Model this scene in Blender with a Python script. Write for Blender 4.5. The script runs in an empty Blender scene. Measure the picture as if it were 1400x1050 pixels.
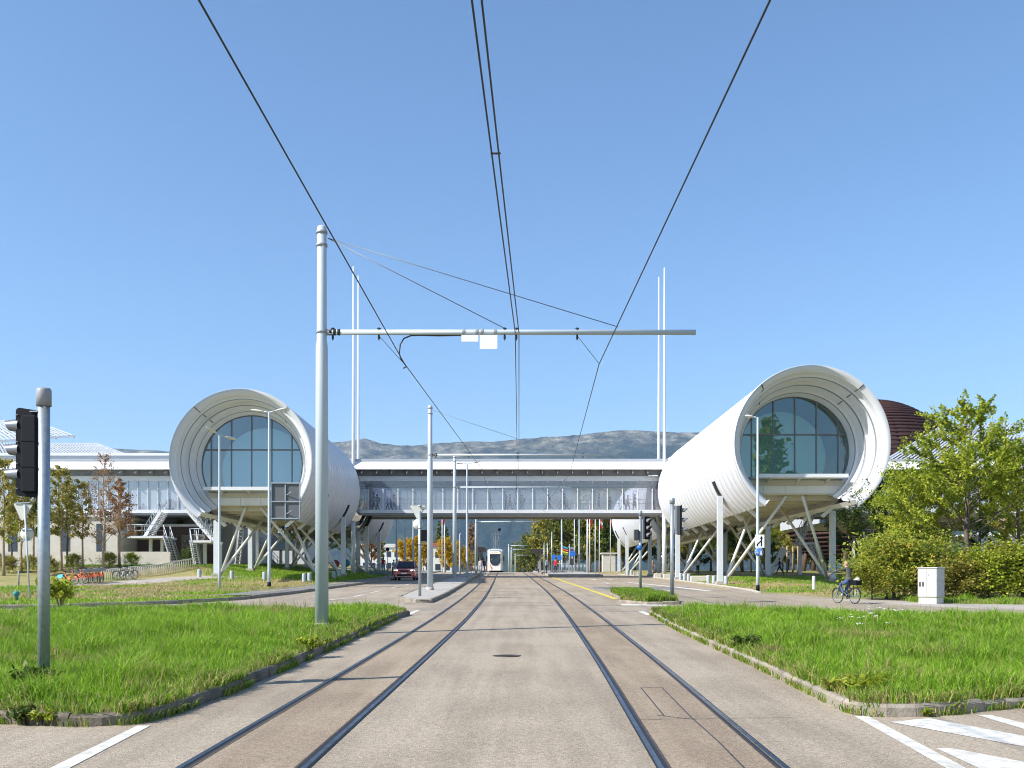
import bpy, math, random
import numpy as np
from mathutils import Vector, Matrix
rad = math.radians; PI = math.pi
sc = bpy.context.scene
col = sc.collection
F = 1400.0; HZ = 800.0; EYE = 1.75

# ------------------------------------------------------------------ survey helpers (photo measurements -> metres)
def wx(px, d): return (px - 700.0) * d / F
def wz(py, d): return EYE + (HZ - py) * d / F
def gd(py): return 2450.0 / (py - 766.0)
def gp(px, py):
    d = gd(py); return (wx(px, d), d)
def sm(a, b, t):
    t = min(1.0, max(0.0, (t - a) / (b - a))); return t * t * (3 - 2 * t)
def prof(y):
    if y < -60: return -0.0243 * 60
    if y <= 145: return 0.0243 * y
    if y <= 175:
        t = y - 145; return 0.0243 * 145 + 0.0243 * t - 0.0243 * t * t / 60
    return 0.0243 * 160
def gz(x, y):
    z = prof(y)
    if y > 60:
        fade = 1 - sm(300, 700, y)
        z += (0.5 * sm(12.5, 16, -x) * sm(70, 80, y) + 0.75 * sm(20, 27, -x) * sm(79, 87, y)) * fade
        z += (0.25 * sm(15, 18, x) * sm(66, 74, y)) * fade
    return z

# ------------------------------------------------------------------ mesh builder
def frame(d):
    d = Vector(d).normalized()
    up = Vector((0, 0, 1)) if abs(d.z) < 0.95 else Vector((0, 1, 0))
    s = d.cross(up).normalized(); u = s.cross(d).normalized()
    return s, u
class MB:
    def __init__(self): self.v = []; self.f = []; self.smooth = set()
    def add(self, vs, fs, smooth=False):
        o = len(self.v); self.v += [tuple(p) for p in vs]
        for f in fs:
            if smooth: self.smooth.add(len(self.f))
            self.f.append(tuple(i + o for i in f))
        return self
    def box(self, c, s, rz=0.0, bev=0.0):
        hx, hy, hz = s[0] / 2, s[1] / 2, s[2] / 2
        ca, sa = math.cos(rz), math.sin(rz)
        if bev <= 0:
            P = [(x, y, z) for z in (-hz, hz) for x, y in ((-hx, -hy), (hx, -hy), (hx, hy), (-hx, hy))]
            fs = [(3, 2, 1, 0), (4, 5, 6, 7), (0, 1, 5, 4), (1, 2, 6, 5), (2, 3, 7, 6), (3, 0, 4, 7)]
        else:
            b = min(bev, hx * .9, hy * .9, hz * .9); P = []; 
            def ring(x, y, z, k):
                return [(-x + k, -y, z), (x - k, -y, z), (x, -y + k, z), (x, y - k, z), (x - k, y, z), (-x + k, y, z), (-x, y - k, z), (-x, -y + k, z)]
            P = ring(hx - b, hy - b, -hz, b * .4) + ring(hx, hy, -hz + b, b) + ring(hx, hy, hz - b, b) + ring(hx - b, hy - b, hz, b * .4)
            fs = [tuple(range(7, -1, -1)), tuple(range(24, 32))]
            for r in range(3):
                for i in range(8):
                    j = (i + 1) % 8; fs.append((r * 8 + i, r * 8 + j, r * 8 + 8 + j, r * 8 + 8 + i))
        return self.add([(c[0] + x * ca - y * sa, c[1] + x * sa + y * ca, c[2] + z) for x, y, z in P], fs)
    def beam(self, a, b, w, h):
        a = Vector(a); b = Vector(b); s, u = frame(b - a)
        P = [p + s * (i * w / 2) + u * (j * h / 2) for p in (a, b) for i, j in ((-1, -1), (1, -1), (1, 1), (-1, 1))]
        return self.add(P, [(0, 1, 2, 3), (7, 6, 5, 4), (1, 0, 4, 5), (2, 1, 5, 6), (3, 2, 6, 7), (0, 3, 7, 4)])
    def tube(self, pts, r, n=10, cap=True, smooth=True):
        pts = [Vector(p) for p in pts]
        rs = r if isinstance(r, (list, tuple)) else [r] * len(pts)
        V = []; S = None
        for i, p in enumerate(pts):
            t = (pts[min(i + 1, len(pts) - 1)] - pts[max(i - 1, 0)])
            t = t.normalized() if t.length > 1e-9 else Vector((0, 0, 1))
            if S is None: s, u = frame(t)
            else:
                s = (S - t * S.dot(t))
                s = s.normalized() if s.length > 1e-6 else frame(t)[0]
                u = s.cross(t).normalized()
            S = s
            for k in range(n):
                a = 2 * PI * k / n
                V.append(p + s * (math.cos(a) * rs[i]) + u * (math.sin(a) * rs[i]))
        fs = []
        for i in range(len(pts) - 1):
            for k in range(n):
                j = (k + 1) % n; fs.append((i * n + k, i * n + j, i * n + n + j, i * n + n + k))
        self.add(V, fs, smooth)
        if cap:
            o = len(self.v) - len(V)
            self.f.append(tuple(o + k for k in range(n - 1, -1, -1)))
            self.f.append(tuple(o + (len(pts) - 1) * n + k for k in range(n)))
        return self
    def cyl(self, x, y, z0, z1, r0, r1=None, n=14, cap=True):
        return self.tube([(x, y, z0), (x, y, z1)], [r0, r1 if r1 is not None else r0], n, cap)
    def lathe(self, c, prof_, n=18, axis='Z', a0=0, a1=2 * PI, smooth=True):
        full = abs(a1 - a0 - 2 * PI) < 1e-6
        m = n if full else n + 1; V = []
        for r, z in prof_:
            for k in range(m):
                a = a0 + (a1 - a0) * k / n
                x, y = r * math.cos(a), r * math.sin(a)
                if axis == 'Z': V.append((c[0] + x, c[1] + y, c[2] + z))
                elif axis == 'Y': V.append((c[0] + x, c[1] + z, c[2] + y))
                else: V.append((c[0] + z, c[1] + x, c[2] + y))
        fs = []
        for i in range(len(prof_) - 1):
            for k in range(n):
                j = (k + 1) % m; fs.append((i * m + k, i * m + j, i * m + m + j, i * m + m + k))
        return self.add(V, fs, smooth)
    def prism(self, poly, o, ux, uy, un, t):
        """flat outline poly (2D) placed at o with axes ux, uy, extruded by t along un"""
        o = Vector(o); ux = Vector(ux); uy = Vector(uy); un = Vector(un)
        n = len(poly)
        V = [o + ux * a + uy * b + un * k for k in (0, t) for a, b in poly]
        fs = [tuple(range(n - 1, -1, -1)), tuple(range(n, 2 * n))]
        fs += [(i, (i + 1) % n, n + (i + 1) % n, n + i) for i in range(n)]
        return self.add(V, fs)
    def quad(self, a, b, c, d): return self.add([a, b, c, d], [(0, 1, 2, 3)])
    def mesh(self, name, off=(0, 0, 0)):
        me = bpy.data.meshes.new(name)
        me.from_pydata([(p[0] - off[0], p[1] - off[1], p[2] - off[2]) for p in self.v], [], self.f)
        if self.smooth:
            fl = np.zeros(len(self.f), dtype=bool); fl[list(self.smooth)] = True
            me.polygons.foreach_set('use_smooth', fl)
        me.update(); return me

def fix_normals(me):
    import bmesh
    b = bmesh.new(); b.from_mesh(me); bmesh.ops.recalc_face_normals(b, faces=b.faces); b.to_mesh(me); b.free()

def props(o, label=None, cat=None, group=None, kind=None):
    if label: o['label'] = label
    if cat: o['category'] = cat
    if group: o['group'] = group
    if kind: o['kind'] = kind
    return o
def thing(name, label, cat, loc=(0, 0, 0), rz=0.0, group=None):
    o = bpy.data.objects.new(name, None); col.objects.link(o)
    o.empty_display_size = 0.2
    o.location = loc; o.rotation_euler = (0, 0, rz)
    return props(o, label, cat, group)
def part(name, mb, mat, parent=None, world=True, recalc=True):
    """links one mesh object; with world=True coordinates are world metres and the parent's base point is subtracted"""
    root = parent; off = Vector((0, 0, 0))
    if world:
        while root is not None: off = off + Vector(root.location); root = root.parent
    me = mb.mesh(name, off) if isinstance(mb, MB) else mb
    if recalc and isinstance(mb, MB): fix_normals(me)
    if mat is not None and not me.materials: me.materials.append(mat)
    o = bpy.data.objects.new(name, me); col.objects.link(o)
    if parent is not None: o.parent = parent
    return o
def solo(name, mb, mat, label, cat, loc=(0, 0, 0), group=None):
    me = mb.mesh(name, loc); fix_normals(me); me.materials.append(mat)
    o = bpy.data.objects.new(name, me); col.objects.link(o); o.location = loc
    return props(o, label, cat, group)
def struct(name, mb, mat, kind='structure', recalc=False):
    me = mb.mesh(name)
    if recalc: fix_normals(me)
    me.materials.append(mat)
    o = bpy.data.objects.new(name, me); col.objects.link(o); o['kind'] = kind
    return o
def dup(root, loc, rz=None, label=None, group=None, scale=None):
    def cp(o, par):
        c = o.copy(); col.objects.link(c); c.parent = par
        for ch in list(o.children): cp(ch, c)
        return c
    r = cp(root, None); r.location = loc
    if rz is not None: r.rotation_euler = (0, 0, rz)
    if scale is not None: r.scale = scale if isinstance(scale, (tuple, list)) else (scale,) * 3
    if label: r['label'] = label
    if group: r['group'] = group
    return r

# ------------------------------------------------------------------ materials
def nt(name):
    m = bpy.data.materials.new(name); m.use_nodes = True
    t = m.node_tree; b = t.nodes['Principled BSDF']
    return m, t, b
def N(t, typ, **kw):
    n = t.nodes.new(typ)
    for k, v in kw.items():
        if k in n.inputs: n.inputs[k].default_value = v
        else: setattr(n, k, v)
    return n
def pbr(name, c, rough=0.5, metal=0.0, var=0.0, scale=3.0, bump=0.0, bscale=40.0, spec=None, c2=None, coat=0.0, pos=False):
    m, t, b = nt(name)
    b.inputs['Roughness'].default_value = rough; b.inputs['Metallic'].default_value = metal
    if spec is not None: b.inputs['Specular IOR Level'].default_value = spec
    if coat: b.inputs['Coat Weight'].default_value = coat
    b.inputs['Base Color'].default_value = (*c, 1)
    if var > 0 or c2 is not None or bump > 0:
        if pos: co = N(t, 'ShaderNodeNewGeometry').outputs['Position']
        else: co = N(t, 'ShaderNodeTexCoord').outputs['Object']
    if var > 0 or c2 is not None:
        n = N(t, 'ShaderNodeTexNoise', Scale=scale, Detail=6.0, Roughness=0.65)
        t.links.new(co, n.inputs['Vector'])
        r = N(t, 'ShaderNodeValToRGB')
        ca = c; cb = c2 if c2 is not None else tuple(x * (1 - var) for x in c)
        r.color_ramp.elements[0].position = 0.35; r.color_ramp.elements[1].position = 0.68
        r.color_ramp.elements[0].color = (*cb, 1); r.color_ramp.elements[1].color = (*ca, 1)
        t.links.new(n.outputs['Fac'], r.inputs['Fac']); t.links.new(r.outputs['Color'], b.inputs['Base Color'])
        mr = N(t, 'ShaderNodeMapRange'); mr.inputs['To Min'].default_value = min(1, rough + .1); mr.inputs['To Max'].default_value = max(0.02, rough - .06)
        t.links.new(n.outputs['Fac'], mr.inputs['Value']); t.links.new(mr.outputs['Result'], b.inputs['Roughness'])
    if bump > 0:
        n2 = N(t, 'ShaderNodeTexNoise', Scale=bscale, Detail=5.0)
        t.links.new(co, n2.inputs['Vector'])
        bp = N(t, 'ShaderNodeBump', Strength=bump, Distance=0.02)
        t.links.new(n2.outputs['Fac'], bp.inputs['Height']); t.links.new(bp.outputs['Normal'], b.inputs['Normal'])
    return m
def leafmat(name, c1, c2, c3, trans=0.35):
    """leaf colour picked per leaf by a random vertex value"""
    m, t, b = nt(name)
    at = N(t, 'ShaderNodeAttribute', attribute_name='pick')
    r = N(t, 'ShaderNodeValToRGB'); e = r.color_ramp.elements
    e[0].color = (*c1, 1); e[0].position = 0.12; e[1].color = (*c3, 1); e[1].position = 0.9
    k = e.new(0.52); k.color = (*c2, 1)
    t.links.new(at.outputs['Fac'], r.inputs['Fac'])
    t.links.new(r.outputs['Color'], b.inputs['Base Color'])
    b.inputs['Roughness'].default_value = 0.55; b.inputs['Specular IOR Level'].default_value = 0.25
    tr = N(t, 'ShaderNodeBsdfTranslucent'); t.links.new(r.outputs['Color'], tr.inputs['Color'])
    mx = N(t, 'ShaderNodeMixShader', Fac=trans)
    t.links.new(b.outputs[0], mx.inputs[1]); t.links.new(tr.outputs[0], mx.inputs[2])
    t.links.new(mx.outputs[0], t.nodes['Material Output'].inputs['Surface'])
    return m
def glassmat(name, tint, refl=0.12, rough=0.0, gl=(1, 1, 1), wavy=0.0, frit_veil=None):
    m, t, b = nt(name); t.nodes.remove(b)
    tr = N(t, 'ShaderNodeBsdfTransparent'); tr.inputs['Color'].default_value = (*tint, 1)
    g = N(t, 'ShaderNodeBsdfGlossy', Roughness=rough); g.inputs['Color'].default_value = (*gl, 1)
    if wavy > 0:
        co = N(t, 'ShaderNodeTexCoord').outputs['Object']
        n = N(t, 'ShaderNodeTexNoise', Scale=0.7, Detail=2.0); t.links.new(co, n.inputs['Vector'])
        bp = N(t, 'ShaderNodeBump', Strength=wavy, Distance=0.05); t.links.new(n.outputs['Fac'], bp.inputs['Height'])
        t.links.new(bp.outputs['Normal'], g.inputs['Normal'])
    lw = N(t, 'ShaderNodeFresnel', IOR=1.5)
    ad = N(t, 'ShaderNodeMath', operation='ADD', use_clamp=True); ad.inputs[1].default_value = refl
    t.links.new(lw.outputs[0], ad.inputs[0])
    mx = N(t, 'ShaderNodeMixShader'); t.links.new(ad.outputs[0], mx.inputs[0])
    if frit_veil:
        df = N(t, 'ShaderNodeBsdfDiffuse'); df.inputs['Color'].default_value = (*frit_veil[1], 1)
        m2 = N(t, 'ShaderNodeMixShader', Fac=frit_veil[0]); t.links.new(tr.outputs[0], m2.inputs[1]); t.links.new(df.outputs[0], m2.inputs[2]); tr = m2
    t.links.new(tr.outputs[0], mx.inputs[1]); t.links.new(g.outputs[0], mx.inputs[2])
    t.links.new(mx.outputs[0], t.nodes['Material Output'].inputs['Surface'])
    return m
def emit(name, c, s):
    m, t, b = nt(name)
    b.inputs['Base Color'].default_value = (*c, 1)
    b.inputs['Emission Color'].default_value = (*c, 1); b.inputs['Emission Strength'].default_value = s
    return m

M = {}
M['white'] = pbr('white_metal', (.70, .705, .71), .35, var=.06, scale=.6)
M['shell'] = pbr('ribbed_white_cladding', (.625, .635, .65), .34, c2=(.58, .59, .60), scale=.35)
M['lining'] = pbr('white_lining_panels', (.69, .70, .71), .5, var=.06, scale=.8)
M['soffit'] = pbr('cream_soffit', (.60, .575, .51), .6, var=.1, scale=.7)
M['col'] = pbr('grey_white_column_paint', (.62, .65, .68), .4, var=.08, scale=1.2)
M['strut'] = pbr('pale_strut_paint', (.72, .72, .70), .45, var=.08, scale=1.5)
M['pole'] = pbr('pale_blue_grey_pole_paint', (.50, .56, .60), .42, var=.08, scale=1.0)
M['galv'] = pbr('galvanised_steel', (.42, .47, .49), .42, .55, c2=(.30, .34, .37), scale=14.0)
M['grey'] = pbr('mid_grey_metal', (.30, .31, .32), .5, var=.12, scale=2)
M['dgrey'] = pbr('dark_grey_plastic', (.045, .048, .052), .5, var=.2, scale=3)
M['black'] = pbr('black_plastic', (.005, .006, .008), .6, spec=.2)
M['rubber'] = pbr('black_rubber', (.018, .018, .018), .75)
M['wire'] = pbr('dark_copper_wire', (.02, .02, .024), .5)
M['steelwire'] = pbr('grey_steel_wire', (.16, .17, .18), .45, .6)
M['slot'] = pbr('dark_slot', (.02, .02, .022), .8)
M['signback'] = pbr('weathered_aluminium_sign_back', (.62, .62, .54), .45, .0, var=.12, scale=4)
M['signwhite'] = pbr('white_sign_face', (.82, .82, .80), .4)
M['signblue'] = pbr('blue_sign_face', (.02, .16, .60), .4)
M['paint'] = pbr('white_road_paint', (.76, .74, .69), .7, c2=(.46, .43, .37), scale=7, pos=True)
M['ypaint'] = pbr('yellow_road_paint', (.78, .62, .03), .6, c2=(.5, .40, .08), scale=5, pos=True)
M['lpaint'] = pbr('worn_white_road_paint', (.42, .41, .38), .7, c2=(.26, .25, .23), scale=6, pos=True)
M['conc'] = pbr('pale_concrete', (.47, .43, .37), .8, c2=(.34, .31, .27), scale=3, bump=.3, bscale=60, pos=True)
M['wall'] = pbr('cream_concrete_wall', (.60, .56, .49), .75, var=.12, scale=1.2, bump=.1, bscale=20)
M['wgrey'] = pbr('light_grey_facade', (.50, .52, .55), .6, var=.1, scale=.5)
M['wood'] = pbr('dark_brown_timber', (.10, .06, .04), .7, var=.3, scale=3)
M['bark'] = pbr('grey_brown_bark', (.16, .125, .095), .85, c2=(.08, .062, .05), scale=9, bump=.6, bscale=25)
M['barkpale'] = pbr('pale_tan_bark', (.42, .32, .22), .85, c2=(.24, .18, .13), scale=9, bump=.5, bscale=25)
M['glass_b'] = glassmat('veiled_bridge_glass', (.92, .93, .97), .06, frit_veil=(.13, (.88, .87, 1.0)))  # diffuse lavender veil mixed in for reflections of bright ground and sky
M['glass_r'] = glassmat('hazy_rear_bridge_glass', (.92, .94, .98), .05, frit_veil=(.55, (.93, .94, 1.0)))
M['glass_t'] = glassmat('blue_window_glass', (.64, .80, .88), .15, gl=(.85, .95, 1.0), wavy=.14)
M['glass_g'] = glassmat('green_tinted_window_glass', (.48, .66, .63), .13, gl=(.80, .95, .98), wavy=.14)
M['glass_d'] = glassmat('dark_glass', (.16, .20, .23), .14)
M['glass_f'] = glassmat('hazy_facade_glass', (.80, .84, .90), .12, rough=.02, frit_veil=(.45, (.66, .72, .84)))
M['skin'] = pbr('skin', (.55, .33, .23), .55)
HAZE, SKY, SUN, EXPO = 5.2e-5, .124, 5.0, 0.74
# ------------------------------------------------------------------ people (built first: the skin surface is evaluated on an almost empty scene)
CLOTH = {}
def cloth(c):
    k = tuple(round(x, 3) for x in c)
    if k not in CLOTH: CLOTH[k] = pbr('cloth', c, .8, var=.15, scale=6)
    return CLOTH[k]
def skin_mesh(name, J, E, REG, slots, root):
    names = list(J); idx = {n: i for i, n in enumerate(names)}
    me = bpy.data.meshes.new(name)
    me.from_pydata([J[n][0] for n in names], [(idx[a], idx[b]) for a, b in E], [])
    o = bpy.data.objects.new(name, me); col.objects.link(o)
    o.modifiers.new('s', 'SKIN')
    if not me.skin_vertices: me.skin_vertices.new()
    for i, n in enumerate(names):
        r = J[n][1]; sv = me.skin_vertices[0].data[i]
        sv.radius = r if isinstance(r, tuple) else (r, r)
        sv.use_root = (n == root)
    o.modifiers.new('u', 'SUBSURF').levels = 1
    dg = bpy.context.evaluated_depsgraph_get(); dg.update()
    out = bpy.data.meshes.new_from_object(o.evaluated_get(dg))
    bpy.data.objects.remove(o); bpy.data.meshes.remove(me)
    out.name = name; out.materials.clear()
    for s in slots: out.materials.append(s)
    pts = np.array([J[n][0] for n in names]); reg = [REG[n] for n in names]
    segs = [(idx[a], idx[b]) for a, b in E]
    for p in out.polygons:
        c = np.array(p.center); best = 1e9; g = 0
        for a, b in segs:
            ab = pts[b] - pts[a]; t = np.clip(np.dot(c - pts[a], ab) / max(1e-9, ab @ ab), 0, 1)
            dd = np.sum((c - pts[a] - ab * t) ** 2)
            if dd < best: best = dd; g = reg[b] if t > .35 else reg[a]
        p.material_index = g; p.use_smooth = True
    return out
EDGES = [('pelvis', 'waist'), ('waist', 'chest'), ('chest', 'neckb'), ('neckb', 'chin'), ('chin', 'face'), ('face', 'crown')]
for s in 'LR':
    EDGES += [('neckb', 'sh' + s), ('sh' + s, 'el' + s), ('el' + s, 'wr' + s), ('wr' + s, 'ha' + s),
              ('pelvis', 'hi' + s), ('hi' + s, 'kn' + s), ('kn' + s, 'an' + s), ('an' + s, 'to' + s)]
REG = {'pelvis': 1, 'waist': 0, 'chest': 0, 'neckb': 0, 'chin': 2, 'face': 2, 'crown': 2}
for s in 'LR':
    REG.update({'sh' + s: 0, 'el' + s: 0, 'wr' + s: 0, 'ha' + s: 2, 'hi' + s: 1, 'kn' + s: 1, 'an' + s: 1, 'to' + s: 3})
def stand_joints(h, walk=0.0, swing=None, arms=None):
    """standing or walking figure facing +Y"""
    w = walk; a = w if swing is None else swing
    J = {'pelvis': ((0, 0, .53), (.085, .062)), 'waist': ((0, .005, .61), (.078, .055)), 'chest': ((0, .012, .73), (.092, .064)),
         'neckb': ((0, .01, .815), (.05, .042)), 'chin': ((0, .02, .86), .030), 'face': ((0, .03, .90), (.042, .050)), 'crown': ((0, .025, .955), (.046, .054))}
    for s, k in (('L', -1), ('R', 1)):
        p = k * w; q = -k * a
        J['sh' + s] = ((k * .108, .005, .80), .037); J['el' + s] = ((k * .132, q * .09 - .015, .645), .028)
        J['wr' + s] = ((k * .132, q * .19 + .02, .515 + abs(q) * .02), .019); J['ha' + s] = ((k * .13, q * .215 + .03, .465 + abs(q) * .03), .021)
        J['hi' + s] = ((k * .055, p * .015, .50), .056); J['kn' + s] = ((k * .058, p * .10 + .02, .285), .039)
        back = .06 if p < 0 else 0
        J['an' + s] = ((k * .058, p * .20 - abs(p) * .02, .05 + back * abs(p)), .025); J['to' + s] = ((k * .064, p * .20 + .075, .022 + (.01 if p < 0 else .015) * abs(p)), .021)
    if arms: J.update(arms)
    return {k: (tuple(x * h for x in v[0]), tuple(x * h for x in v[1]) if isinstance(v[1], tuple) else v[1] * h) for k, v in J.items()}
def person(label, loc, face, h, top, legs, hair=(.03, .02, .015), walk=0.0, group=None, arms=None, bag=None, skirt=None, longhair=False):
    """face: heading in degrees, 0 = +Y (away from the camera), 90 = -X"""
    r = thing('person', label, 'person', loc, rad(face), group)
    J = stand_joints(h, walk, arms=arms)
    me = skin_mesh('body', J, EDGES, REG, [cloth(top), cloth(legs), M['skin'], M['black']], 'pelvis')
    part('body', me, None, r, world=False)
    hb = MB(); c = Vector(J['crown'][0])
    prof_ = [(.001, .062), (.03, .055), (.05, .03), (.056, 0.0), (.052, -.03)] + ([(.05, -.10), (.03, -.12)] if longhair else [(.03, -.04)])
    hb.lathe((c.x, c.y - .012 * h, c.z - .003 * h), [(a * h, b * h) for a, b in prof_], 10)
    part('hair', hb, cloth(hair), r, world=False)
    if skirt:
        k = MB(); k.lathe((0, 0, 0), [(.085 * h, .60 * h), (.10 * h, .52 * h), (.13 * h, .34 * h), (.125 * h, .335 * h)], 12)
        part('skirt', k, cloth(skirt), r, world=False)
    if bag:
        k = MB(); k.box((0, -.115 * h, .70 * h), (.17 * h, .09 * h, .22 * h), 0, .03 * h)
        part('backpack', k, cloth(bag), r, world=False)
    return r

BR_F = 9.11          # walking level of the footbridge
G_B = 'people walking across the glass footbridge'
def bp(px, label, face, h, top, legs, dy=103.0, **kw):
    return person(label, (wx(px, dy), dy, BR_F + .01), face, h, top, legs, group=G_B, **kw)
bp(511.5, 'person in dark trousers and grey top nearest the left tube', 80, 1.78, (.25, .27, .30), (.02, .03, .07), walk=.9, dy=102.2)
bp(516, 'person in black clothes one step behind at the left tube', 80, 1.80, (.05, .05, .06), (.02, .03, .06), walk=.7, dy=103.2, bag=(.1, .1, .1))
bp(530, 'child in grey jacket left of the black-jacketed child on the bridge', 100, 1.30, (.25, .25, .27), (.05, .05, .06), walk=.8, dy=102.5)
bp(534.5, 'child in black jacket at the edge of the far left tube', 100, 1.38, (.03, .03, .04), (.06, .06, .08), walk=.6, dy=103)
bp(539, 'tall person in pale jacket right of two children', 100, 1.80, (.65, .66, .68), (.45, .46, .48), walk=.7, dy=104)
bp(692, 'person in mauve coat left of the middle mullion', -80, 1.78, (.24, .17, .24), (.14, .11, .18), walk=.5, dy=104)
bp(697, 'person in dark violet clothes just right of a mullion', -80, 1.75, (.13, .10, .16), (.08, .07, .12), walk=.8, dy=103)
bp(714.5, 'person in red-brown top with dark bag by a mullion', 85, 1.74, (.36, .15, .15), (.10, .10, .13), walk=.4, dy=103, bag=(.08, .06, .07))
bp(750, 'person in pale pink top striding with long legs apart', 85, 1.74, (.52, .34, .30), (.36, .32, .34), walk=1.5, dy=103)
bp(771, 'tall person in blue jacket striding to the left', 88, 1.86, (.20, .24, .34), (.08, .10, .15), walk=1.5, dy=103)
bp(775.5, 'small child in purple behind the striding blue-jacketed person', 88, 1.12, (.24, .18, .26), (.10, .10, .14), walk=1.0, dy=102.6)
bp(818.5, 'person all in black beside a thick mullion', -85, 1.78, (.012, .012, .014), (.012, .012, .014), walk=.35, dy=102.2)
bp(834, 'person in brown coat seen faintly left of the far white tube', 180, 1.65, (.26, .16, .14), (.14, .10, .10), walk=.2, dy=104.5)
bp(852.5, 'person in dark red top before the far white tube', -88, 1.78, (.20, .05, .05), (.05, .05, .07), walk=.9, dy=102.2)
bp(858, 'person in grey tunic between two others before the white tube', -88, 1.66, (.28, .29, .32), (.07, .08, .12), walk=.8, dy=102.8)
ext = {'elR': ((.145, .09, .70), .027), 'wrR': ((.14, .20, .62), .019), 'haR': ((.14, .245, .60), .02)}
bp(867.5, 'person in long dark coat stretching one arm to the right', -88, 1.72, (.06, .07, .10), (.05, .05, .08), walk=.5, dy=102.4, skirt=(.06, .07, .10), arms=ext)

G_S = 'people waiting at the tram stop'
def gpn(px, d, label, face, h, top, legs, group=None, **kw):
    x = wx(px, d); return person(label, (x, d, gz(x, d) + kw.pop('dz', .004)), face, h, top, legs, group=group, **kw)
gpn(759.5, 118, 'person in bright red jacket on the right tram platform', 150, 1.75, (.62, .03, .05), (.03, .03, .04), G_S, walk=.5, dz=.24)
gpn(747.5, 120, 'person in pale blue shirt on the right tram platform', 60, 1.72, (.40, .48, .58), (.03, .03, .04), G_S, walk=.1, dz=.24)
gpn(657, 121, 'person in white jacket on the left tram platform', 190, 1.72, (.7, .7, .7), (.3, .3, .3), G_S, walk=.1, dz=.20)
gpn(661.5, 130, 'person in dark brown coat on the left tram platform', 170, 1.75, (.12, .06, .05), (.04, .04, .05), G_S, walk=.1, dz=.20)
G_T = 'people standing about beneath the tubes'
gpn(524.5, 117, 'person in red top beyond the left tube columns', 160, 1.72, (.5, .04, .05), (.3, .3, .34), G_T, walk=.3)
gpn(538.5, 114, 'person in white shirt and black trousers behind the red car', 170, 1.75, (.72, .73, .76), (.015, .015, .02), G_T, walk=.4)
gpn(954, 108, 'person in white top and dark shorts on the lawn beneath the right tube', 175, 1.75, (.6, .62, .68), (.02, .02, .03), G_T, walk=.3)
gpn(1066, 104, 'person in black clothes running on the lawn behind the right tube', 70, 1.70, (.02, .02, .03), (.02, .02, .03), G_T, walk=1.2)
gpn(892, 124, 'bare-shouldered person in tan clothes between the right columns', 200, 1.72, (.55, .33, .22), (.5, .30, .2), G_T, walk=.3)
# ------------------------------------------------------------------ ground, road, islands
def grid_lines(*segs):
    out = []
    for a, b, s in segs:
        n = max(1, int(round((b - a) / s))); out += [a + (b - a) * i / n for i in range(n)]
    return out + [segs[-1][1]]
gx = grid_lines((-14000, -2000, 3000), (-2000, -200, 450), (-200, -60, 14), (-60, -10, 1.25), (-10, 10, 5), (10, 60, 1.25), (60, 200, 14), (200, 2000, 450), (2000, 14000, 3000))
gy = grid_lines((-3000, -200, 700), (-200, -60, 35), (-60, 60, 5), (60, 182, 1.5), (182, 400, 20), (400, 2000, 320), (2000, 13000, 2200))
g = MB()
V = [(x, y, gz(x, y)) for y in gy for x in gx]; nx = len(gx)
g.add(V, [(j * nx + i, j * nx + i + 1, (j + 1) * nx + i + 1, (j + 1) * nx + i) for j in range(len(gy) - 1) for i in range(nx - 1)], True)
# lawn ground: dry straw-coloured turf broken by green patches
m, t, b = nt('dry_lawn_ground')
pos = N(t, 'ShaderNodeNewGeometry').outputs['Position']
n1 = N(t, 'ShaderNodeTexNoise', Scale=.22, Detail=8.0, Roughness=.7); t.links.new(pos, n1.inputs['Vector'])
r1 = N(t, 'ShaderNodeValToRGB'); e = r1.color_ramp.elements
e[0].position = .40; e[0].color = (.40, .31, .13, 1); e[1].position = .62; e[1].color = (.16, .22, .045, 1)
k = e.new(.5); k.color = (.33, .29, .10, 1)
t.links.new(n1.outputs['Fac'], r1.inputs['Fac'])
n2 = N(t, 'ShaderNodeTexNoise', Scale=5.0, Detail=6.0, Roughness=.75); t.links.new(pos, n2.inputs['Vector'])
mx = N(t, 'ShaderNodeMix', data_type='RGBA', blend_type='MULTIPLY'); mx.inputs[0].default_value = .6
r2 = N(t, 'ShaderNodeValToRGB'); r2.color_ramp.elements[0].color = (.45, .45, .45, 1); r2.color_ramp.elements[0].position = .3; r2.color_ramp.elements[1].position = .65
t.links.new(n2.outputs['Fac'], r2.inputs['Fac'])
t.links.new(r1.outputs['Color'], mx.inputs[6]); t.links.new(r2.outputs['Color'], mx.inputs[7])
t.links.new(mx.outputs[2], b.inputs['Base Color']); b.inputs['Roughness'].default_value = .95
bpn = N(t, 'ShaderNodeBump', Strength=.8, Distance=.08); t.links.new(n2.outputs['Fac'], bpn.inputs['Height']); t.links.new(bpn.outputs['Normal'], b.inputs['Normal'])
M['lawn'] = m
struct('ground', g, M['lawn'])

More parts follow.
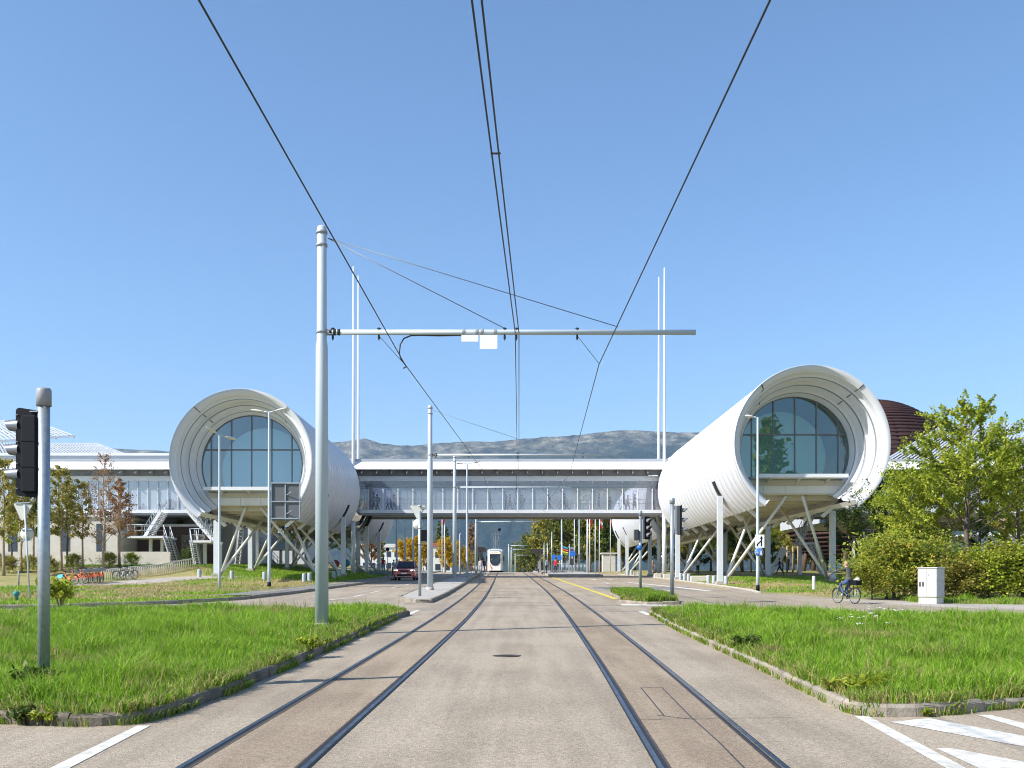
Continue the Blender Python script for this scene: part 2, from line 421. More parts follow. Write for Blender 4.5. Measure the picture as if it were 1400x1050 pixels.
# asphalt with aggregate speckle, patches, stains running along the road
def asphalt(name, ca, cb, agg=.55):
    m, t, b = nt(name)
    pos = N(t, 'ShaderNodeNewGeometry').outputs['Position']
    big = N(t, 'ShaderNodeTexNoise', Scale=.35, Detail=7.0, Roughness=.6); t.links.new(pos, big.inputs['Vector'])
    mp = N(t, 'ShaderNodeMapping'); mp.inputs['Scale'].default_value = (2.6, .16, 1); t.links.new(pos, mp.inputs['Vector'])
    lng = N(t, 'ShaderNodeTexNoise', Scale=.9, Detail=5.0, Roughness=.6); t.links.new(mp.outputs[0], lng.inputs['Vector'])
    av = N(t, 'ShaderNodeMath', operation='ADD'); t.links.new(big.outputs['Fac'], av.inputs[0]); t.links.new(lng.outputs['Fac'], av.inputs[1])
    hf = N(t, 'ShaderNodeMath', operation='MULTIPLY'); hf.inputs[1].default_value = .5; t.links.new(av.outputs[0], hf.inputs[0])
    r = N(t, 'ShaderNodeValToRGB'); e = r.color_ramp.elements
    e[0].position = .42; e[0].color = (*cb, 1); e[1].position = .57; e[1].color = (*ca, 1)
    t.links.new(hf.outputs[0], r.inputs['Fac'])
    vo = N(t, 'ShaderNodeTexVoronoi', Scale=62.0); t.links.new(pos, vo.inputs['Vector'])
    sp = N(t, 'ShaderNodeSeparateColor'); t.links.new(vo.outputs['Color'], sp.inputs[0])
    mr = N(t, 'ShaderNodeMapRange'); mr.inputs['To Min'].default_value = agg; mr.inputs['To Max'].default_value = 1.26
    t.links.new(sp.outputs[0], mr.inputs['Value'])
    mx = N(t, 'ShaderNodeMix', data_type='RGBA', blend_type='MULTIPLY'); mx.inputs[0].default_value = 1.0
    t.links.new(r.outputs['Color'], mx.inputs[6]); t.links.new(mr.outputs['Result'], mx.inputs[7])
    t.links.new(mx.outputs[2], b.inputs['Base Color']); b.inputs['Roughness'].default_value = .85
    bpn = N(t, 'ShaderNodeBump', Strength=.5, Distance=.01); t.links.new(vo.outputs['Distance'], bpn.inputs['Height']); t.links.new(bpn.outputs['Normal'], b.inputs['Normal'])
    return m
M['asphalt'] = asphalt('tan_asphalt', (.375, .305, .222), (.285, .228, .163), .66)  # tan tone of the whole road, with random stains and speckle
M['asphalt2'] = asphalt('grey_side_asphalt', (.24, .225, .21), (.16, .15, .145))
M['bed'] = asphalt('rust_stained_asphalt', (.345, .268, .182), (.258, .192, .127), .66)
M['path'] = asphalt('pale_path_asphalt', (.42, .37, .31), (.33, .29, .25), .75)

def lin(tab, y):
    if y <= tab[0][0]: return tab[0][1]
    for (a, u), (b_, v) in zip(tab, tab[1:]):
        if y <= b_: return u + (v - u) * (y - a) / (b_ - a)
    return tab[-1][1]
def strip(name, y0, y1, xl, xr, dz, mat, step=1.5, nx_=1, kind='structure', thick=0):
    ys = grid_lines((y0, y1, step)); mb = MB(); V = []
    for y in ys:
        a = xl(y); b_ = xr(y)
        for i in range(nx_ + 1):
            x = a + (b_ - a) * i / nx_; V.append((x, y, gz(x, y) + dz))
    w = nx_ + 1
    mb.add(V, [(j * w + i, j * w + i + 1, j * w + w + i + 1, j * w + w + i) for j in range(len(ys) - 1) for i in range(nx_)])
    return struct(name, mb, mat, kind)
XL = [(-40, -60), (33, -60), (33.5, -26), (37.7, -16.3), (41, -13.4), (45, -11.9), (53, -11.3), (90, -10.4), (170, -11)]
XR = [(-40, 60), (33, 60), (34, 30), (36, 18), (41, 16.5), (44, 15.3), (50, 14.6), (54, 13.0), (60, 13.8), (75, 14.0), (110, 14.2), (170, 9)]
strip('road', -40, 172, lambda y: lin(XL, y), lambda y: lin(XR, y), .004, M['asphalt'], .75, 10)
# track lane polylines (centre of each metre-gauge track)
TL = [(-20, -2.72), (8.6, -2.27), (15.9, -2.09), (30, -1.84), (45, -1.76), (60, -1.80), (80, -1.95), (120, -2.28), (160, -2.6), (320, -4.2)]
TR = [(-20, 1.20), (8.6, 1.76), (15.9, 1.965), (30, 2.22), (45, 2.40), (60, 2.45), (80, 2.42), (113, 2.27), (163, 2.1), (320, 1.2)]
def smooth_tab(tab):
    ys = np.arange(tab[0][0], tab[-1][0], 1.0)
    xs = np.interp(ys, [a for a, _ in tab], [b_ for _, b_ in tab])
    k = np.hanning(17); k /= k.sum(); p = np.pad(xs, 8, mode='reflect', reflect_type='odd')
    xs = np.convolve(p, k, mode='valid')
    return ys, xs
TLs, TRs = smooth_tab(TL), smooth_tab(TR)
def trk(T, y): return float(np.interp(y, T[0], T[1]))
for T in (TLs, TRs):
    strip('track_lane', -15, 170, lambda y: trk(T, y) - .46, lambda y: trk(T, y) + .46, .008, M['bed'], 1.0)
M['railhead'] = pbr('polished_rail_steel', (.20, .21, .25), .28, 1.0, c2=(.09, .075, .07), scale=6, pos=True)
M['railside'] = pbr('dark_rail_groove', (.02, .02, .024), .6)
M['railrust'] = pbr('rusty_rail_lip', (.16, .10, .06), .5, .5, c2=(.07, .05, .045), scale=12, pos=True)
def rail_strip(T, o, w, dz):
    mb = MB(); ys = np.concatenate([np.arange(-15, 60, 1.0), np.arange(60, 300, 2.0)]); V = []
    for y in ys:
        x = trk(T, y) + o
        V += [(x - w / 2, y, prof(y) + dz), (x + w / 2, y, prof(y) + dz)]
    mb.add(V, [(2 * i, 2 * i + 1, 2 * i + 3, 2 * i + 2) for i in range(len(ys) - 1)])
    return mb
for T, lab in ((TLs, 'left-hand tram track of grooved steel rails leading to the tram'), (TRs, 'right-hand tram track of grooved steel rails bordered by the yellow line')):
    tr = thing('tram_track', lab, 'tram track', (trk(T, 20), 20, prof(20)), group='tram tracks set in the road')
    for sgn in (-1, 1):
        o = sgn * .51
        rl = part('rail', rail_strip(T, o + sgn * .012, .046, .018), M['railhead'], tr, recalc=False)
        part('groove', rail_strip(T, o - sgn * .034, .042, .012), M['railside'], rl, recalc=False)
        part('lip', rail_strip(T, o - sgn * .064, .016, .016), M['railrust'], rl, recalc=False)
        part('seam', rail_strip(T, o + sgn * .043, .016, .0135), M['railside'], rl, recalc=False)

def flat(name, pts, dz, mat, kind='structure'):
    mb = MB(); mb.add([(x, y, gz(x, y) + dz) for x, y in pts], [tuple(range(len(pts)))])
    me_ = struct(name, mb, mat, kind)
    fix_normals(me_.data)
    if me_.data.polygons[0].normal.z < 0: me_.data.flip_normals()
    return me_
def line(name, pts, w, dz, mat):
    mb = MB(); P = [Vector((x, y, 0)) for x, y in pts]; V = []
    for i, p in enumerate(P):
        d = (P[min(i + 1, len(P) - 1)] - P[max(i - 1, 0)]).normalized(); n = Vector((-d.y, d.x, 0)) * (w / 2)
        for q in (p + n, p - n): V.append((q.x, q.y, gz(q.x, q.y) + dz))
    mb.add(V, [(2 * i + 1, 2 * i + 3, 2 * i + 2, 2 * i) for i in range(len(P) - 1)])
    return struct(name, mb, mat)
def pxs(*a): return [gp(x, y) for x, y in a]
# painted markings
flat('road_marking', pxs((20, 1075), (50, 1075), (206, 993), (188, 993)), .009, M['paint'])
flat('road_marking', pxs((1168, 980), (1187, 980), (1365, 1075), (1335, 1075)), .009, M['paint'])
flat('road_marking', pxs((1216, 988), (1270, 983), (1500, 1026), (1500, 1040)), .009, M['paint'])
flat('road_marking', pxs((1334, 978), (1356, 979), (1520, 1018), (1520, 1034)), .009, M['paint'])
flat('road_marking', pxs((1280, 1024), (1301, 1024), (1500, 1062), (1500, 1090), (1420, 1090)), .009, M['paint'])
line('road_marking', [gp(552, 827), (-.6, 39.8), (4.2, 39.5)], .16, .0105, M['lpaint'])
line('road_marking', [gp(568, 835), (-.6, 35.3), (5.4, 34.9)], .18, .0105, M['lpaint'])
flat('road_marking', pxs((554, 841), (570, 834), (575, 834.6), (561, 841)), .0095, M['paint'])
flat('road_marking', pxs((872, 836), (880, 836), (892, 841), (884, 841.5)), .0095, M['paint'])
flat('road_marking', pxs((848, 826), (912, 827), (912, 828.5), (850, 828)), .0095, M['paint'])
line('road_marking', [(4.66, 46), (4.6, 55), (4.45, 70), (4.25, 90), (4.05, 113)], .26, .010, M['ypaint'])
for a, b_ in ((44, 47.5), (49, 52), (55, 58.5), (64, 68), (73, 77), (82, 86), (96, 102), (112, 118)):
    line('road_marking', [(-7.55 - (48 - a) * .15 if a < 48 else -7.55, a), (-7.55, b_)], .15, .010, M['paint'])
line('road_marking', [(-4.9, 41.6), (-5.4, 43.2), (-6.9, 44.0), (-8.8, 44.6)], .14, .010, M['lpaint'])
for a, b_ in ((58, 61), (66, 70), (78, 82), (92, 97)):
    line('road_marking', [(9.0, a), (9.0, b_)], .15, .010, M['paint'])
line('road_marking', [(11.2, 58), (10.2, 72), (8.8, 82)], .45, .010, M['paint'])
line('road_marking', [(13.2, 62), (13.5, 74), (13.7, 95)], .14, .010, M['ypaint'])
for x, y in ((7.2, 76), (7.4, 90), (6.6, 104)):    # worn lane arrows
    flat('road_marking', [(x - .1, y), (x + .1, y), (x + .1, y + 2.6), (x + .45, y + 2.6), (x, y + 4), (x - .45, y + 2.6), (x - .1, y + 2.6)], .010, M['paint'])
# darker patches of newer asphalt, tar seams in the right track, stains
flat('road_patch', [(5.0, 62), (10.5, 61), (11.5, 66), (5.2, 67.5)], .007, M['asphalt2'])
M['tar'] = pbr('tar_seam', (.035, .032, .03), .5, pos=True)
for P in (((876, 941), (908, 980)), ((905, 941), (945, 982), (982, 1015), (1022, 1056)), ((898, 979), (952, 985)), ((876, 941), (905, 941))):
    line('tar_seam', [gp(*p) for p in P], .016, .011, M['tar'])
line('tar_seam', [gp(905, 985), (1.3, 11.2), gp(1080, 982)], .008, .011, M['tar'])
for yy in (50.5, 63, 95):
    line('tar_seam', [(-3.1, yy), (0, yy + .1), (4.3, yy - .1)], .07, .0055, M['tar'])

# manhole
mh = MB(); c = gp(693, 897); z0 = prof(c[1]) + .006
mh.lathe((c[0], c[1], z0), [(.26, 0), (.26, .006), (.22, .006), (.215, .003), (.001, .004)], 28)
for i in range(5): mh.box((c[0], c[1] - .13 + i * .065, z0 + .006), (.28 - abs(i - 2) * .06, .02, .004))
solo('manhole_cover', mh, pbr('cast_iron', (.09, .075, .065), .6, .4, var=.3, scale=20), 'round rusty iron manhole cover between the two tracks', 'manhole cover', (c[0], c[1], z0))

def kerb(name, pts, w, h, mat, closed=False, label=None, stone=1.0, inner=+1):
    """kerb stones laid along a line of road points; inner=+1 puts the stones on the left of the walking direction"""
    mb = MB(); P = [Vector((x, y, 0)) for x, y in pts]
    if closed: P.append(P[0])
    L = [0]
    for a, b_ in zip(P, P[1:]): L.append(L[-1] + (b_ - a).length)
    def at(s):
        s = max(0, min(L[-1], s))
        for i in range(len(P) - 1):
            if s <= L[i + 1] + 1e-9:
                f = (s - L[i]) / max(1e-9, L[i + 1] - L[i]); return P[i].lerp(P[i + 1], f)
        return P[-1]
    def nrm(s):
        d = (at(s + .15) - at(s - .15)).normalized(); return Vector((-d.y, d.x, 0)) * inner
    n = max(1, int(L[-1] / stone)); rnd = random.Random(len(pts))
    for i in range(n):
        a = L[-1] * i / n + .006; b_ = L[-1] * (i + 1) / n - .006; k = 3
        hh = h + rnd.uniform(-.012, .012); sh = rnd.uniform(-.008, .008)
        V = []
        for j in range(k + 1):
            s = a + (b_ - a) * j / k; p = at(s); q = nrm(s)
            for o, z in ((0, -.06), (0.0, hh - .035), (.03, hh), (w, hh), (w, -.06)):
                r_ = p + q * (o + sh); V.append((r_.x, r_.y, gz(r_.x, r_.y) + z))
        fs = [(j * 5 + c_, j * 5 + c_ + 1, j * 5 + c_ + 6, j * 5 + c_ + 5) for j in range(k) for c_ in range(4)]
        fs += [(0, 1, 2, 3, 4), tuple(k * 5 + c_ for c_ in (4, 3, 2, 1, 0))]
        mb.add(V, fs)
    o = struct(name, mb, mat); fix_normals(o.data); return o
def offset_poly(P, w):
    n = len(P); out = []
    for i in range(n):
        a, b_, c_ = Vector(P[i - 1]), Vector(P[i]), Vector(P[(i + 1) % n])
        d1 = (b_ - a).normalized(); d2 = (c_ - b_).normalized()
        nn = Vector((-d1.y - d2.y, d1.x + d2.x)); nn = nn.normalized() if nn.length > 1e-6 else Vector((-d1.y, d1.x))
        out.append((b_.x + nn.x * w, b_.y + nn.y * w))
    return out
def curve_pts(P, sub=6):
    out = []; n = len(P)
    for i in range(n - 1):
        p0, p1, p2, p3 = (Vector(P[max(0, min(n - 1, i + k))]) for k in (-1, 0, 1, 2))
        for j in range(sub):
            t_ = j / sub
            q = .5 * (2 * p1 + (p2 - p0) * t_ + (2 * p0 - 5 * p1 + 4 * p2 - p3) * t_ ** 2 + (3 * p1 - p0 - 3 * p2 + p3) * t_ ** 3)
            out.append((q.x, q.y))
    return out + [tuple(P[-1])]
M['kerb'] = pbr('weathered_granite_kerb', (.36, .31, .24), .85, c2=(.17, .145, .11), scale=2.5, bump=.5, bscale=35, pos=True)
M['soil'] = pbr('verge_soil', (.20, .16, .09), .95, c2=(.10, .11, .03), scale=4, pos=True)
LF = curve_pts(pxs((-260, 985), (0, 990), (96, 994), (165, 992), (200, 987), (240, 976), (312, 950), (400, 912), (480, 876), (540, 847)), 5)
LB = [(-3.25, 32.6), (-3.7, 33.0), (-7, 33.0), (-12, 32.0), (-22, 28)]
L_ISL = LF + LB
RF = curve_pts(pxs((1560, 968), (1400, 968), (1320, 976), (1240, 981), (1180, 979), (1148, 970), (1128, 960), (1080, 936), (1032, 912), (972, 884), (926, 862), (892, 842)), 5)
RB = [(4.35, 32.6), (5.0, 33.2), (7, 32.0), (10, 29.0), (15, 27), (26, 26)]
R_ISL = RF + RB                                    # clockwise seen from above
M['kerb2'] = pbr('soiled_shaded_granite_kerb', (.24, .20, .15), .9, c2=(.09, .075, .055), scale=2.0, bump=.6, bscale=30, pos=True)  # soiled stone, darkened further for the shade on its road face
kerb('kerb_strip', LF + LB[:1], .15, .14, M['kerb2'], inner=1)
kerb('kerb_strip', LB, .17, .15, M['kerb'], inner=1)
kerb('kerb_strip', RF + RB[:1], .15, .13, M['kerb'], inner=-1)
kerb('kerb_strip', RB, .17, .15, M['kerb'], inner=-1)
def poly_ccw(P):
    A = sum(P[i - 1][0] * P[i][1] - P[i][0] * P[i - 1][1] for i in range(len(P))); return P if A > 0 else P[::-1]
L_IN = offset_poly(poly_ccw(L_ISL), .16); R_IN = offset_poly(poly_ccw(R_ISL), .16)
flat('verge', L_IN, .13, M['soil']); flat('verge', R_IN, .13, M['soil'])
# small grass island at the right lane and concrete refuge on the left
S_ISL = [gp(845, 824), gp(880, 827), (6.6, 40.4), (7.0, 43), (6.7, 49), (5.6, 54), (4.9, 52), (4.75, 45)]
kerb('kerb_strip', poly_ccw(S_ISL), .14, .13, M['kerb'], closed=True, inner=1)
S_IN = offset_poly(poly_ccw(S_ISL), .13); flat('verge', S_IN, .10, M['soil'])
REF_R = lambda y: lin([(42, -3.3), (50, -3.2), (79, -3.4), (117, -3.85), (170, -4.4)], y)
REF_L = lambda y: lin([(42, -3.9), (43.2, -4.6), (45, -5.1), (60, -5.5), (170, -6.2)], y)
strip('traffic_island', 41.9, 165, lambda y: REF_L(y) + .12, lambda y: REF_R(y) - .12, .135, M['conc'], 1.0, 2)
ys_ = [42 + i * 2.0 for i in range(61)]
kerb('kerb_strip', [(REF_R(y), y) for y in ys_], .16, .15, M['kerb'], inner=1)
kerb('kerb_strip', [(REF_R(42), 42), (REF_L(42), 41.9), (REF_L(43.2), 43.2)] + [(REF_L(y), y) for y in ys_[2:]], .16, .15, M['kerb'], inner=-1)
line('road_marking', [(REF_R(y) - .08, y) for y in (98, 104, 110, 117, 124)], .17, .158, M['ypaint'])
# left pavement strip with kerb beyond the lane, path on the far left
lk = [(lin(XL, y), y) for y in (37.7, 41, 45, 49, 53, 60, 70, 80, 90, 105, 120, 140, 160)]
kerb('kerb_strip', [(-26, 33.5)] + lk, .16, .15, M['kerb'], inner=1, stone=1.5)
strip('pavement', 48, 160, lambda y: lin(XL, y) - 2.4, lambda y: lin(XL, y) - .15, .12, M['asphalt2'], 1.5, 3)
line('road_marking', [(lin(XL, y) - 1.5, y) for y in (52, 60, 75, 95, 120, 150)], .12, .126, M['ypaint'])
def wide_path(name, pts, w, dz, mat, n=3):
    mb = MB(); P = curve_pts(pts, 6); V = []
    for i, p in enumerate(P):
        d = (Vector(P[min(i + 1, len(P) - 1)]) - Vector(P[max(i - 1, 0)])).normalized()
        for k in range(n + 1):
            o = -w / 2 + w * k / n; x = p[0] - d.y * o; y = p[1] + d.x * o; V.append((x, y, gz(x, y) + dz))
    mb.add(V, [(i * (n + 1) + k + 1, i * (n + 1) + k, (i + 1) * (n + 1) + k, (i + 1) * (n + 1) + k + 1) for i in range(len(P) - 1) for k in range(n)])
    o = struct(name, mb, mat)
    if o.data.polygons[0].normal.z < 0: o.data.flip_normals()
    return o
wide_path('path', [(-48, 60), (-36, 66), (-29, 71.2), (-25, 76.3), (-19.5, 82)], 3.4, .02, M['path'], 4)
wide_path('path', [(16.4, 46.5), (17.6, 42), (19, 38.5), (24, 35.6), (34, 33.5), (60, 31)], 5.2, .007, M['path'], 3)
kerb('kerb_strip', [(lin(XR, y), y) for y in (54, 58, 65, 75, 90, 110, 125)], .14, .10, M['conc'], inner=-1, stone=2.0)
wide_path('path', [(14.5, 92), (22, 90), (34, 89), (60, 90)], 4.0, .03, M['asphalt2'], 4)
# right tram platform and left tram platform
strip('tram_platform', 108, 170, lambda y: lin([(108, 4.2), (170, 3.7)], y), lambda y: lin([(108, 9.6), (170, 8.5)], y), .24, M['conc'], 3, 2)
pk = MB(); pk.box((6.9, 107.9, prof(108) + .11), (5.4, .2, .26)); struct('platform_edge', pk, M['conc'])
pk = MB(); pk.beam((4.1, 108, prof(108) + .12), (3.6, 170, prof(170) + .12), .2, .28); struct('platform_edge', pk, M['conc'])
M['bright'] = pbr('bright_white_fascia', (.80, .80, .80), .35, var=.04, scale=.4)
M['winframe'] = pbr('dark_window_frame', (.13, .14, .145), .45)
M['gutter'] = pbr('grey_gutter_groove_shade', (.22, .23, .25), .45)  # gutter grey, also used as painted shade in grooves and rib valleys
# ------------------------------------------------------------------ tube pavilions
def make_tube(lab, xn, dn, za, near_end, far0, far1, xl_col, xr_col, bays, gl_t, gl_r, mirror):
    X0 = lambda y: xn - (y - dn) * 6.0 / F
    root = thing('tube_pavilion', lab, 'building', (xn, dn, prof(dn)), group='white ribbed tube pavilions')
    RO = 5.0; RIB = 1.28; A = rad(143)
    def shell(y0, y1, lip):
        mb = MB(); na = 84; L = y1 - y0; rings = []
        nr_ = int(L / RIB); q0 = .34 if lip else 0.0; LL = (L - q0 - .1) / nr_; ribs = []
        for i in range(nr_):
            ribs.append([(y0 + q0 + LL * (i + k / 10), RO - .34 + .34 * math.sin(PI * (.06 + .88 * k / 10)) ** .62) for k in range(11)])
        if lip:
            rings = [(y0 + .34, RO - .30), (y0, RO + .0), (y0 + .10, RO + .03), (y0 + .30, RO + .03), (y0 + .32, RO - .22)]
        segs = ([rings] if lip else []) + ribs + [[(y1 - .1, RO - .1), (y1, RO - .1)]]
        def ringv(y, r, k): 
            a = -A + 2 * A * k / na; return (X0(y) + r * math.sin(a), y, za + r * math.cos(a))
        w = na + 1
        for sg_ in segs:
            V = [ringv(y, r, k) for y, r in sg_ for k in range(na + 1)]
            mb.add(V, [(i * w + k, i * w + k + 1, i * w + w + k + 1, i * w + w + k) for i in range(len(sg_) - 1) for k in range(na)], True)
        # lower cut edges: a flat flange back to the lining
        for k in (0, na):
            V = []
            for y in (y0 + .1, y1):
                V += [ringv(y, RO - .16, k), ringv(y, RO - .50, k)]
            mb.add(V, [(0, 1, 3, 2)])
        V = [ringv(y1, r, k) for r in (RO - .1, RO - .55) for k in range(na + 1)]
        mb.add(V, [(k, k + 1, w + k + 1, w + k) for k in range(na)])
        return mb
    for ya, yb, lp in ((dn, near_end, True), (far0, far1, False)):
        sh = part('shell', shell(ya, yb, lp), M['shell'], root, recalc=False)
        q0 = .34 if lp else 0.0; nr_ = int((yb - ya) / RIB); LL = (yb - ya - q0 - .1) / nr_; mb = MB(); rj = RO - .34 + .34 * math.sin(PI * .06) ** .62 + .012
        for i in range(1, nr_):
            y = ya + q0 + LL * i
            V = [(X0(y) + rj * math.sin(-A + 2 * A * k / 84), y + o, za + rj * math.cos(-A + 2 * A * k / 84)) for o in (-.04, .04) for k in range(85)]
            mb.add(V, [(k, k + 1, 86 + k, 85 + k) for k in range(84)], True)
        part('rib_valley_shade', mb, M['gutter'], sh, recalc=False)  # grey rings paint the shade at the bottom of each rib valley
    # stepped lining from the mouth to the glass, then the plain lining behind
    G = gl_t
    prof_ = [(RO - .30, .33), (RO - .34, .36), (RO - .37, .9 * G / 4), (RO - .58, .91 * G / 4), (RO - .60, 1.12 * G / 4), (RO - .50, 1.13 * G / 4), (RO - .62, 2.05 * G / 4), (RO - .86, 2.06 * G / 4), (RO - .88, 2.3 * G / 4), (RO - .80, 2.31 * G / 4), (RO - .98, 3.1 * G / 4), (RO - 1.16, 3.11 * G / 4), (gl_r, G)]
    mb = MB(); na = 72; w = na + 1
    V = [(X0(dn + t_) + r * math.sin(-A + 2 * A * k / na), dn + t_, za + r * math.cos(-A + 2 * A * k / na)) for r, t_ in prof_ for k in range(na + 1)]
    mb.add(V, [(i * w + k, i * w + w + k, i * w + w + k + 1, i * w + k + 1) for i in range(len(prof_) - 1) for k in range(na)])
    part('lining', mb, M['lining'], root, recalc=False)
    mb = MB()
    V = [(X0(y) + 4.5 * math.sin(-A + 2 * A * k / na), y, za + 4.5 * math.cos(-A + 2 * A * k / na)) for y in (dn + G + .3, near_end) for k in range(na + 1)]
    mb.add(V, [(k, w + k, w + k + 1, k + 1) for k in range(na)], True)
    part('inner_lining', mb, M['lining'], root, recalc=False); mb = MB()
    V = [(X0(y) + 4.5 * math.sin(-A + 2 * A * k / na), y, za + 4.5 * math.cos(-A + 2 * A * k / na)) for y in (far0, far1) for k in range(na + 1)]
    mb.add(V, [(k, w + k, w + k + 1, k + 1) for k in range(na)], True)
    part('inner_lining', mb, M['lining'], root, recalc=False)
    # thin dark joints across the lining, as pairs of strips
    jm = MB()
    for sa in (-1, 1):
        for (r0, t0), (r1, t1) in (((RO - .02, -.01), (RO - .30, .33)), ((RO - .33, .38), (RO - .37, .88 * G / 4)), ((RO - .50, 1.16 * G / 4), (RO - .62, 2.0 * G / 4)), ((RO - .80, 2.34 * G / 4), (RO - .97, 3.05 * G / 4))):
            a = rad(41) * sa
            jm.beam((X0(dn + t0) + (r0 - .02) * math.sin(a), dn + t0, za + (r0 - .02) * math.cos(a)), (X0(dn + t1) + (r1 - .02) * math.sin(a), dn + t1, za + (r1 - .02) * math.cos(a)), .05, .03)
    part('joint', jm, M['slot'], root)
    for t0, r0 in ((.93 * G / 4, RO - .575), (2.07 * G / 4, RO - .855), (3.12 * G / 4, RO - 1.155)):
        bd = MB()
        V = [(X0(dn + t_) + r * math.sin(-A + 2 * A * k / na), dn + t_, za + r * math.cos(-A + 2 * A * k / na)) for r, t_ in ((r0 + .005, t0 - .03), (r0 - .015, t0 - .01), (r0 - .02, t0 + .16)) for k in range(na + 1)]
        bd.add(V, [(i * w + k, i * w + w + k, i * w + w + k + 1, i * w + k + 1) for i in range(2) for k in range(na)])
        part('gutter', bd, M['gutter'], root, recalc=False)  # grey gutter bands whose tone also stands for shade in the grooves
    # window
    yg = dn + G + .05; xg = X0(yg); zs = za - 1.82
    zcut = zs; half = math.sqrt(gl_r ** 2 - (zcut - za) ** 2)
    a0 = math.atan2(zcut - za, half)
    poly = [(gl_r * math.cos(a0 + (PI - 2 * a0) * k / 60), gl_r * math.sin(a0 + (PI - 2 * a0) * k / 60)) for k in range(61)]
    mb = MB(); mb.add([(xg + x, yg, za + z) for x, z in poly], [tuple(range(60, -1, -1))])
    win = part('window', mb, M['glass_g' if mirror else 'glass_t'], root, recalc=False)
    fm = MB()
    fm.tube([(xg + x * .995, yg - .04, za + z * .995) for x, z in poly], .05, 6)
    for k in range(-2, 3):
        x = k * 1.47 + (.04 if mirror else -.04)
        if abs(x) < gl_r: fm.box((xg + x, yg - .05, (zcut + za + math.sqrt(gl_r ** 2 - x * x)) / 2), (.07, .12, za + math.sqrt(gl_r ** 2 - x * x) - zcut))
    zt = za + 1.16; hx = math.sqrt(gl_r ** 2 - 1.16 ** 2)
    fm.box((xg, yg - .053, zt), (hx * 2, .10, .10)); fm.box((xg, yg - .053, zcut + .03), (half * 2, .1, .08))
    part('frame', fm, M['winframe'], win)
    # pale blinds and end wall standing some way inside the glass
    mb = MB(); rb = 3.25; x0b = .32 * (-1 if mirror else 1)
    bl = [(rb * math.cos(a0 + (PI - 2 * a0) * k / 40) + x0b, rb * math.sin(a0 + (PI - 2 * a0) * k / 40)) for k in range(41)]
    mb.prism(bl, (xg, yg + 2.6, za - .1), (1, 0, 0), (0, 0, 1), (0, 1, 0), .08)
    part('blind', mb, pbr('pale_green_blind' if mirror else 'pale_blue_blind', (.78, .90, .84) if mirror else (.74, .88, .94), .8), root)
    # ledge, fascia and floor box
    z1 = zs + .03
    lm = MB(); lm.box((xg, yg - 1.1, z1 - .07), (half * 2 - .5, 1.9, .13)); lm.box((xg, yg - 2.06, z1 - .05), (half * 2 - .46, .06, .24))
    for k in (-2.0, 0, 2.0): lm.prism([(0, 0), (1.5, 0), (0, -.35)], (xg + k, yg - .3, z1 - .14), (0, -1, 0), (0, 0, 1), (1, 0, 0), .05)
    part('ledge', lm, M['white'], root)
    fl = MB(); zb = za - 2.95
    fl.box((xg, (yg - .45 + near_end) / 2, (z1 - .2 + zb) / 2), (7.4, near_end - yg + .45, z1 - .2 - zb))
    fl.box((X0(far0), (far0 + far1 - .6) / 2, (z1 - .2 + zb) / 2), (7.4, far1 - far0 - .6, z1 - .2 - zb))
    part('floor_box', fl, M['soffit'], root)
    fa = MB()
    for k in range(5): fa.box((xg - 2.96 + k * 1.48, yg - .49, zb + .32), (1.46, .05, .50))
    part('fascia', fa, M['white'], root)
    # beams and cream service pods under the floor
    bm = MB(); y = yg + .6
    while y < far1 - 2:
        if y < near_end - .5 or y > far0 + .5:
            bm = MB(); bm.box((X0(y), y, zb - .16), (6.4, .28, .30)); part('soffit_beam', bm, M['soffit'], root)
        y += 2.6
    for k in (-2.4, -.8, .8, 2.4):
        bm = MB(); bm.box((X0((yg + near_end) / 2) + k, (yg + near_end) / 2, zb - .09), (.22, near_end - yg - .6, .16)); part('soffit_beam', bm, M['soffit'], root)
    pd = MB()
    for sx in (-1, 1):
        y = yg + 1.0
        while y < near_end - 1.5:
            pd = MB(); pd.prism([(0, 0), (1.15, .95), (1.3, .85), (.2, -.15)], (X0(y) + sx * 2.15, y, zb - 1.3), (sx, 0, 0), (0, 0, 1), (0, 1, 0), .22); y += 4.4; part('hanger', pd, M['white'], root)
    # columns with plinths, struts in V pairs, slots cut in the cladding above each column
    for bay in bays:
        for xc in (xl_col, xr_col):
            x = xc - (bay - dn) * 6 / F; zg = gz(x, bay)
            out = abs(x - X0(bay)); ztop = za - math.sqrt(max(.5, RO ** 2 - out ** 2)) + .05
            cm = MB(); cm.box((x, bay, (zg + ztop) / 2), (.36, .46, ztop - zg)); 
            cl = part('column', cm, M['col'], root)
            pm = MB(); pm.box((x, bay, zg + .10), (.58, .7, .26)); part('plinth', pm, M['conc'], cl)
            sg = 1 if x > X0(bay) else -1
            a1 = math.atan2(out, -math.sqrt(max(.5, RO ** 2 - out ** 2)))   # angle from the top where the column meets the shell
            sl = MB(); V = []
            for j in range(9):
                a = a1 + .06 - .30 * j / 8
                for o in (-.19, .19): V.append((X0(bay) + sg * (RO + .025) * math.sin(a), bay + o, za + (RO + .025) * math.cos(a)))
                for o in (-.19, .19): V.append((X0(bay) + sg * (RO - .25) * math.sin(a), bay + o, za + (RO - .25) * math.cos(a)))
            sl.add(V, [(4 * j + a, 4 * j + b_, 4 * j + 4 + b_, 4 * j + 4 + a) for j in range(8) for a, b_ in ((0, 1), (1, 3), (3, 2), (2, 0))] + [(0, 1, 3, 2), (32, 33, 35, 34)])
            part('slot', sl, M['slot'], cl)
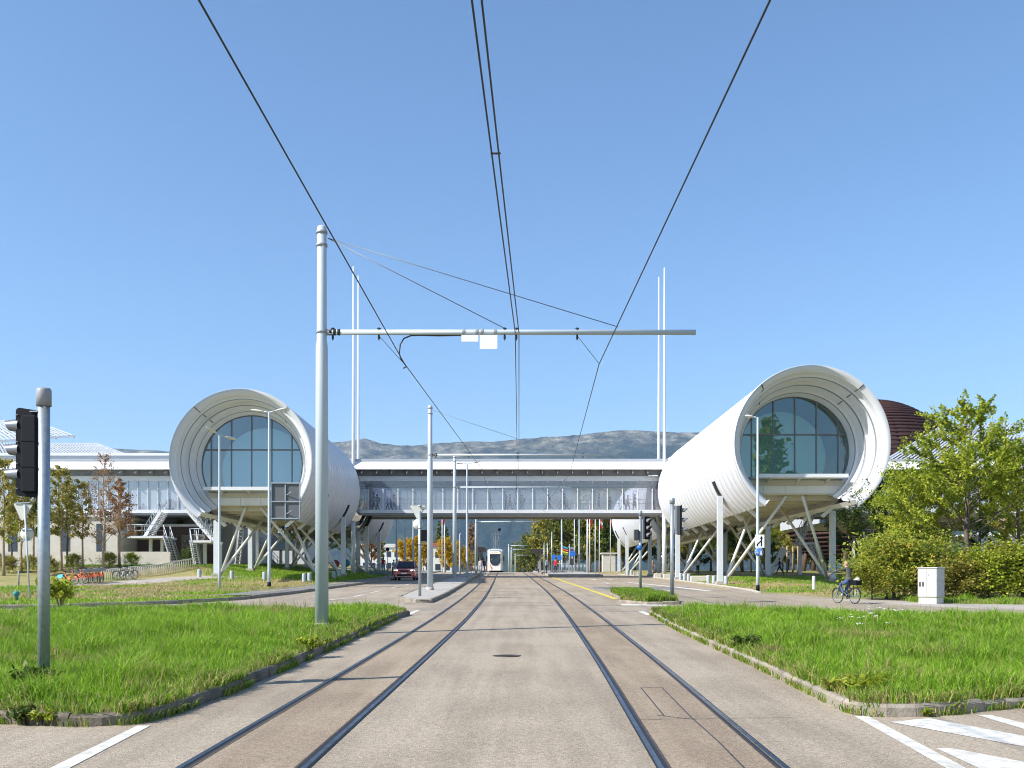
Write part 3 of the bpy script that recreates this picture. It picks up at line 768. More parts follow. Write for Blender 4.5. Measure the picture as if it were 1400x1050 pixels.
            for dy, o in ((-4.6, .55), (3.4, .9)):
                yt = max(yg - .1, bay + dy); st = MB()
                st.tube([(x - sg * .35, bay, zg + .2), (X0(yt) + sg * o, yt, zb - .05)], .105, 10)
                part('strut', st, M['strut'], root)
    # glazed drum between the two halves
    dm = MB(); ra = rad(135)
    V = [(X0(y) + 4.55 * math.sin(-ra + 2 * ra * k / 48), y, za + 4.55 * math.cos(-ra + 2 * ra * k / 48)) for y in (near_end - .05, far0 + .05) for k in range(49)]
    dm.add(V, [(k, k + 1, 50 + k, 49 + k) for k in range(48)])
    part('glass_drum', dm, M['glass_d'], root, recalc=False)
    bnd = MB()
    for y in (near_end + .7, near_end + 1.4, far0 - 1.2, far0 - .5):
        bnd.tube([(X0(y) + 4.62 * math.sin(-ra + 2 * ra * k / 40), y, za + 4.62 * math.cos(-ra + 2 * ra * k / 40)) for k in range(41)], .12, 6)
    part('drum_band', bnd, M['col'], root)
    return root
make_tube('white ribbed tube building on the left, ending above the dry lawn', -18.93, 71.4, 10.45, 95.0, 106.6, 124.0, -22.9, -14.75, (79.5, 90.0, 104.9, 115.0), 3.25, 3.68, False)
make_tube('larger white ribbed tube building on the right, above the cyclist', 19.2, 65.4, 10.82, 99.4, 106.6, 143.0, 15.0, 23.1, (73.7, 92.0, 110.0, 131.0, 140.5), 4.2, 3.73, True)

# ------------------------------------------------------------------ footbridge
YB0, YB1 = 100.0, 106.0
def bz(py): return wz(py, YB0)
br = thing('footbridge', 'long glazed white footbridge crossing over the road between the tubes', 'footbridge', (0, 103, gz(0, 103)))
XA, XB = -62.0, 62.0
def xspan(mb, y0, y1, z0, z1, a=XA, b_=XB): mb.box(((a + b_) / 2, (y0 + y1) / 2, (z0 + z1) / 2), (b_ - a, y1 - y0, z1 - z0)); return mb
mb = MB(); mb.prism([(YB0 - .95, bz(643)), (YB1 + .95, bz(643)), (YB1 + .35, bz(631)), (YB0 - .35, bz(631))], (XA, 0, 0), (0, 1, 0), (0, 0, 1), (1, 0, 0), XB - XA); part('roof_fascia', mb, M['bright'], br)
mb = MB(); xspan(mb, YB0 - .42, YB1 + .42, bz(630.8), bz(628)); part('roof_cap', mb, pbr('grey_roof_edge', (.42, .44, .47), .5), br)
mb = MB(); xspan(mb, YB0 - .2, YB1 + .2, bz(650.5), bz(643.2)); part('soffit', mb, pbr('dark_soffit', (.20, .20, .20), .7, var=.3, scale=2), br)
def shared(name, mb, mat, xs):
    me = mb.mesh(name, (0, br.location.y, br.location.z)); fix_normals(me); me.materials.append(mat)
    for x in xs:
        p = bpy.data.objects.new(name, me); col.objects.link(p); p.parent = br; p.location = (x, 0, 0)
mb = MB(); mb.prism([(0, 0), (.80, 0), (.80, .10), (0, .42)], (-.04, YB0 - .18, bz(648.5)), (0, -1, 0), (0, 0, 1), (1, 0, 0), .08)
shared('soffit_bracket', mb, M['grey'], [-39.4 + k * 1.46 for k in range(55)])
for ya in (YB0 - .02, YB1 - .22):
    mb = MB(); xspan(mb, ya, ya + .24, bz(657.6), bz(650.7)); part('upper_beam', mb, M['white'], br)
for ya, yb in ((YB0 - .25, YB0 + .3), (YB1 - .3, YB1 + .25)):
    mb = MB(); xspan(mb, ya, yb, bz(701.8), bz(697.2)); part('deck_edge', mb, M['white'], br)
    mb = MB(); xspan(mb, ya + .1, yb - .1, bz(704.6), bz(702)); part('edge_beam', mb, M['grey'], br)
mb = MB(); xspan(mb, YB0 + .32, YB1 - .32, bz(700), BR_F - .13); part('deck_underside', mb, M['wgrey'], br)
mb = MB(); xspan(mb, YB0 + .3, YB1 - .3, bz(657.9), bz(656.5)); part('ceiling', mb, M['white'], br)
mb = MB(); xspan(mb, YB0 + .3, YB1 - .3, BR_F - .12, BR_F - .01); part('floor', mb, M['bright'], br)
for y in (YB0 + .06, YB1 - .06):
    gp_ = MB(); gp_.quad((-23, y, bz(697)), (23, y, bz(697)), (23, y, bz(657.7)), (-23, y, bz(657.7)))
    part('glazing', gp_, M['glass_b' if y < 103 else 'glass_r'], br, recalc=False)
hm_ = bz(657.7) - bz(697)
mu = MB(); mu.box((0, YB0 - .02, bz(697) + (hm_ - .75) / 2), (.10, .10, hm_ - .75)); mu.box((0, YB0 - .02, bz(659)), (.07, .08, .2))
shared('mullion', mu, M['white'], [k * 1.46 + .55 for k in range(-10, 11)])
mu = MB(); mu.box((0, YB1 - .16, bz(697) + (hm_ - .5) / 2), (.07, .1, hm_ - .5))
shared('rear_mullion', mu, M['white'], [k * 1.46 + .85 for k in range(-10, 11)])
hr = MB()
for z in (1.05,):
    hr.beam((-22, YB0 + .32, BR_F + z), (22, YB0 + .32, BR_F + z), .05, .05); hr.beam((-22, YB1 - .32, BR_F + z), (22, YB1 - .32, BR_F + z), .05, .05)
part('handrail', hr, M['galv'], br)
# hanging services under the ceiling
sv = MB()
for k in range(-9, 10): sv.box((k * 2.2 + .4, YB0 + 1.2, bz(660.5)), (.5, .3, .16))
sv.beam((-22, YB0 + 1.8, bz(659.5)), (22, YB0 + 1.8, bz(659.5)), .16, .12); sv.beam((-22, YB1 - 1.5, bz(660)), (22, YB1 - 1.5, bz(660)), .2, .14)
part('ceiling_services', sv, M['grey'], br)
# hazy facades of the side wings
for a, b_ in ((XA, -23.02), (23.02, XB)):
    q = MB(); q.quad((a, YB0 + .06, bz(697)), (b_, YB0 + .06, bz(697)), (b_, YB0 + .06, bz(657.7)), (a, YB0 + .06, bz(657.7)))
    part('wing_glazing', q, M['glass_f'], br, recalc=False)
    m_ = MB(); m_.box((0, YB0 - .0, (bz(697) + bz(657.7)) / 2), (.07, .1, bz(657.7) - bz(697)))
    shared('wing_mullion', m_, M['col'], [a + k * .98 for k in range(int((b_ - a) / .98) + 1) if abs(a + k * .98) < 55])
    inn = MB(); rnd = random.Random(3); x = a + .5
    while x < b_ - 1.5:
        w_ = rnd.uniform(.5, 1.6); h_ = rnd.uniform(.8, 2.3); inn.box((x + w_ / 2, YB0 + rnd.uniform(1.5, 3.5), BR_F + h_ / 2), (w_, .2, h_)); x += w_ + rnd.uniform(.1, 1.4)
    inn.box(((a + b_) / 2, YB1 - .4, (bz(697) + bz(657.7)) / 2), (b_ - a, .1, bz(657.7) - bz(697)))
    part('interior', inn, M['white'], br)
# solid end of the right half of the bridge: roof light on the right
rl = MB(); rl.box((16.8 * 1.0 - 3.1, YB0 - .55, bz(651.2)), (.9, .5, .07)); part('soffit_lamp', rl, M['white'], br)
# bridge columns beside the tubes, tall twin masts rising through the roof
for px, d, pt, lab in ((483.0, 99.4, 364.0, 'taller left mast of the pair rising beside the left tube'), (489.8, 105.5, 377.0, 'shorter right mast of the pair rising beside the left tube'),
                       (908.3, 99.2, 366.0, 'taller right mast of the pair rising beside the right tube'), (900.8, 105.5, 379.0, 'shorter left mast of the pair rising beside the right tube')):
    x = wx(px, d); zg = gz(x, d); zr = bz(703); mb = MB()
    top = wz(pt, d)
    r = thing('mast', lab, 'mast', (x, d, zg), group='slender white masts at the bridge ends')
    mb.tube([(x, d, zr), (x, d, bz(630)), (x, d, top)], [.17, .155, .06], 12); part('shaft', mb, M['white'], r)
    c = MB(); c.tube([(x, d, zg), (x, d, zr + .1)], .22, 14); part('base_column', c, M['col'], r)
# ------------------------------------------------------------------ solar roofs, wings and low buildings behind
M['pv'] = pbr('grey_solar_slats', (.50, .53, .56), .45, var=.1, scale=1)
M['pv2'] = pbr('grey_white_solar_slats', (.55, .58, .60), .4, var=.1, scale=1)
def canopy(lab, P, th, nx_, ny_, legs):
    """P: four corners (px, py, d); slatted roof on legs"""
    C = [Vector((wx(a, d), d, wz(b_, d))) for a, b_, d in P]
    r = thing('solar_canopy', lab, 'solar roof', (C[0].x, C[0].y, 0), group='slatted solar roofs over the pavilions')
    mb = MB()
    for i in range(nx_):
        a = C[0].lerp(C[1], (i + .25) / nx_); b_ = C[0].lerp(C[1], (i + .68) / nx_); c = C[3].lerp(C[2], (i + .68) / nx_); d = C[3].lerp(C[2], (i + .25) / nx_)
        n = Vector((0, 0, -.05)); mb.add([a, b_, c, d, a + n, b_ + n, c + n, d + n], [(0, 1, 2, 3), (7, 6, 5, 4), (0, 4, 5, 1), (1, 5, 6, 2), (2, 6, 7, 3), (3, 7, 4, 0)])
    part('slats', mb, M['pv'], r)
    fr = MB()
    for j in range(ny_ + 1):
        a = C[0].lerp(C[3], j / ny_) - Vector((0, 0, .16)); b_ = C[1].lerp(C[2], j / ny_) - Vector((0, 0, .16)); fr.beam(a, b_, .12, .2)
    for i in range(0, nx_ + 1, 4):
        a = C[0].lerp(C[1], i / nx_) - Vector((0, 0, .32)); b_ = C[3].lerp(C[2], i / nx_) - Vector((0, 0, .32)); fr.beam(a, b_, .1, .16)
    part('frame', fr, M['pv'], r)
    for u, v_ in legs:
        lg = MB(); p = C[0].lerp(C[1], u).lerp(C[3].lerp(C[2], u), v_); lg.tube([(p.x, p.y, 9), (p.x, p.y, p.z - .3)], .12, 8); part('leg', lg, M['col'], r)
canopy('high slatted solar roof at the far left edge behind the traffic light', [(-150, 574, 112), (46, 574, 112), (102, 594, 108), (-150, 612, 104)], .1, 40, 5, ((.2, .2), (.5, .5), (.8, .5)))
canopy('lower slatted solar roof left of the left tube', [(-40, 605, 122), (134, 605.5, 122), (192, 626.8, 110), (-40, 627.5, 110)], .1, 44, 5, ((.2, .3), (.5, .5), (.75, .5)))
canopy('slatted solar roof behind the big tree on the right', [(1290, 579, 120), (1480, 577, 120), (1480, 628, 104), (1208, 628, 104)], .1, 44, 5, ((.3, .3), (.6, .5), (.8, .5)))
def block(name, lab, x0, x1, y0, y1, z0, z1, mat, win=None, roofm=None, group=None, cat='building'):
    r = thing(name, lab, cat, ((x0 + x1) / 2, (y0 + y1) / 2, z0), group=group)
    mb = MB(); mb.box(((x0 + x1) / 2, (y0 + y1) / 2, (z0 + z1) / 2), (x1 - x0, y1 - y0, z1 - z0)); part('wall', mb, mat, r)
    if win:
        for (a, b_, c, d) in win:
            w = MB(); w.box(((a + b_) / 2, y0 - .0, (c + d) / 2), (b_ - a, .12, d - c)); wo = part('window', w, M['glass_d'] if False else M['winpane'], r)
    rm = MB(); rm.box(((x0 + x1) / 2, (y0 + y1) / 2, z1 + .12), (x1 - x0 + .4, y1 - y0 + .4, .25)); part('roof', rm, roofm or M['white'], r)
    return r
M['winpane'] = pbr('dark_window_pane', (.035, .05, .075), .12)
zgL = 3.5
block('pavilion', 'tall hazy glass pavilion at the far left behind the young trees', -62, -29, 106.4, 124, zgL, 15.2, M['wgrey'], [(-60 + i * 3.1, -57.6 + i * 3.1, 9.4, 12.4) for i in range(9)], group='pavilions behind the bridge wings')
block('pavilion', 'cream ground-floor pavilion with dark upright windows behind the trees', -60, -37.6, 97.6, 105.5, zgL - 1, 8.2, M['wall'], [(-43.0, -42.2, 3.4, 7.6), (-39.6, -38.8, 3.6, 7.6), (-48, -47.2, 3.4, 7.6)], group='pavilions behind the bridge wings')
block('pavilion', 'dark brown timber pavilion beside the gabion wall', -37.4, -30.2, 102.5, 106, zgL - 1, 7.6, M['wood'], group='pavilions behind the bridge wings')
block('pavilion', 'grey low building with a dark window band behind the left tube', -42, -30, 150, 162, 3.2, 11.4, M['wgrey'], [(-37.5, -31, 7.0, 9.4), (-40.5, -38.5, 7.0, 9.4)], group='pavilions behind the bridge wings')
block('pavilion', 'pale grey pavilion behind the trees at the right edge', 33, 66, 108, 126, 8.4, 13.4, M['wgrey'], [(29 + i * 3.4, 31.6 + i * 3.4, 9.4, 12.2) for i in range(10)] , group='pavilions behind the bridge wings')
block('pavilion', 'low grey block with white plinth seen between the right trunks', 33, 60, 72, 76, 1.6, 5.2, M['wgrey'], group='pavilions behind the bridge wings')
# low cream garden wall and gabion wall
w = MB(); y = 92.0; w.box((-38.4, y, 3.9), (15.4, .3, 1.7)); w.box((-46.2, y - 1.6, 3.9), (.3, 3.2, 1.7)); w.box((-54, y - 3.1, 3.9), (15.6, .3, 1.7))
solo('garden_wall', w, M['wall'], 'low cream concrete wall behind the young trees and orange bikes', 'wall', (-40, 92, 3.0))
# gabion: cage of rough stones
gb = thing('gabion_wall', 'rough stone gabion wall behind the outdoor steel stairs', 'wall', (-31.2, 101.0, 3.2))
rnd = random.Random(5); st = MB()
for i in range(420):
    c = Vector((-31.3 + rnd.uniform(-1.1, 1.1), 100.4 + rnd.uniform(-.1, .1), 3.2 + rnd.uniform(0, 3.4))); s = rnd.uniform(.09, .2)
    P = [c + Vector((rnd.gauss(0, 1), rnd.gauss(0, .6), rnd.gauss(0, 1))).normalized() * s for _ in range(6)]
    st.add(P, [(0, 1, 2), (0, 2, 3), (0, 3, 4), (0, 4, 1), (5, 2, 1), (5, 3, 2), (5, 4, 3), (5, 1, 4)])
st.box((-31.3, 100.8, 4.9), (2.3, .5, 3.5))
part('stones', st, pbr('gabion_stone', (.34, .28, .21), .9, c2=(.16, .14, .11), scale=5), gb)
# brown globe behind the right tube
gl = thing('globe_building', 'dark red-brown slatted dome building behind the right tube', 'building', (48.8, 140, 3.4))
mb = MB(); pr = []
for k in range(27):
    a = rad(-50 + 140 * k / 26); pr.append((11.6 * math.cos(a) * 1.0, 11.9 * math.sin(a)))
mb.lathe((48.8, 140, 14.6), pr, 64); part('inner_dome', mb, pbr('dark_inner_dome', (.035, .02, .018), .8), gl)
sl = MB()
for k in range(46):
    a = rad(-48 + 136 * k / 45); r_ = 12.0 * math.cos(a); z = 14.6 + 12.2 * math.sin(a)
    if r_ > .3: sl.lathe((48.8, 140, z), [(r_, -.17), (r_ + .07, -.17), (r_ + .07, .17), (r_, .17), (r_, -.17)], 64)
part('slats', sl, pbr('red_brown_timber_slats', (.060, .022, .019), .7, var=.3, scale=1), gl)
rb = MB()
for k in range(32):
    an = 2 * PI * k / 32
    rb.tube([(48.8 + 11.8 * math.cos(rad(e)) * math.cos(an), 140 + 11.8 * math.cos(rad(e)) * math.sin(an), 14.6 + 12.0 * math.sin(rad(e))) for e in range(-45, 90, 9)], .10, 5)
part('ribs', rb, pbr('brown_ribs', (.075, .028, .022), .7), gl)
for k in range(14):
    lg = MB(); an = 2 * PI * k / 14; lg.tube([(48.8 + 9 * math.cos(an), 140 + 9 * math.sin(an), 3.0), (48.8 + 8.4 * math.cos(an), 140 + 8.4 * math.sin(an), 7.5)], .3, 8); part('leg', lg, M['wood'], gl)

# ------------------------------------------------------------------ outdoor stairs
def flight(mb, a, b_, w, n):
    """open treads between two flat stringers, a = foot, b_ = head"""
    a = Vector(a); b_ = Vector(b_); d = Vector((b_.x - a.x, b_.y - a.y, 0)).normalized(); s = Vector((-d.y, d.x, 0)) * (w / 2)
    for k in (-1, 1): mb.beam(a + s * k, b_ + s * k, .06, .30)
    for i in range(n):
        p = a.lerp(b_, (i + .5) / n); mb.beam(p - s, p + s, .28, .05)
def railing(mb, a, b_, n=6, h=1.05):
    a = Vector(a); b_ = Vector(b_); u = Vector((0, 0, h)); mb.tube([a + u, b_ + u], .03, 6); mb.tube([a + u * .5, b_ + u * .5], .018, 5)
    for i in range(n + 1): p = a.lerp(b_, i / n); mb.tube([p, p + u], .02, 5)
def stairs(lab, d, foot, land, top, w=1.8, zf=3.0, post=()):
    """zigzag outdoor stair; px positions at distance d: foot (px), landing (px0, px1, py), top (px, py)"""
    x = lambda p: wx(p, d)
    zl = wz(land[2], d); zt = wz(top[1], d); zfoot = zf
    r = thing('outdoor_stairs', lab, 'stairs', (x(foot), d, zfoot), group='white outdoor stairs by the tubes')
    f1 = MB(); flight(f1, (x(foot), d + .4, zfoot), (x(land[1]) if foot > land[1] else x(land[0]), d + .4, zl), w, 14); part('lower_flight', f1, M['white'], r)
    hx = x(land[0]) if top[0] > land[0] else x(land[1])
    f2 = MB(); flight(f2, (x(land[3]), d + 2.4, zl), (x(top[0]), d + 2.4, zt), w, 16); part('upper_flight', f2, M['white'], r)
    l = MB(); l.box(((x(land[0]) + x(land[1])) / 2, d + 1.4, zl - .1), (x(land[1]) - x(land[0]), 3.8, .2)); part('landing', l, M['white'], r)
    def rail_part(*a):
        rl = MB(); railing(rl, *a); part('railing', rl, M['galv'], r)
    for k in (-.9, .9): rail_part((x(foot), d + .4 + k, zfoot), (x(land[1]) if foot > land[1] else x(land[0]), d + .4 + k, zl), 7); rail_part((x(land[3]), d + 2.4 + k, zl), (x(top[0]), d + 2.4 + k, zt), 7)
    rail_part((x(land[0]), d - .45, zl), (x(land[1]), d - .45, zl), 5)
    for p in post:
        ps = MB(); ps.box((x(p), d + 1.4, (zl + zf) / 2 - .2), (.28, .28, zl - zf + .2)); part('post', ps, M['white'], r)
    return r
stairs('white outdoor stairs zigzagging down left of the left tube', 96.5, 241, (177, 226, 733, 190), (212, 698), 1.9, 3.0, (199, 215))
stairs('white outdoor stairs zigzagging under the rim of the left tube', 92, 270, (262, 291, 739, 285), (246, 694), 1.6, 2.9, (274, 295))
stairs('white outdoor stairs with long flight half hidden by the left lamp posts', 100, 322, (330, 352, 716, 348), (330, 690), 1.6, 3.0, (347,))
stairs('pale outdoor stairs under the left tube ending in a slatted landing', 112, 385, (352, 394, 749, 360), (372, 715), 1.7, 3.1, (380, 398))
stairs('grey outdoor stairs in the shade under the right tube', 104, 1128, (1098, 1112, 742, 1100), (1120, 700), 1.8, 2.8, (1099,))
stairs('white outdoor stairs rising right of the right tube', 100, 1172, (1172, 1192, 739, 1190), (1176, 690), 1.8, 2.8, (1174, 1190))
# ------------------------------------------------------------------ tram poles, arms and overhead wires
G_P = 'tram catenary poles with cross arms'
def insul(mb, p, s=1.0):
    x, y, z = p; mb.lathe((x, y, z), [(.02 * s, .14 * s), (.05 * s, .12 * s), (.025 * s, .09 * s), (.055 * s, .06 * s), (.025 * s, .03 * s), (.055 * s, 0), (.02 * s, -.03 * s), (.03 * s, -.1 * s), (.01 * s, -.16 * s)], 8)
    mb.box((x, y, z), (.26 * s, .05 * s, .05 * s))
def catpole(lab, px, d, ptop, parm, px0, px1, r, ins=(), guy=()):
    x = wx(px, d); zg = gz(x, d) + .12; zt = wz(ptop, d); za = wz(parm, d)
    o = thing('catenary_pole', lab, 'pole', (x, d, zg), group=G_P)
    mb = MB(); zs = zg + (za - zg) * .97
    mb.tube([(x, d, zg), (x, d, zs - .12), (x, d, zs), (x, d, zt), (x, d, zt + .03)], [r * 1.12, r * 1.0, r * .84, r * .78, r * .6], 24)
    part('shaft', mb, M['pole'], o)
    b = MB(); b.cyl(x, d, zg - .05, zg + .16, r * 1.45, r * 1.3, 16); part('footing', b, M['conc'], o)
    for z in (zt - .12, zt - .42, za):
        k = MB(); k.cyl(x, d, z - .03, z + .03, r * .95, r * .95, 16)
        if z == za: k.box((x + r, d, za), (.16, .12, .12))
        part('clamp', k, M['grey'], o)
    a = MB(); x0, x1 = wx(px0, d), wx(px1, d); a.tube([(x0, d, za), (x1, d, za)], .062 if d < 60 else .07, 10); part('arm', a, M['pole'], o)
    for q in ins:
        i_ = MB(); insul(i_, (wx(q, d), d, za - .03), 1.0); part('insulator', i_, M['slot'], o)
    i_ = MB()
    for q in range(3): i_.tube([(x0 + .05 + q * .1, d, za), (x0 + .11 + q * .1, d, za)], .075, 8)
    part('arm_insulator', i_, M['slot'], o)
    gw = MB()
    for p, q in guy: gw.tube([(x + r, d, zt - .25), (wx(p, d), d, wz(q, d))], .010, 5)
    part('guy_wire', gw, M['steelwire'], o)
    return o, za
D1, D2, D3, D4 = 24.0, 55.7, 84.5, 113.0
o1, za1 = catpole('nearest and thickest tram pole standing in the left grass', 440, D1, 311, 454.3, 447, 951, .140, (455, 518, 690, 706, 789), ((690, 449), (845, 447)))
ht = MB(); ht.cyl(wx(440, D1), D1, prof(D1) + .12, prof(D1) + .20, .21, .20, 20)
for k in range(6): ht.cyl(wx(440, D1) + .185 * math.cos(k * 1.047), D1 + .185 * math.sin(k * 1.047), prof(D1) + .18, prof(D1) + .25, .018, .018, 6)
part('base_flange', ht, M['galv'], o1)
pl = MB()
for a, b_, c, d in ((631, 654, 459, 468), (656, 677, 459, 478), (676.5, 680, 459, 478)):
    pl.box(((wx(a, D1) + wx(b_, D1)) / 2, D1 - .06 - (.02 if a > 670 else 0), (wz(c, D1) + wz(d, D1)) / 2), (wx(b_, D1) - wx(a, D1), .02, wz(c, D1) - wz(d, D1)))
part('sign_plate', pl, M['signwhite'], o1)
cb = MB()
for q in (634, 652, 659, 677): cb.cyl(wx(q, D1), D1 - .02, za1 - .1, za1 + .08, .02, .02, 6); cb.lathe((wx(q, D1), D1, za1), [(.075, -.03), (.075, .03)], 12, 'X')
part('bracket', cb, M['grey'], o1)
cab = MB(); P = [(632, 457.5), (600, 458.3), (575, 457.6), (562, 458), (552, 462), (547, 470), (545.5, 482), (548, 491), (553, 497), (555, 501), (551, 503)]
cab.tube([(wx(a, D1), D1 + .05, wz(b_, D1)) for a, b_ in P], .018, 6); part('feeder_cable', cab, M['wire'], o1)
o2, za2 = catpole('second tram pole on the concrete refuge with its base in the sun', 588, D2, 555, 622, 590, 824, .15, (596, 641, 708, 797), ((708, 600),))
o3, za3 = catpole('third tram pole from the camera standing in front of the footbridge', 621.5, D3, 623.5, 666.3, 624, 781, .155, (627, 677, 706, 742), ())
o4, za4 = catpole('fourth tram pole standing just behind the footbridge', 651, D4, 690, 713.5, 653, 738, .15, (690, 720), ())
for d, px, pt, pa, p1, lab in ((190, 695.8, 744, 746, 721, 'distant tram pole beyond the footbridge right of the tram'), (228, 699.2, 748.5, 751, 720, 'more distant tram pole behind another one right of the tram'), (285, 704.5, 757, 759, 722, 'farthest tram pole in line right of the tram')):
    catpole(lab, px, d, pt, pa, px, p1, .16)
G_W = 'overhead tram wires'
def wire(name, lab, pts, r, mat=None, sag=True):
    mb = MB(); mb.tube(pts, r, 5); return solo(name, mb, mat or M['wire'], lab, 'wire', pts[0], G_W)
zl = [(-30, 6.9), (9.3, 7.45 - .45), (24.5, 7.07), (D2, 8.1), (D3, 8.9), (D4 + 6, 9.4), (190, 9.6), (290, 9.6)]
def span(A, n=6, sag=.0):
    out = []
    for (p, q) in zip(A, A[1:]):
        p = Vector(p); q = Vector(q)
        for i in range(n):
            f = i / n; v = p.lerp(q, f); v.z -= sag * (q - p).length * 4 * f * (1 - f); out.append(v)
    return out + [Vector(A[-1])]
wire('contact_wire', 'black contact wire over the left track, kinked below the near arm', span([(-3.55, -30, 6.75), (wx(272, 9.3), 9.3, wz(0, 9.3)), (wx(553, 24.5), 24.5, wz(497, 24.5)), (wx(658.6, D2), D2, wz(640.6, D2)), (wx(670, D3), D3, wz(680.6, D3)), (wx(677, D4 + 6), D4 + 6, wz(712, D4 + 6)), (-2.7, 190, 9.6), (-3.8, 290, 9.6)]), .0115)
wire('contact_wire', 'black contact wire over the right track, kinked right of the boom', span([(3.4, -30, 6.75), (wx(1053, 9.3), 9.3, wz(0, 9.3)), (wx(819, 24.5), 24.5, wz(498, 24.5)), (wx(778.6, D2), D2, wz(648.6, D2)), (wx(752, D3), D3, wz(681, D3)), (wx(735, D4 + 6), D4 + 6, wz(713, D4 + 6)), (2.2, 190, 9.6), (1.3, 290, 9.6)]), .0115)
wire('feeder_wire', 'left of the two feeder wires running up the middle of the sky', span([(-.9, -30, 7.6), (wx(645, 10.2), 10.2, wz(0, 10.2)), (wx(704.5, D1), D1, za1 - .02), (wx(707, D2), D2, za2 - .02), (wx(706, D3), D3, za3), (-.1, D4 + 2, za4), (-1, 190, 9.7)], 6, .0015), .0125)
wire('feeder_wire', 'right of the two feeder wires running up the middle of the sky', span([(-.7, -30, 7.6), (wx(658.5, 10.2), 10.2, wz(0, 10.2)), (wx(709.5, D1), D1, za1 - .02), (wx(709.5, D2), D2, za2 - .02), (wx(708, D3), D3, za3), (.1, D4 + 2, za4), (-.8, 190, 9.7)], 6, .0015), .0125)
wire('pull_wire', 'thin pull wire from the near arm to the left contact wire', [(wx(519, D1), D1, za1 - .1), (wx(553, 24.5), 24.5, wz(498, 24.5))], .007, M['steelwire'])
wire('pull_wire', 'thin pull wire from the near arm to the right contact wire', [(wx(790, D1), D1, za1 - .1), (wx(819, 24.5), 24.5, wz(497, 24.5))], .007, M['steelwire'])
wire('pull_wire', 'thin pull wire hanging from the third pole arm to the right contact wire', [(wx(741, D3), D3, za3 - .1), (wx(744, D3), D3, wz(672, D3)), (wx(752, D3), D3, wz(681, D3))], .02, M['steelwire'])
sp = MB(); yy = 13.2
a = (-.272, 13.9, 7.61); b_ = (-.177, 13.9, 7.61); sp.tube([a, b_], .014, 6); sp.lathe((a[0], 13.9, a[2]), [(.001, -.03), (.025, 0), (.001, .03)], 8); sp.lathe((b_[0], 13.9, b_[2]), [(.001, -.03), (.03, 0), (.001, .03)], 8)
solo('wire_spacer', sp, M['wire'], 'small black spacer clipping the two feeder wires together high up', 'wire spacer', a)

# ------------------------------------------------------------------ traffic signals
G_L = 'traffic signals at the crossing'
def visor(mb, c, ax, r, L):
    """hood: half-open cylinder along direction ax"""
    ax = Vector(ax).normalized(); s = ax.cross(Vector((0, 0, 1))).normalized(); u = Vector((0, 0, 1)); c = Vector(c); V = []; n = 14
    for k in range(n + 1):
        a = rad(-35 + 250 * k / n)
        for t_, rr in ((0, r), (L * (.55 + .45 * math.sin(a) if math.sin(a) > -.5 else .5), r * .93)): V.append(c + ax * t_ + s * (math.cos(a) * rr) + u * (math.sin(a) * rr))
    mb.add(V, [(2 * k, 2 * k + 1, 2 * k + 3, 2 * k + 2) for k in range(n)], True)
def head(root, c, ax, w, h, dep, n=3, plate=True, vis=None, pm=None):
    """signal head centred at c facing ax"""
    ax = Vector(ax).normalized(); s = ax.cross(Vector((0, 0, 1))).normalized(); ang = math.atan2(s.y, s.x); c = Vector(c)
    b = MB(); q = c - ax * dep * .5; b.box(q, (w * .8, dep, h * .94), ang, .03); hd = part('signal_head', b, M['dgrey'], root)
    if plate:
        pb = MB(); rr = .07; P = []
        for cx_, cz_, a0 in ((w / 2 - rr, h / 2 - rr, 0), (-w / 2 + rr, h / 2 - rr, 90), (-w / 2 + rr, -h / 2 + rr, 180), (w / 2 - rr, -h / 2 + rr, 270)):
            P += [(cx_ + rr * math.cos(rad(a0 + k * 15)), cz_ + rr * math.sin(rad(a0 + k * 15))) for k in range(7)]
        pb.prism(P, c, s, (0, 0, 1), ax, .025); part('backing_board', pb, pm or M['black'], hd)
    for k in range(n):
        v = MB(); l = MB()
        z = c.z + h * (.31 - .31 * k) if n == 3 else c.z
        visor(v, (c.x + ax.x * .03, c.y + ax.y * .03, z), ax, w * .30, .27 if vis is None else vis)
        l.lathe((0, 0, 0), [(.001, .02), (w * .2, .015), (w * .28, 0)], 14); 
        base_ = len(l.v) - 14 * 3
        for i in range(base_, len(l.v)):
            x_, y_, z_ = l.v[i]; p = Vector((c.x, c.y, z)) + ax * (.03 + z_) + s * x_ + Vector((0, 0, 1)) * y_; l.v[i] = tuple(p)
        part('visor', v, M['visor'], hd, recalc=False); part('lens', l, M['lens'], hd)
    return hd
M['visor'] = pbr('grey_signal_hood', (.16, .165, .17), .35); M['lens'] = pbr('unlit_dark_lens', (.03, .02, .02), .2)
M['visor2'] = pbr('silver_signal_hood', (.22, .23, .25), .35, .5)
def sigpole(lab, px, d, ptop, r, zadd=.1):
    x = wx(px, d); zg = gz(x, d) + zadd; zt = wz(ptop, d)
    o = thing('traffic_light', lab, 'traffic light', (x, d, zg), group=G_L)
    b = MB(); b.tube([(x, d, zg - .1), (x, d, zt - .2)], r, 20); part('pole', b, M['galv'], o)
    c = MB(); c.tube([(x, d, zt - .23), (x, d, zt - .03), (x, d, zt), (x, d, zt + .005)], [r * 1.25, r * 1.25, r * 1.05, r * .3], 20); part('cap', c, M['grey'] if d < 30 else M['galv'], o)
    return o, x
o, x = sigpole('tall near traffic light seen from behind at the left edge', 60, 13.25, 531, .075)
M['dgrey_bak'] = M['dgrey']
zc = (wz(557, 13.2) + wz(680, 13.2)) / 2; hh = wz(557, 13.2) - wz(680, 13.2); d = 13.2
xc = wx(36, d); ax = Vector((-.93, .36, 0)).normalized()
b = MB()
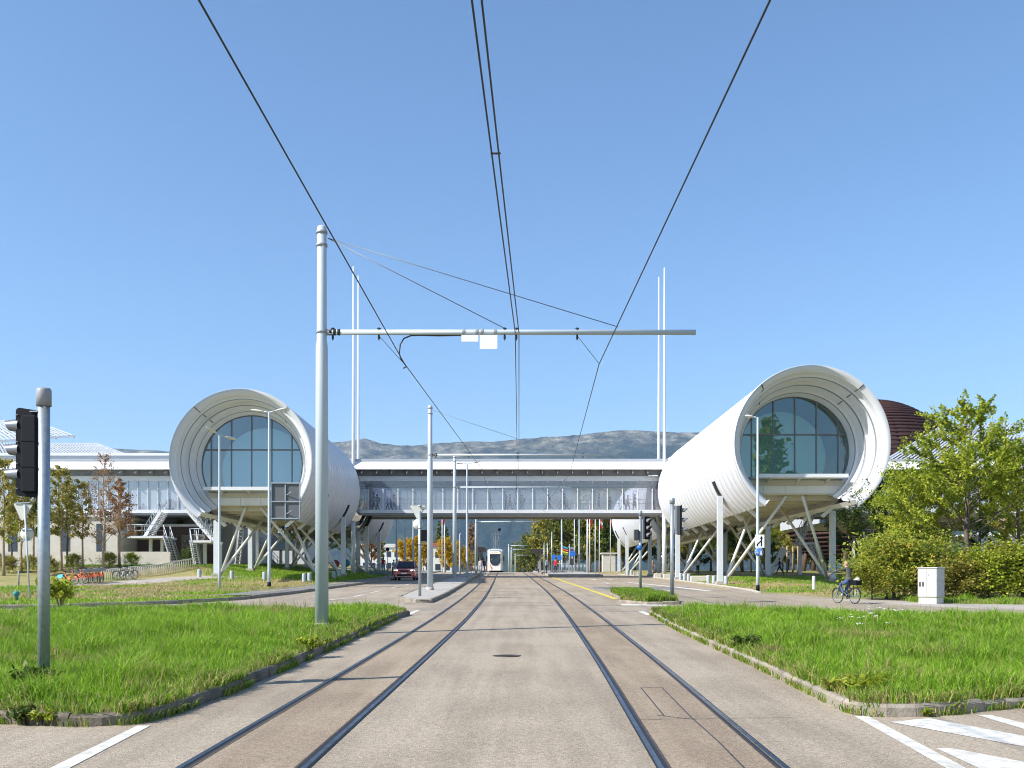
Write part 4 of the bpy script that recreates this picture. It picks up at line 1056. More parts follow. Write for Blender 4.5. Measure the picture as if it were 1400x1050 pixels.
# broad black back of the head turned to the camera, three hoods pointing left
ww = wx(51.5, d) - wx(20.5, d)
P = []; rr = .05
for cx_, cz_, a0 in ((ww / 2 - rr, hh / 2 - rr - .03, 0), (-ww / 2 + rr, hh / 2 - rr, 90), (-ww / 2 + rr, -hh / 2 + rr + .02, 180), (ww / 2 - rr, -hh / 2 + rr, 270)):
    P += [(cx_ + rr * math.cos(rad(a0 + k * 15)), cz_ + rr * math.sin(rad(a0 + k * 15))) for k in range(7)]
b.prism(P, (xc, d + .02, zc), (1, 0, 0), (0, 0, 1), (0, 1, 0), .06); hd = part('signal_head', b, M['black'], o)
b = MB(); b.box((xc + .035, d - .005, zc - .02), (ww * .70, .05, hh * .86), 0, .02)
for k in (-1, 1): b.box((xc + .035, d - .012, zc - .02 + k * hh * .143), (ww * .70, .05, .006))
part('housing', b, pbr('black_housing', (.007, .008, .011), .55, spec=.2), hd)
b = MB()
for k in (.42, .12, -.12, -.40):
    b.box((xc - ww * .42, d + .012, zc + hh * k), (.012, .02, .012))
b.box((xc + ww * .33, d + .005, zc + hh * .455), (.1, .03, .014)); part('screw', b, M['galv'], hd)
for py in (580.5, 613.5, 647.5):
    v = MB()
    c = Vector((wx(23, d), d + .09, wz(py, d))); V = []; n = 18
    L_ = wx(23, d) - wx(3, d)
    for k in range(n):
        a = 2 * PI * k / n
        for t_, r1 in ((0, .092), (1, .07)):
            V.append(c + Vector((-L_ * t_ * (.86 + .14 * math.sin(a)), math.cos(a) * r1, math.sin(a) * r1 * .95)))
    v.add(V, [(2 * k, 2 * k + 1, 2 * ((k + 1) % n) + 1, 2 * ((k + 1) % n)) for k in range(n)], True)
    part('visor', v, M['visor2'], hd, recalc=False)
b = MB(); 
for z in (zc + hh * .36, zc - hh * .36): b.beam((x, 13.25, z), (xc, d + .05, z), .05, .05)
part('bracket', b, M['galv'], o)
o, x = sigpole('taller right-hand traffic light with three hoods pointing right', 919, 41.5, 681, .085)
head(o, (wx(931, 41.3), 41.3, wz(711.5, 41.4)), (.96, -.28, 0), .32, 1.24, .16)
b = MB(); b.box((wx(925, 41.4), 41.4, wz(711, 41.4)), (.14, .1, 1.15)); part('bracket', b, M['grey'], o)
o, x = sigpole('shorter traffic light standing in the small grass island', 875.5, 47.0, 698.5, .068)
head(o, (wx(884.5, 46.8), 46.75, wz(722, 46.8)), (.62, -.78, 0), .36, 1.05, .18)
b = MB(); b.box((wx(869.8, 47), 46.95, wz(731.5, 47)), (.23, .16, .50), 0, .03); part('side_box', b, M['dgrey'], o)
b = MB(); b.lathe((wx(873, 47.2), 46.8, wz(749, 47)), [(.001, 0), (.12, 0), (.12, .02), (.001, .02)], 16, 'Y'); part('round_sign', b, M['signblue'], o)

# ------------------------------------------------------------------ signs seen from behind
def tri(mb, c, w, t=.02, tiltx=0.0):
    h = w * .88; rr = .05 * w
    mb.prism([(-w / 2, h * .5 - rr), (-w / 2 + rr, h * .5), (w / 2 - rr, h * .5), (w / 2, h * .5 - rr), (rr, -h / 2), (-rr, -h / 2)], c, (1, 0, tiltx), (-tiltx, 0, 1), (0, 1, 0), t)
d = 43.7; x = wx(39, d); zg = gz(x, d) + .1
o = thing('road_sign', 'leaning sign post with triangle and round sign seen from behind, far left', 'road sign', (x, d, zg), group='give way signs seen from behind')
b = MB(); b.tube([(wx(41, d), d, zg - .1), (wx(33.5, d), d, wz(690, d))], .035, 10); part('post', b, M['pole'], o)
b = MB(); tri(b, (wx(30, d), d + .05, wz(700, d)), .80, .02, -.06); ts = part('triangle_sign', b, M['signback'], o)
b = MB(); b.beam((wx(20, d), d + .02, wz(688, d)), (wx(41, d), d + .02, wz(687, d)), .03, .05); part('rail', b, M['galv'], ts)
b = MB(); b.lathe((wx(36.2, d), d + .05, wz(730, d)), [(.001, 0), (.29, 0), (.29, .02), (.001, .02)], 26, 'Y'); rs = part('round_sign', b, M['signback'], o)
b = MB(); b.beam((wx(28, d), d + .02, wz(724, d)), (wx(44, d), d + .02, wz(724, d)), .03, .04); b.beam((wx(29, d), d + .02, wz(739, d)), (wx(43, d), d + .02, wz(739, d)), .03, .04); part('rail', b, M['galv'], rs)
d = 46.2; x = wx(574, d); zg = gz(x, d) + .13
o = thing('road_sign', 'sign post with triangle, round sign and black signal box on the refuge', 'road sign', (x, d, zg), group='give way signs seen from behind')
b = MB(); b.tube([(x, d, zg), (x, d, wz(699, d))], .068, 16); part('post', b, M['galv'], o)
b = MB(); tri(b, (wx(570.8, d), d + .09, wz(700, d)), .68); ts = part('triangle_sign', b, M['signback'], o)
b = MB(); tri(b, (wx(570.8, d), d + .12, wz(700, d)), .74, .01); part('rim', b, M['grey'], ts)
b = MB(); b.lathe((wx(571.3, d), d + .09, wz(716.5, d)), [(.001, 0), (.235, 0), (.235, .02), (.001, .02)], 26, 'Y'); rs = part('round_sign', b, M['signback'], o)
b = MB(); b.box((wx(579.5, d), d, wz(732, d)), (.27, .2, .5), 0, .03); part('signal_box', b, M['black'], o)
for py in (692, 722, 744): b = MB(); b.cyl(x, d, wz(py, d) - .04, wz(py, d) + .04, .08, .08, 12); part('clamp', b, M['galv'], o)
# dark round sign on a post left of the car
d = 100; x = wx(530, d)
o = thing('road_sign', 'black round sign on a thin post left of the red car', 'road sign', (x, d, gz(x, d)))
b = MB(); b.tube([(x, d, gz(x, d)), (x, d, wz(751, d))], .035, 8); part('post', b, M['galv'], o)
b = MB(); b.lathe((x, d - .04, wz(751, d)), [(.001, 0), (.19, 0), (.19, .02), (.001, .02)], 20, 'Y'); part('disc', b, M['black'], o)

# ------------------------------------------------------------------ street lamps
G_LA = 'street lamps along the road'
def lamp(lab, px, d, ptop, arms, black=False, r=.085, zadd=0.0):
    x = wx(px, d); zg = gz(x, d) + zadd; zt = wz(ptop, d)
    o = thing('street_lamp', lab, 'street lamp', (x, d, zg), group=G_LA)
    b = MB(); b.tube([(x, d, zg), (x, d, zg + 1.2), (x, d, zt - .1), (x, d, zt)], [r, r * .95, r * .62, r * .62], 14); part('pole', b, M['pole'], o)
    if black:
        b = MB(); b.cyl(x, d, zg - .02, zg + .34, r * 1.12, r * 1.12, 14); part('base_sleeve', b, M['black'], o)
    for px2, py2, dy in arms:
        q = Vector((wx(px2, d), d + dy, wz(py2, d))); p = Vector((x, d, zt)); dr = q - p
        a = MB(); a.tube([p, p + dr * .35], .035, 8); ar = part('arm', a, M['pole'], o)
        hh = MB(); s, u = frame(dr); m_ = p + dr * .30; V = []; n = 12; ks = ((0, .05, .03), (.12, .11, .05), (.45, .16, .075), (.8, .13, .06), (1, .03, .02))
        for f, wd, th in ks:
            c = m_ + dr * (.70 * f)
            for k in range(n): V.append(c + s * (math.cos(2 * PI * k / n) * wd) + u * (math.sin(2 * PI * k / n) * th))
        hh.add(V, [(i * n + k, i * n + (k + 1) % n, (i + 1) * n + (k + 1) % n, (i + 1) * n + k) for i in range(4) for k in range(n)] + [tuple(range(n)), tuple(range(4 * n, 5 * n))], True)
        part('lamp_head', hh, M['lamp'], ar)
        gl_ = MB(); c = m_ + dr * .36; gl_.lathe((c.x, c.y, c.z - .05), [(.10, 0), (.08, -.045), (.001, -.06)], 12); part('diffuser', gl_, M['lens2'], ar)
    return o
M['lamp'] = pbr('pale_lamp_housing', (.60, .60, .56), .4); M['lens2'] = pbr('cream_lamp_glass', (.62, .56, .38), .25)
lamp('twin-headed street lamp with short cream heads, far left lawn', 300, 61, 595, ((292.5, 589, -1.5), (314, 596, 1.5)))
sb_lamp = lamp('street lamp with wide double arm carrying the sign board frame', 368, 66, 563.5, ((342, 559.5, .2), (395.5, 558.5, -.2)), True, .11)
lamp('single-armed street lamp with the arrow sign before the right tube', 1036, 58, 571, ((1019, 567.5, .1),), True, .10)
lamp('slim double-armed street lamp in front of the footbridge fascia', 638.5, 97, 634, ((620, 632, .2), (656, 631.5, -.2)), False, .12, .14)
for px, d, pt, lab in ((768, 150, 707.5, 'distant white lamp post behind the person in red'), (792, 152, 709.5, 'distant lamp post with dark head left of the flagpoles')):
    lamp(lab, px, d, pt, ((px + 3, pt - 1, 0), (px - 3, pt - 1, 0)), False, .15)
for px, d, pt, lab in ((554, 126, 700, 'pale pole left of the yellow trees behind the red car'), (542.3, 118, 703, 'white pole just left of the red car windscreen'), (565, 128, 708, 'white pole above the red car, close to the refuge sign'), (628.7, 131, 730, 'thin white lamp post before the orange trees')):
    lamp(lab, px, d, pt, ((px + 1.6, pt - 1, 0),), False, .13)
# sign board seen from behind on the second lamp
d = 66.0; x0, x1 = wx(369.5, d), wx(409.5, d); z0, z1 = wz(711.5, d), wz(660, d); xm = (x0 + x1) / 2; x = wx(368, d)
sb = thing('sign_board', 'large grey road sign board seen from behind on the lamp post', 'sign board', (x, d, z0))
b = MB(); b.box((xm + .04, d + .10, (z0 + z1) / 2), (x1 - x0, .04, z1 - z0)); part('board', b, pbr('dark_grey_board_back', (.115, .12, .125), .5, var=.1), sb)
b = MB()
for z in (z0 + .12, (z0 + z1) / 2, z1 - .02): b.box((xm + .04, d + .03, z), (x1 - x0 + .06, .08, .085))
for xx in (x0 + .08, xm + .02, x1 + .0): b.box((xx, d + .04, (z0 + z1) / 2), (.07, .07, z1 - z0))
part('frame', b, M['galv'], sb)
b = MB()
for z in (z0 + .12, (z0 + z1) / 2, z1 - .02): b.beam((x, d - .02, z), (xm, d - .02, z), .05, .06)
b.beam((xm + .5, d - .3, (z0 + z1) / 2 + .62), (xm + .1, d + .05, (z0 + z1) / 2 + .42), .04, .04); b.beam((xm + .5, d - .3, z0 + .62), (xm + .1, d + .05, z0 + .42), .04, .04)
part('bracket', b, M['galv'], sb)
# lane arrow plate and blue cycle sign on the right lamp
d = 57.8; zc = wz(740, d); xc = wx(1038, d)
o = thing('arrow_sign', 'white plate with two merging black arrows on the right lamp post', 'road sign', (xc, d, zc))
b = MB(); b.box((xc, d - .12, zc), (.52, .02, .74)); part('plate', b, M['signwhite'], o)
a = MB(); f = (0, -1, 0)
a.prism([(.06, -.28), (.12, -.28), (.12, .14), (.17, .14), (.09, .30), (.01, .14), (.06, .14)], (xc, d - .131, zc), (1, 0, 0), (0, 0, 1), f, .006)
a.prism([(-.17, -.28), (-.10, -.28), (-.10, -.20), (.06, -.03), (.06, .05), (-.17, -.17)], (xc, d - .131, zc), (1, 0, 0), (0, 0, 1), f, .005); part('arrows', a, M['black'], o)
o = thing('cycle_sign', 'round blue cycle and footpath sign below the arrow plate', 'road sign', (wx(1037, d), d, wz(755, d)))
xc = wx(1037, d); zc = wz(755, d)
b = MB(); b.lathe((xc, d - .14, zc), [(.001, 0), (.25, 0), (.25, .02), (.001, .02)], 30, 'Y'); part('disc', b, M['signblue'], o)
b = MB(); b.lathe((xc, d - .146, zc), [(.225, 0), (.24, 0), (.24, .004), (.225, .004), (.225, 0)], 30, 'Y'); b.box((xc, d - .145, zc), (.014, .006, .36))
for k in (-.15, -.05): b.lathe((xc + k - .02, d - .146, zc - .05), [(.028, 0), (.04, 0), (.04, .004), (.028, .004), (.028, 0)], 14, 'Y')
b.prism([(-.17, .0), (-.06, .0), (-.09, .06), (-.14, .06)], (xc, d - .141, zc - .03), (1, 0, 0), (0, 0, 1), f, .005)
b.lathe((xc + .11, d - .146, zc + .11), [(.001, 0), (.028, 0), (.028, .004), (.001, .004)], 12, 'Y'); b.prism([(.08, .07), (.14, .07), (.15, -.03), (.17, -.15), (.13, -.15), (.11, -.06), (.09, -.15), (.05, -.15), (.08, -.02)], (xc, d - .141, zc), (1, 0, 0), (0, 0, 1), f, .005)
part('symbol', b, M['signwhite'], o)

# ------------------------------------------------------------------ bollards, blocks, marker posts, cabinet
def bollard_mesh():
    b = MB(); b.lathe((0, 0, 0), [(.15, -.1), (.15, .56), (.135, .60), (.06, .615), (.001, .616)], 16); return b
protos = {}
def boll(px, py, d, lab, grp, s=1.0):
    x = wx(px, d); z = gz(x, d)
    if 'b' not in protos: protos['b'] = bollard_mesh().mesh('bollard'); protos['b'].materials.append(M['conc2'])
    o = bpy.data.objects.new('bollard', protos['b']); col.objects.link(o); o.location = (x, d, z); o.scale = (s, s, s); props(o, lab, 'bollard', grp)
M['conc2'] = pbr('blue_grey_bollard', (.40, .44, .47), .6, var=.15, scale=4)
GL, GR = 'round bollards on the left lawn', 'round bollards along the right kerb'
for px, d, lab in ((272.6, 78, 'round bollard on the left lawn beside the foot of the stairs'), (317, 76.5, 'round bollard on the left lawn left of the sign board lamp, in open sun'), (361.5, 75.5, 'round bollard on the left lawn touching the sign board lamp post'), (415.7, 74.5, 'left one of two round bollards close together near the thick pole'), (423, 75.5, 'right one of two round bollards close together near the thick pole'),
                   (456, 82, 'round bollard on the left verge just right of the thick pole'), (463, 86, 'second round bollard right of the thick pole on the verge')):
    boll(px, 0, d, lab, GL)
for px, d, lab in ((925, 92, 'leftmost round bollard of the row by the right traffic light'), (930.5, 90, 'second round bollard from the left by the right traffic light'), (936, 88, 'third round bollard from the left by the right traffic light'), (941.5, 86, 'fourth round bollard just left of the long white kerb block'),
                   (968.5, 78, 'round bollard at the right end of the long white kerb block'), (976, 76, 'round bollard left of the front right-tube column'), (984, 74.5, 'round bollard in front of the front right-tube column'), (992.5, 73, 'rightmost round bollard of the row at the right kerb'),
                   (858, 118, 'far round bollard by a far right column'), (863, 117, 'far round bollard beside another one under the right tube')):
    boll(px, 0, d, lab, GR)
for px0, px1, d, lab in ((944, 966, 83, 'long white concrete kerb block between bollards'), (907, 921, 97, 'short white concrete kerb block behind the right traffic light'), (894, 904, 101, 'short white concrete kerb block beside the mast foot'), (866, 876, 113, 'far white concrete block behind the shorter traffic light')):
    x0, x1 = wx(px0, d), wx(px1, d); z = gz(x0, d); b = MB(); b.box(((x0 + x1) / 2, d, z + .2), (x1 - x0, .5, .5), 0, .03)
    solo('kerb_block', b, M['wall'], lab, 'concrete block', ((x0 + x1) / 2, d, z), 'white concrete blocks on the right kerb')
d = 60; x = wx(1112.5, d); b = MB(); b.lathe((x, d, gz(x, d)), [(.09, -.1), (.09, .78), (.07, .82), (.001, .83)], 14)
solo('marker_post', b, M['white'], 'short white marker post on the dry lawn under the right tube', 'post', (x, d, gz(x, d)))
d = 44.5; x = wx(22.5, d); z = gz(x, d); b = MB(); b.lathe((x, d, z), [(.07, -.1), (.07, .2), (.13, .22), (.13, .36), (.10, .40), (.001, .41)], 14)
solo('hydrant', b, pbr('teal_painted_iron', (.03, .25, .26), .5), 'small teal-capped post on the dry lawn left of the traffic light', 'hydrant', (x, d, z))
d = 70; x = wx(25.5, d); b = MB(); b.tube([(x, d, gz(x, d)), (x, d, gz(x, d) + 1.05)], .06, 8)
solo('marker_post', b, M['grey'], 'grey wooden stake beside the far left path', 'post', (x, d, gz(x, d)))
# utility cabinet
d = 41.0; x0, x1 = wx(1259.5, d), wx(1282.5, d); zg = gz(18, d); zt = wz(777, d); zb = wz(816.5, d)
o = thing('utility_cabinet', 'pale grey utility cabinet standing by the hedge', 'cabinet', ((x0 + x1) / 2, d, zg))
M['cab'] = pbr('pale_grey_cabinet', (.52, .51, .48), .6, var=.22, scale=5, bump=.15, bscale=60)
ang = rad(-51); ct = Vector(((x0 + x1) / 2 + .18, d + .3, 0))
b = MB(); b.box((ct.x, ct.y, (zt + zb) / 2), (.82, .62, zt - zb), ang, .02); bd = part('body', b, M['cab'], o)
b = MB(); b.box((ct.x, ct.y, zt + .02), (.88, .68, .05), ang, .01); part('lid', b, M['cab'], o)
b = MB(); b.box((ct.x, ct.y, (zg + zb) / 2 - .03), (.76, .56, zb - zg + .02), ang); part('plinth', b, M['wall'], o)
fx = Vector((math.cos(ang), math.sin(ang), 0)); fy = Vector((math.sin(ang), -math.cos(ang), 0)); h = MB()
for k in (-.30, -.17): p = ct + fx * k + fy * .315; h.box((p.x, p.y, zb + .52), (.05, .03, .18), ang)
part('handle', h, M['black'], o)
h = MB(); p = ct + fx * .06 + fy * .313; h.lathe((p.x, p.y, zb + .9), [(.001, -.01), (.025, -.01), (.025, .01), (.001, .01)], 10, 'Y'); p = ct + fx * -.02 + fy * .311; h.box((p.x, p.y, (zt + zb) / 2), (.008, .01, zt - zb - .04), ang); part('lock', h, M['grey'], o)

# ------------------------------------------------------------------ bicycles and racks
def make_bike(lab, cat_group, fc, loc, rz, basket=None, guard=None, upright=True):
    """bicycle along +X (front wheel at +X), wheel radius .34"""
    o = thing('bicycle', lab, 'bicycle', loc, rz, cat_group)
    fm = pbr('bike_paint', fc, .35)
    for x in (-.52, .52):
        t = MB(); V = []
        n = 26
        for k in range(n):
            a = 2 * PI * k / n
            for j in range(6):
                b_ = 2 * PI * j / 6; rr = .32 + .024 * math.cos(b_); V.append((x + rr * math.cos(a), .022 * math.sin(b_), .34 + rr * math.sin(a)))
        t.add(V, [(k * 6 + j, ((k + 1) % n) * 6 + j, ((k + 1) % n) * 6 + (j + 1) % 6, k * 6 + (j + 1) % 6) for k in range(n) for j in range(6)], True)
        wh = part('wheel', t, M['rubber'], o, world=False)
        s = MB(); s.lathe((x, -.008, .34), [(.296, 0), (.304, .016), (.29, .016), (.286, 0), (.296, 0)], 26, 'Y'); 
        for k in range(10): a = PI * k / 10; s.tube([(x - .29 * math.cos(a), 0, .34 - .29 * math.sin(a)), (x + .29 * math.cos(a), 0, .34 + .29 * math.sin(a))], .004, 4)
        s.lathe((x, -.05, .34), [(.001, 0), (.04, 0), (.04, .1), (.001, .1)], 10, 'Y'); part('rim', s, M['galv'], wh, world=False)
    f = MB(); bb = (-.06, 0, .30); st = (-.20, 0, .74); hd = (.38, 0, .80); hb = (.43, 0, .62)
    f.tube([hb, (.20, 0, .42), bb], .040, 8); f.tube([bb, st], .022, 8)
    if not upright: f.tube([st, hd], .020, 8)
    else: f.tube([(.40, 0, .70), (.1, 0, .50), (-.12, 0, .52)], .022, 8)
    f.tube([(-.52, .05, .34), bb], .013, 6); f.tube([(-.52, -.05, .34), bb], .013, 6); f.tube([(-.52, .05, .34), (-.19, 0, .70)], .012, 6); f.tube([(-.52, -.05, .34), (-.19, 0, .70)], .012, 6)
    f.tube([(.52, .05, .34), (.44, .03, .60), (.36, 0, .98)], .016, 6); f.tube([(.52, -.05, .34), (.44, -.03, .60), (.36, 0, .98)], .016, 6)
    part('frame', f, fm, o, world=False)
    h = MB(); h.tube([(.28, .29, 1.03), (.35, .20, 1.05), (.37, 0, 1.0), (.35, -.20, 1.05), (.28, -.29, 1.03)], .014, 8); part('handlebar', h, M['black'], o, world=False)
    s = MB(); s.tube([st, (-.225, 0, .90)], .014, 8); V = []
    for x, w_, z in ((-.36, .085, .935), (-.28, .09, .945), (-.18, .05, .935), (-.06, .022, .925)): V += [(x, -w_, z - .02), (x, 0, z + .015), (x, w_, z - .02), (x, 0, z - .045)]
    s.add(V, [(4 * i + j, 4 * i + (j + 1) % 4, 4 * i + 4 + (j + 1) % 4, 4 * i + 4 + j) for i in range(3) for j in range(4)] + [(0, 1, 2, 3), (12, 13, 14, 15)]); part('saddle', s, M['black'], o, world=False)
    c = MB(); c.lathe((-.06, -.06, .30), [(.001, 0), (.09, 0), (.09, .01), (.001, .01)], 14, 'Y'); c.tube([(-.06, -.09, .30), (.08, -.09, .20)], .012, 6); c.tube([(-.06, .09, .30), (-.2, .09, .40)], .012, 6); c.box((.08, -.13, .2), (.09, .08, .02)); c.box((-.2, .13, .4), (.09, .08, .02)); part('crank', c, M['grey'], o, world=False)
    mg = MB()
    for x0_, sx in ((-.52, 1), (.52, 1)):
        V = []
        for k in range(11):
            a = rad(20 + 150 * k / 10)
            for y in (-.035, .035): V.append((x0_ + .365 * math.cos(a), y, .34 + .365 * math.sin(a)))
        mg.add(V, [(2 * k, 2 * k + 1, 2 * k + 3, 2 * k + 2) for k in range(10)])
    part('mudguard', mg, fm if guard is None else M['black'], o, world=False, recalc=False)
    if guard:
        g_ = MB()
        for y in (-.055, .05): g_.prism([(-.80, .30 + .18), (-.84, .62), (-.70, .72), (-.42, .72), (-.36, .60), (-.52, .46)], (0, y, 0), (1, 0, 0), (0, 0, 1), (0, 1, 0), .008)
        part('skirt_guard', g_, pbr('light_blue_panel', guard, .5), o, world=False)
    if basket:
        k = MB(); B = [(.42, .14, .80), (.74, .17, .80), (.78, .19, 1.02), (.40, .16, 1.02)]
        for y in (-1, 1):
            for i in range(4): a = B[i]; b_ = B[(i + 1) % 4]; k.tube([(a[0], a[1] * y, a[2]), (b_[0], b_[1] * y, b_[2])], .012, 5)
        for a in B: k.tube([(a[0], -a[1], a[2]), a], .012, 5)
        k.box((.58, 0, .80), (.3, .3, .02)); k.box((.76, 0, .91), (.02, .34, .16)); part('basket', k, M['grey'], o, world=False)
    return o
G_O = 'orange hire bicycles in a row at the left racks'; OR = (.90, .15, .012)
def bl(px, d): x = wx(px, d); return (x, d, gz(x, d) + .03)
make_bike('nearest orange hire bicycle with light blue rear wheel panels', G_O, OR, bl(93, 71.0), rad(-14), basket=True, guard=(.10, .55, .68))
b2 = make_bike('second orange hire bicycle just behind the one with blue panels', G_O, OR, bl(104, 71.8), rad(-16), basket=True)
b3 = dup(b2, bl(118, 72.6), rad(-38), 'third orange hire bicycle in the middle of the orange row')
b4 = dup(b2, bl(126, 73.0), rad(-42), 'fourth orange hire bicycle, angled, second from the right')
b5 = dup(b2, bl(138.5, 73.6), rad(-58), 'rightmost orange hire bicycle turned most towards the road')
b6 = dup(b2, bl(110, 72.3), rad(-28), 'orange hire bicycle wedged between the second and the middle one')
b7 = dup(b2, bl(131, 73.3), rad(-50), 'orange hire bicycle just left of the rightmost one')
G_K = 'dark private bicycles at the left racks'
make_bike('dark grey bicycle locked between the hoops, nearest the path', G_K, (.05, .05, .06), bl(168, 75.2), rad(-12), upright=False)
make_bike('dark bicycle with wheels overlapping the grey one at the hoops', G_K, (.10, .11, .12), bl(176, 75.8), rad(-20), upright=False)
rk = MB(); rk.tube([(-.38, 0, 0), (-.38, 0, .62), (-.34, 0, .72), (-.26, 0, .78), (.26, 0, .78), (.34, 0, .72), (.38, 0, .62), (.38, 0, 0)], .026, 8)
rkm = rk.mesh('bike_rack'); rkm.materials.append(M['rack'] if 'rack' in M else pbr('pale_steel_hoop', (.60, .58, .54), .4, .2))
nr = 40
for i in range(nr):
    f = i / (nr - 1); px = 145 + (262 - 145) * f; d = 75 + 9.5 * f
    o = bpy.data.objects.new('bike_rack', rkm); col.objects.link(o); x = wx(px, d); o.location = (x, d, gz(x, d) + .02); o.rotation_euler = (0, 0, rad(62))
    props(o, 'pale steel bicycle hoop in the long row on the left path', 'bike rack', 'steel bicycle hoops in a row on the left')

# ------------------------------------------------------------------ cyclist
d = 41.3; x = wx(1157, d); zg = gz(x, d) + .005; HD = rad(115)        # bicycle heads left and away
bk = make_bike('dark bicycle with rear basket ridden by the cyclist on the right path', None, (.03, .03, .035), (x, d, zg), HD, upright=True)
bk.pop('group', None) if 'group' in bk else None
k = MB(); k.box((-.58, 0, .80), (.38, .30, .02))
for s_ in (-1, 1): k.box((-.58, s_ * .15, .90), (.38, .015, .20)); k.box((-.58 + s_ * .19, 0, .90), (.015, .30, .20))
k.tube([(-.52, .06, .36), (-.55, .1, .8)], .012, 5); k.tube([(-.52, -.06, .36), (-.55, -.1, .8)], .012, 5)
part('rear_basket', k, M['black'], bk, world=False)
k = MB(); k.lathe((-.72, .03, 1.02), [(.001, .10), (.07, .08), (.11, .01), (.08, -.05), (.001, -.07)], 10); k.lathe((-.52, -.05, .98), [(.001, .10), (.08, .06), (.10, .0), (.001, -.06)], 9)
solo_bag = part('load', k, pbr('pale_cloth_bag', (.62, .58, .52), .8, var=.2, scale=10), bk, world=False)
r = thing('person', 'cyclist in olive jacket and jeans stretching the left arm out', 'person', (x, d, zg), HD)
C_ = lambda *a: tuple(a)
J = {'pelvis': (C_(-.20, 0, .99), (.15, .12)), 'waist': (C_(-.17, 0, 1.14), (.135, .115)), 'chest': (C_(-.10, 0, 1.36), (.165, .12)), 'neckb': (C_(-.05, 0, 1.50), (.075, .07)),
     'chin': (C_(-.02, .01, 1.58), .052), 'face': (C_(.0, .015, 1.655), (.074, .085)), 'crown': (C_(-.01, .01, 1.74), (.075, .085)),
     'shL': (C_(-.07, .19, 1.46), .062), 'elL': (C_(.02, .46, 1.40), .048), 'wrL': (C_(.10, .70, 1.30), .032), 'haL': (C_(.125, .765, 1.275), (.034, .018)),
     'shR': (C_(-.07, -.19, 1.46), .062), 'elR': (C_(.08, -.27, 1.24), .048), 'wrR': (C_(.28, -.25, 1.10), .032), 'haR': (C_(.33, -.245, 1.075), .036),
     'hiL': (C_(-.16, .10, .93), .10), 'knL': (C_(.24, .12, .82), .070), 'anL': (C_(.02, .12, .42), .045), 'toL': (C_(.16, .13, .36), .042),
     'hiR': (C_(-.16, -.10, .93), .10), 'knR': (C_(.16, -.12, .60), .070), 'anR': (C_(.04, -.12, .25), .045), 'toR': (C_(.18, -.13, .19), .042)}
# left hand: four fingers and a thumb spread from the palm
E2 = list(EDGES); R2 = dict(REG)
for i, (dy, dz, L_) in enumerate(((.02, .028, .075), (.012, .010, .088), (.0, -.008, .082), (-.012, -.024, .066))):
    p = J['haL'][0]; m_ = (p[0] + .012 + dy * .3, p[1] + .035, p[2] + dz * .8); e_ = (p[0] + .02 + dy * .4, p[1] + .035 + L_ * .8, p[2] + dz * 1.3 - .012)
    J['f%da' % i] = (m_, .0105); J['f%db' % i] = (e_, .0085); E2 += [('haL', 'f%da' % i), ('f%da' % i, 'f%db' % i)]; R2['f%da' % i] = 2; R2['f%db' % i] = 2
p = J['haL'][0]; J['tha'] = ((p[0] + .045, p[1] + .0, p[2] + .02), .011); J['thb'] = ((p[0] + .07, p[1] + .035, p[2] + .025), .009); E2 += [('haL', 'tha'), ('tha', 'thb')]; R2['tha'] = 2; R2['thb'] = 2
me = skin_mesh('body', J, E2, R2, [cloth((.085, .088, .06)), cloth((.06, .11, .23)), M['skin'], cloth((.75, .75, .74))], 'pelvis')
part('body', me, None, r, world=False)
hb = MB(); hb.lathe((-.025, .01, 1.715), [(.001, .105), (.05, .095), (.083, .055), (.09, .0), (.088, -.05), (.07, -.085)], 14); part('hair', hb, pbr('fair_hair', (.45, .30, .15), .7, var=.3, scale=30), r, world=False)
fc = MB(); fc.lathe((.065, .012, 1.65), [(.001, .03), (.012, .02), (.016, 0), (.001, -.02)], 8)
for s_ in (-1, 1): fc.lathe((-.005, .01 + s_ * .082, 1.655), [(.001, .03), (.014, .02), (.016, -.01), (.001, -.03)], 7)
part('ears_and_nose', fc, M['skin'], r, world=False)
hm = MB(); hm.lathe((-.145, 0, 1.04), [(.175, -.02), (.168, .06), (.15, .10)], 16); part('jacket_hem', hm, cloth((.085, .088, .06)), r, world=False)
for q_ in (bk, r): q_.scale = (.92, .98, .94)

# ------------------------------------------------------------------ red car facing the camera
d = 90.0; x = wx(556, d); zg = gz(x, d) + .006
car = thing('car', 'dark red car with lit headlights driving towards the camera', 'car', (x, d, zg))
M['red'] = pbr('dark_red_car_paint', (.42, .012, .025), .3, .0, coat=.8); M['carglass'] = pbr('car_glass', (.015, .02, .025), .05)
def loft(secs, n=None):
    mb = MB(); n = len(secs[0]); V = [p for s in secs for p in s]
    mb.add(V, [(i * n + k, i * n + (k + 1) % n, (i + 1) * n + (k + 1) % n, (i + 1) * n + k) for i in range(len(secs) - 1) for k in range(n)] + [tuple(range(n)), tuple(range((len(secs) - 1) * n, len(secs) * n))]); return mb
def sec(y, w, zb, zs, zt, wt):   # y along the car (front negative)
    return [(-w * .92, y, zb), (w * .92, y, zb), (w, y, zb + .15), (w, y, zs - .12), (w * .96, y, zs), (wt, y, zt), (-wt, y, zt), (-w * .96, y, zs), (-w, y, zs - .12), (-w, y, zb + .15)]
body = loft([sec(-2.18, .78, .30, .72, .74, .70), sec(-2.10, .90, .22, .82, .86, .80), sec(-1.6, .94, .20, .94, .98, .84), sec(-.95, .95, .20, 1.0, 1.06, .84), sec(.9, .95, .2, 1.02, 1.06, .86), sec(2.0, .93, .22, 1.02, 1.05, .8), sec(2.15, .86, .32, .95, .97, .76)])
part('body', body, M['red'], car, world=False)
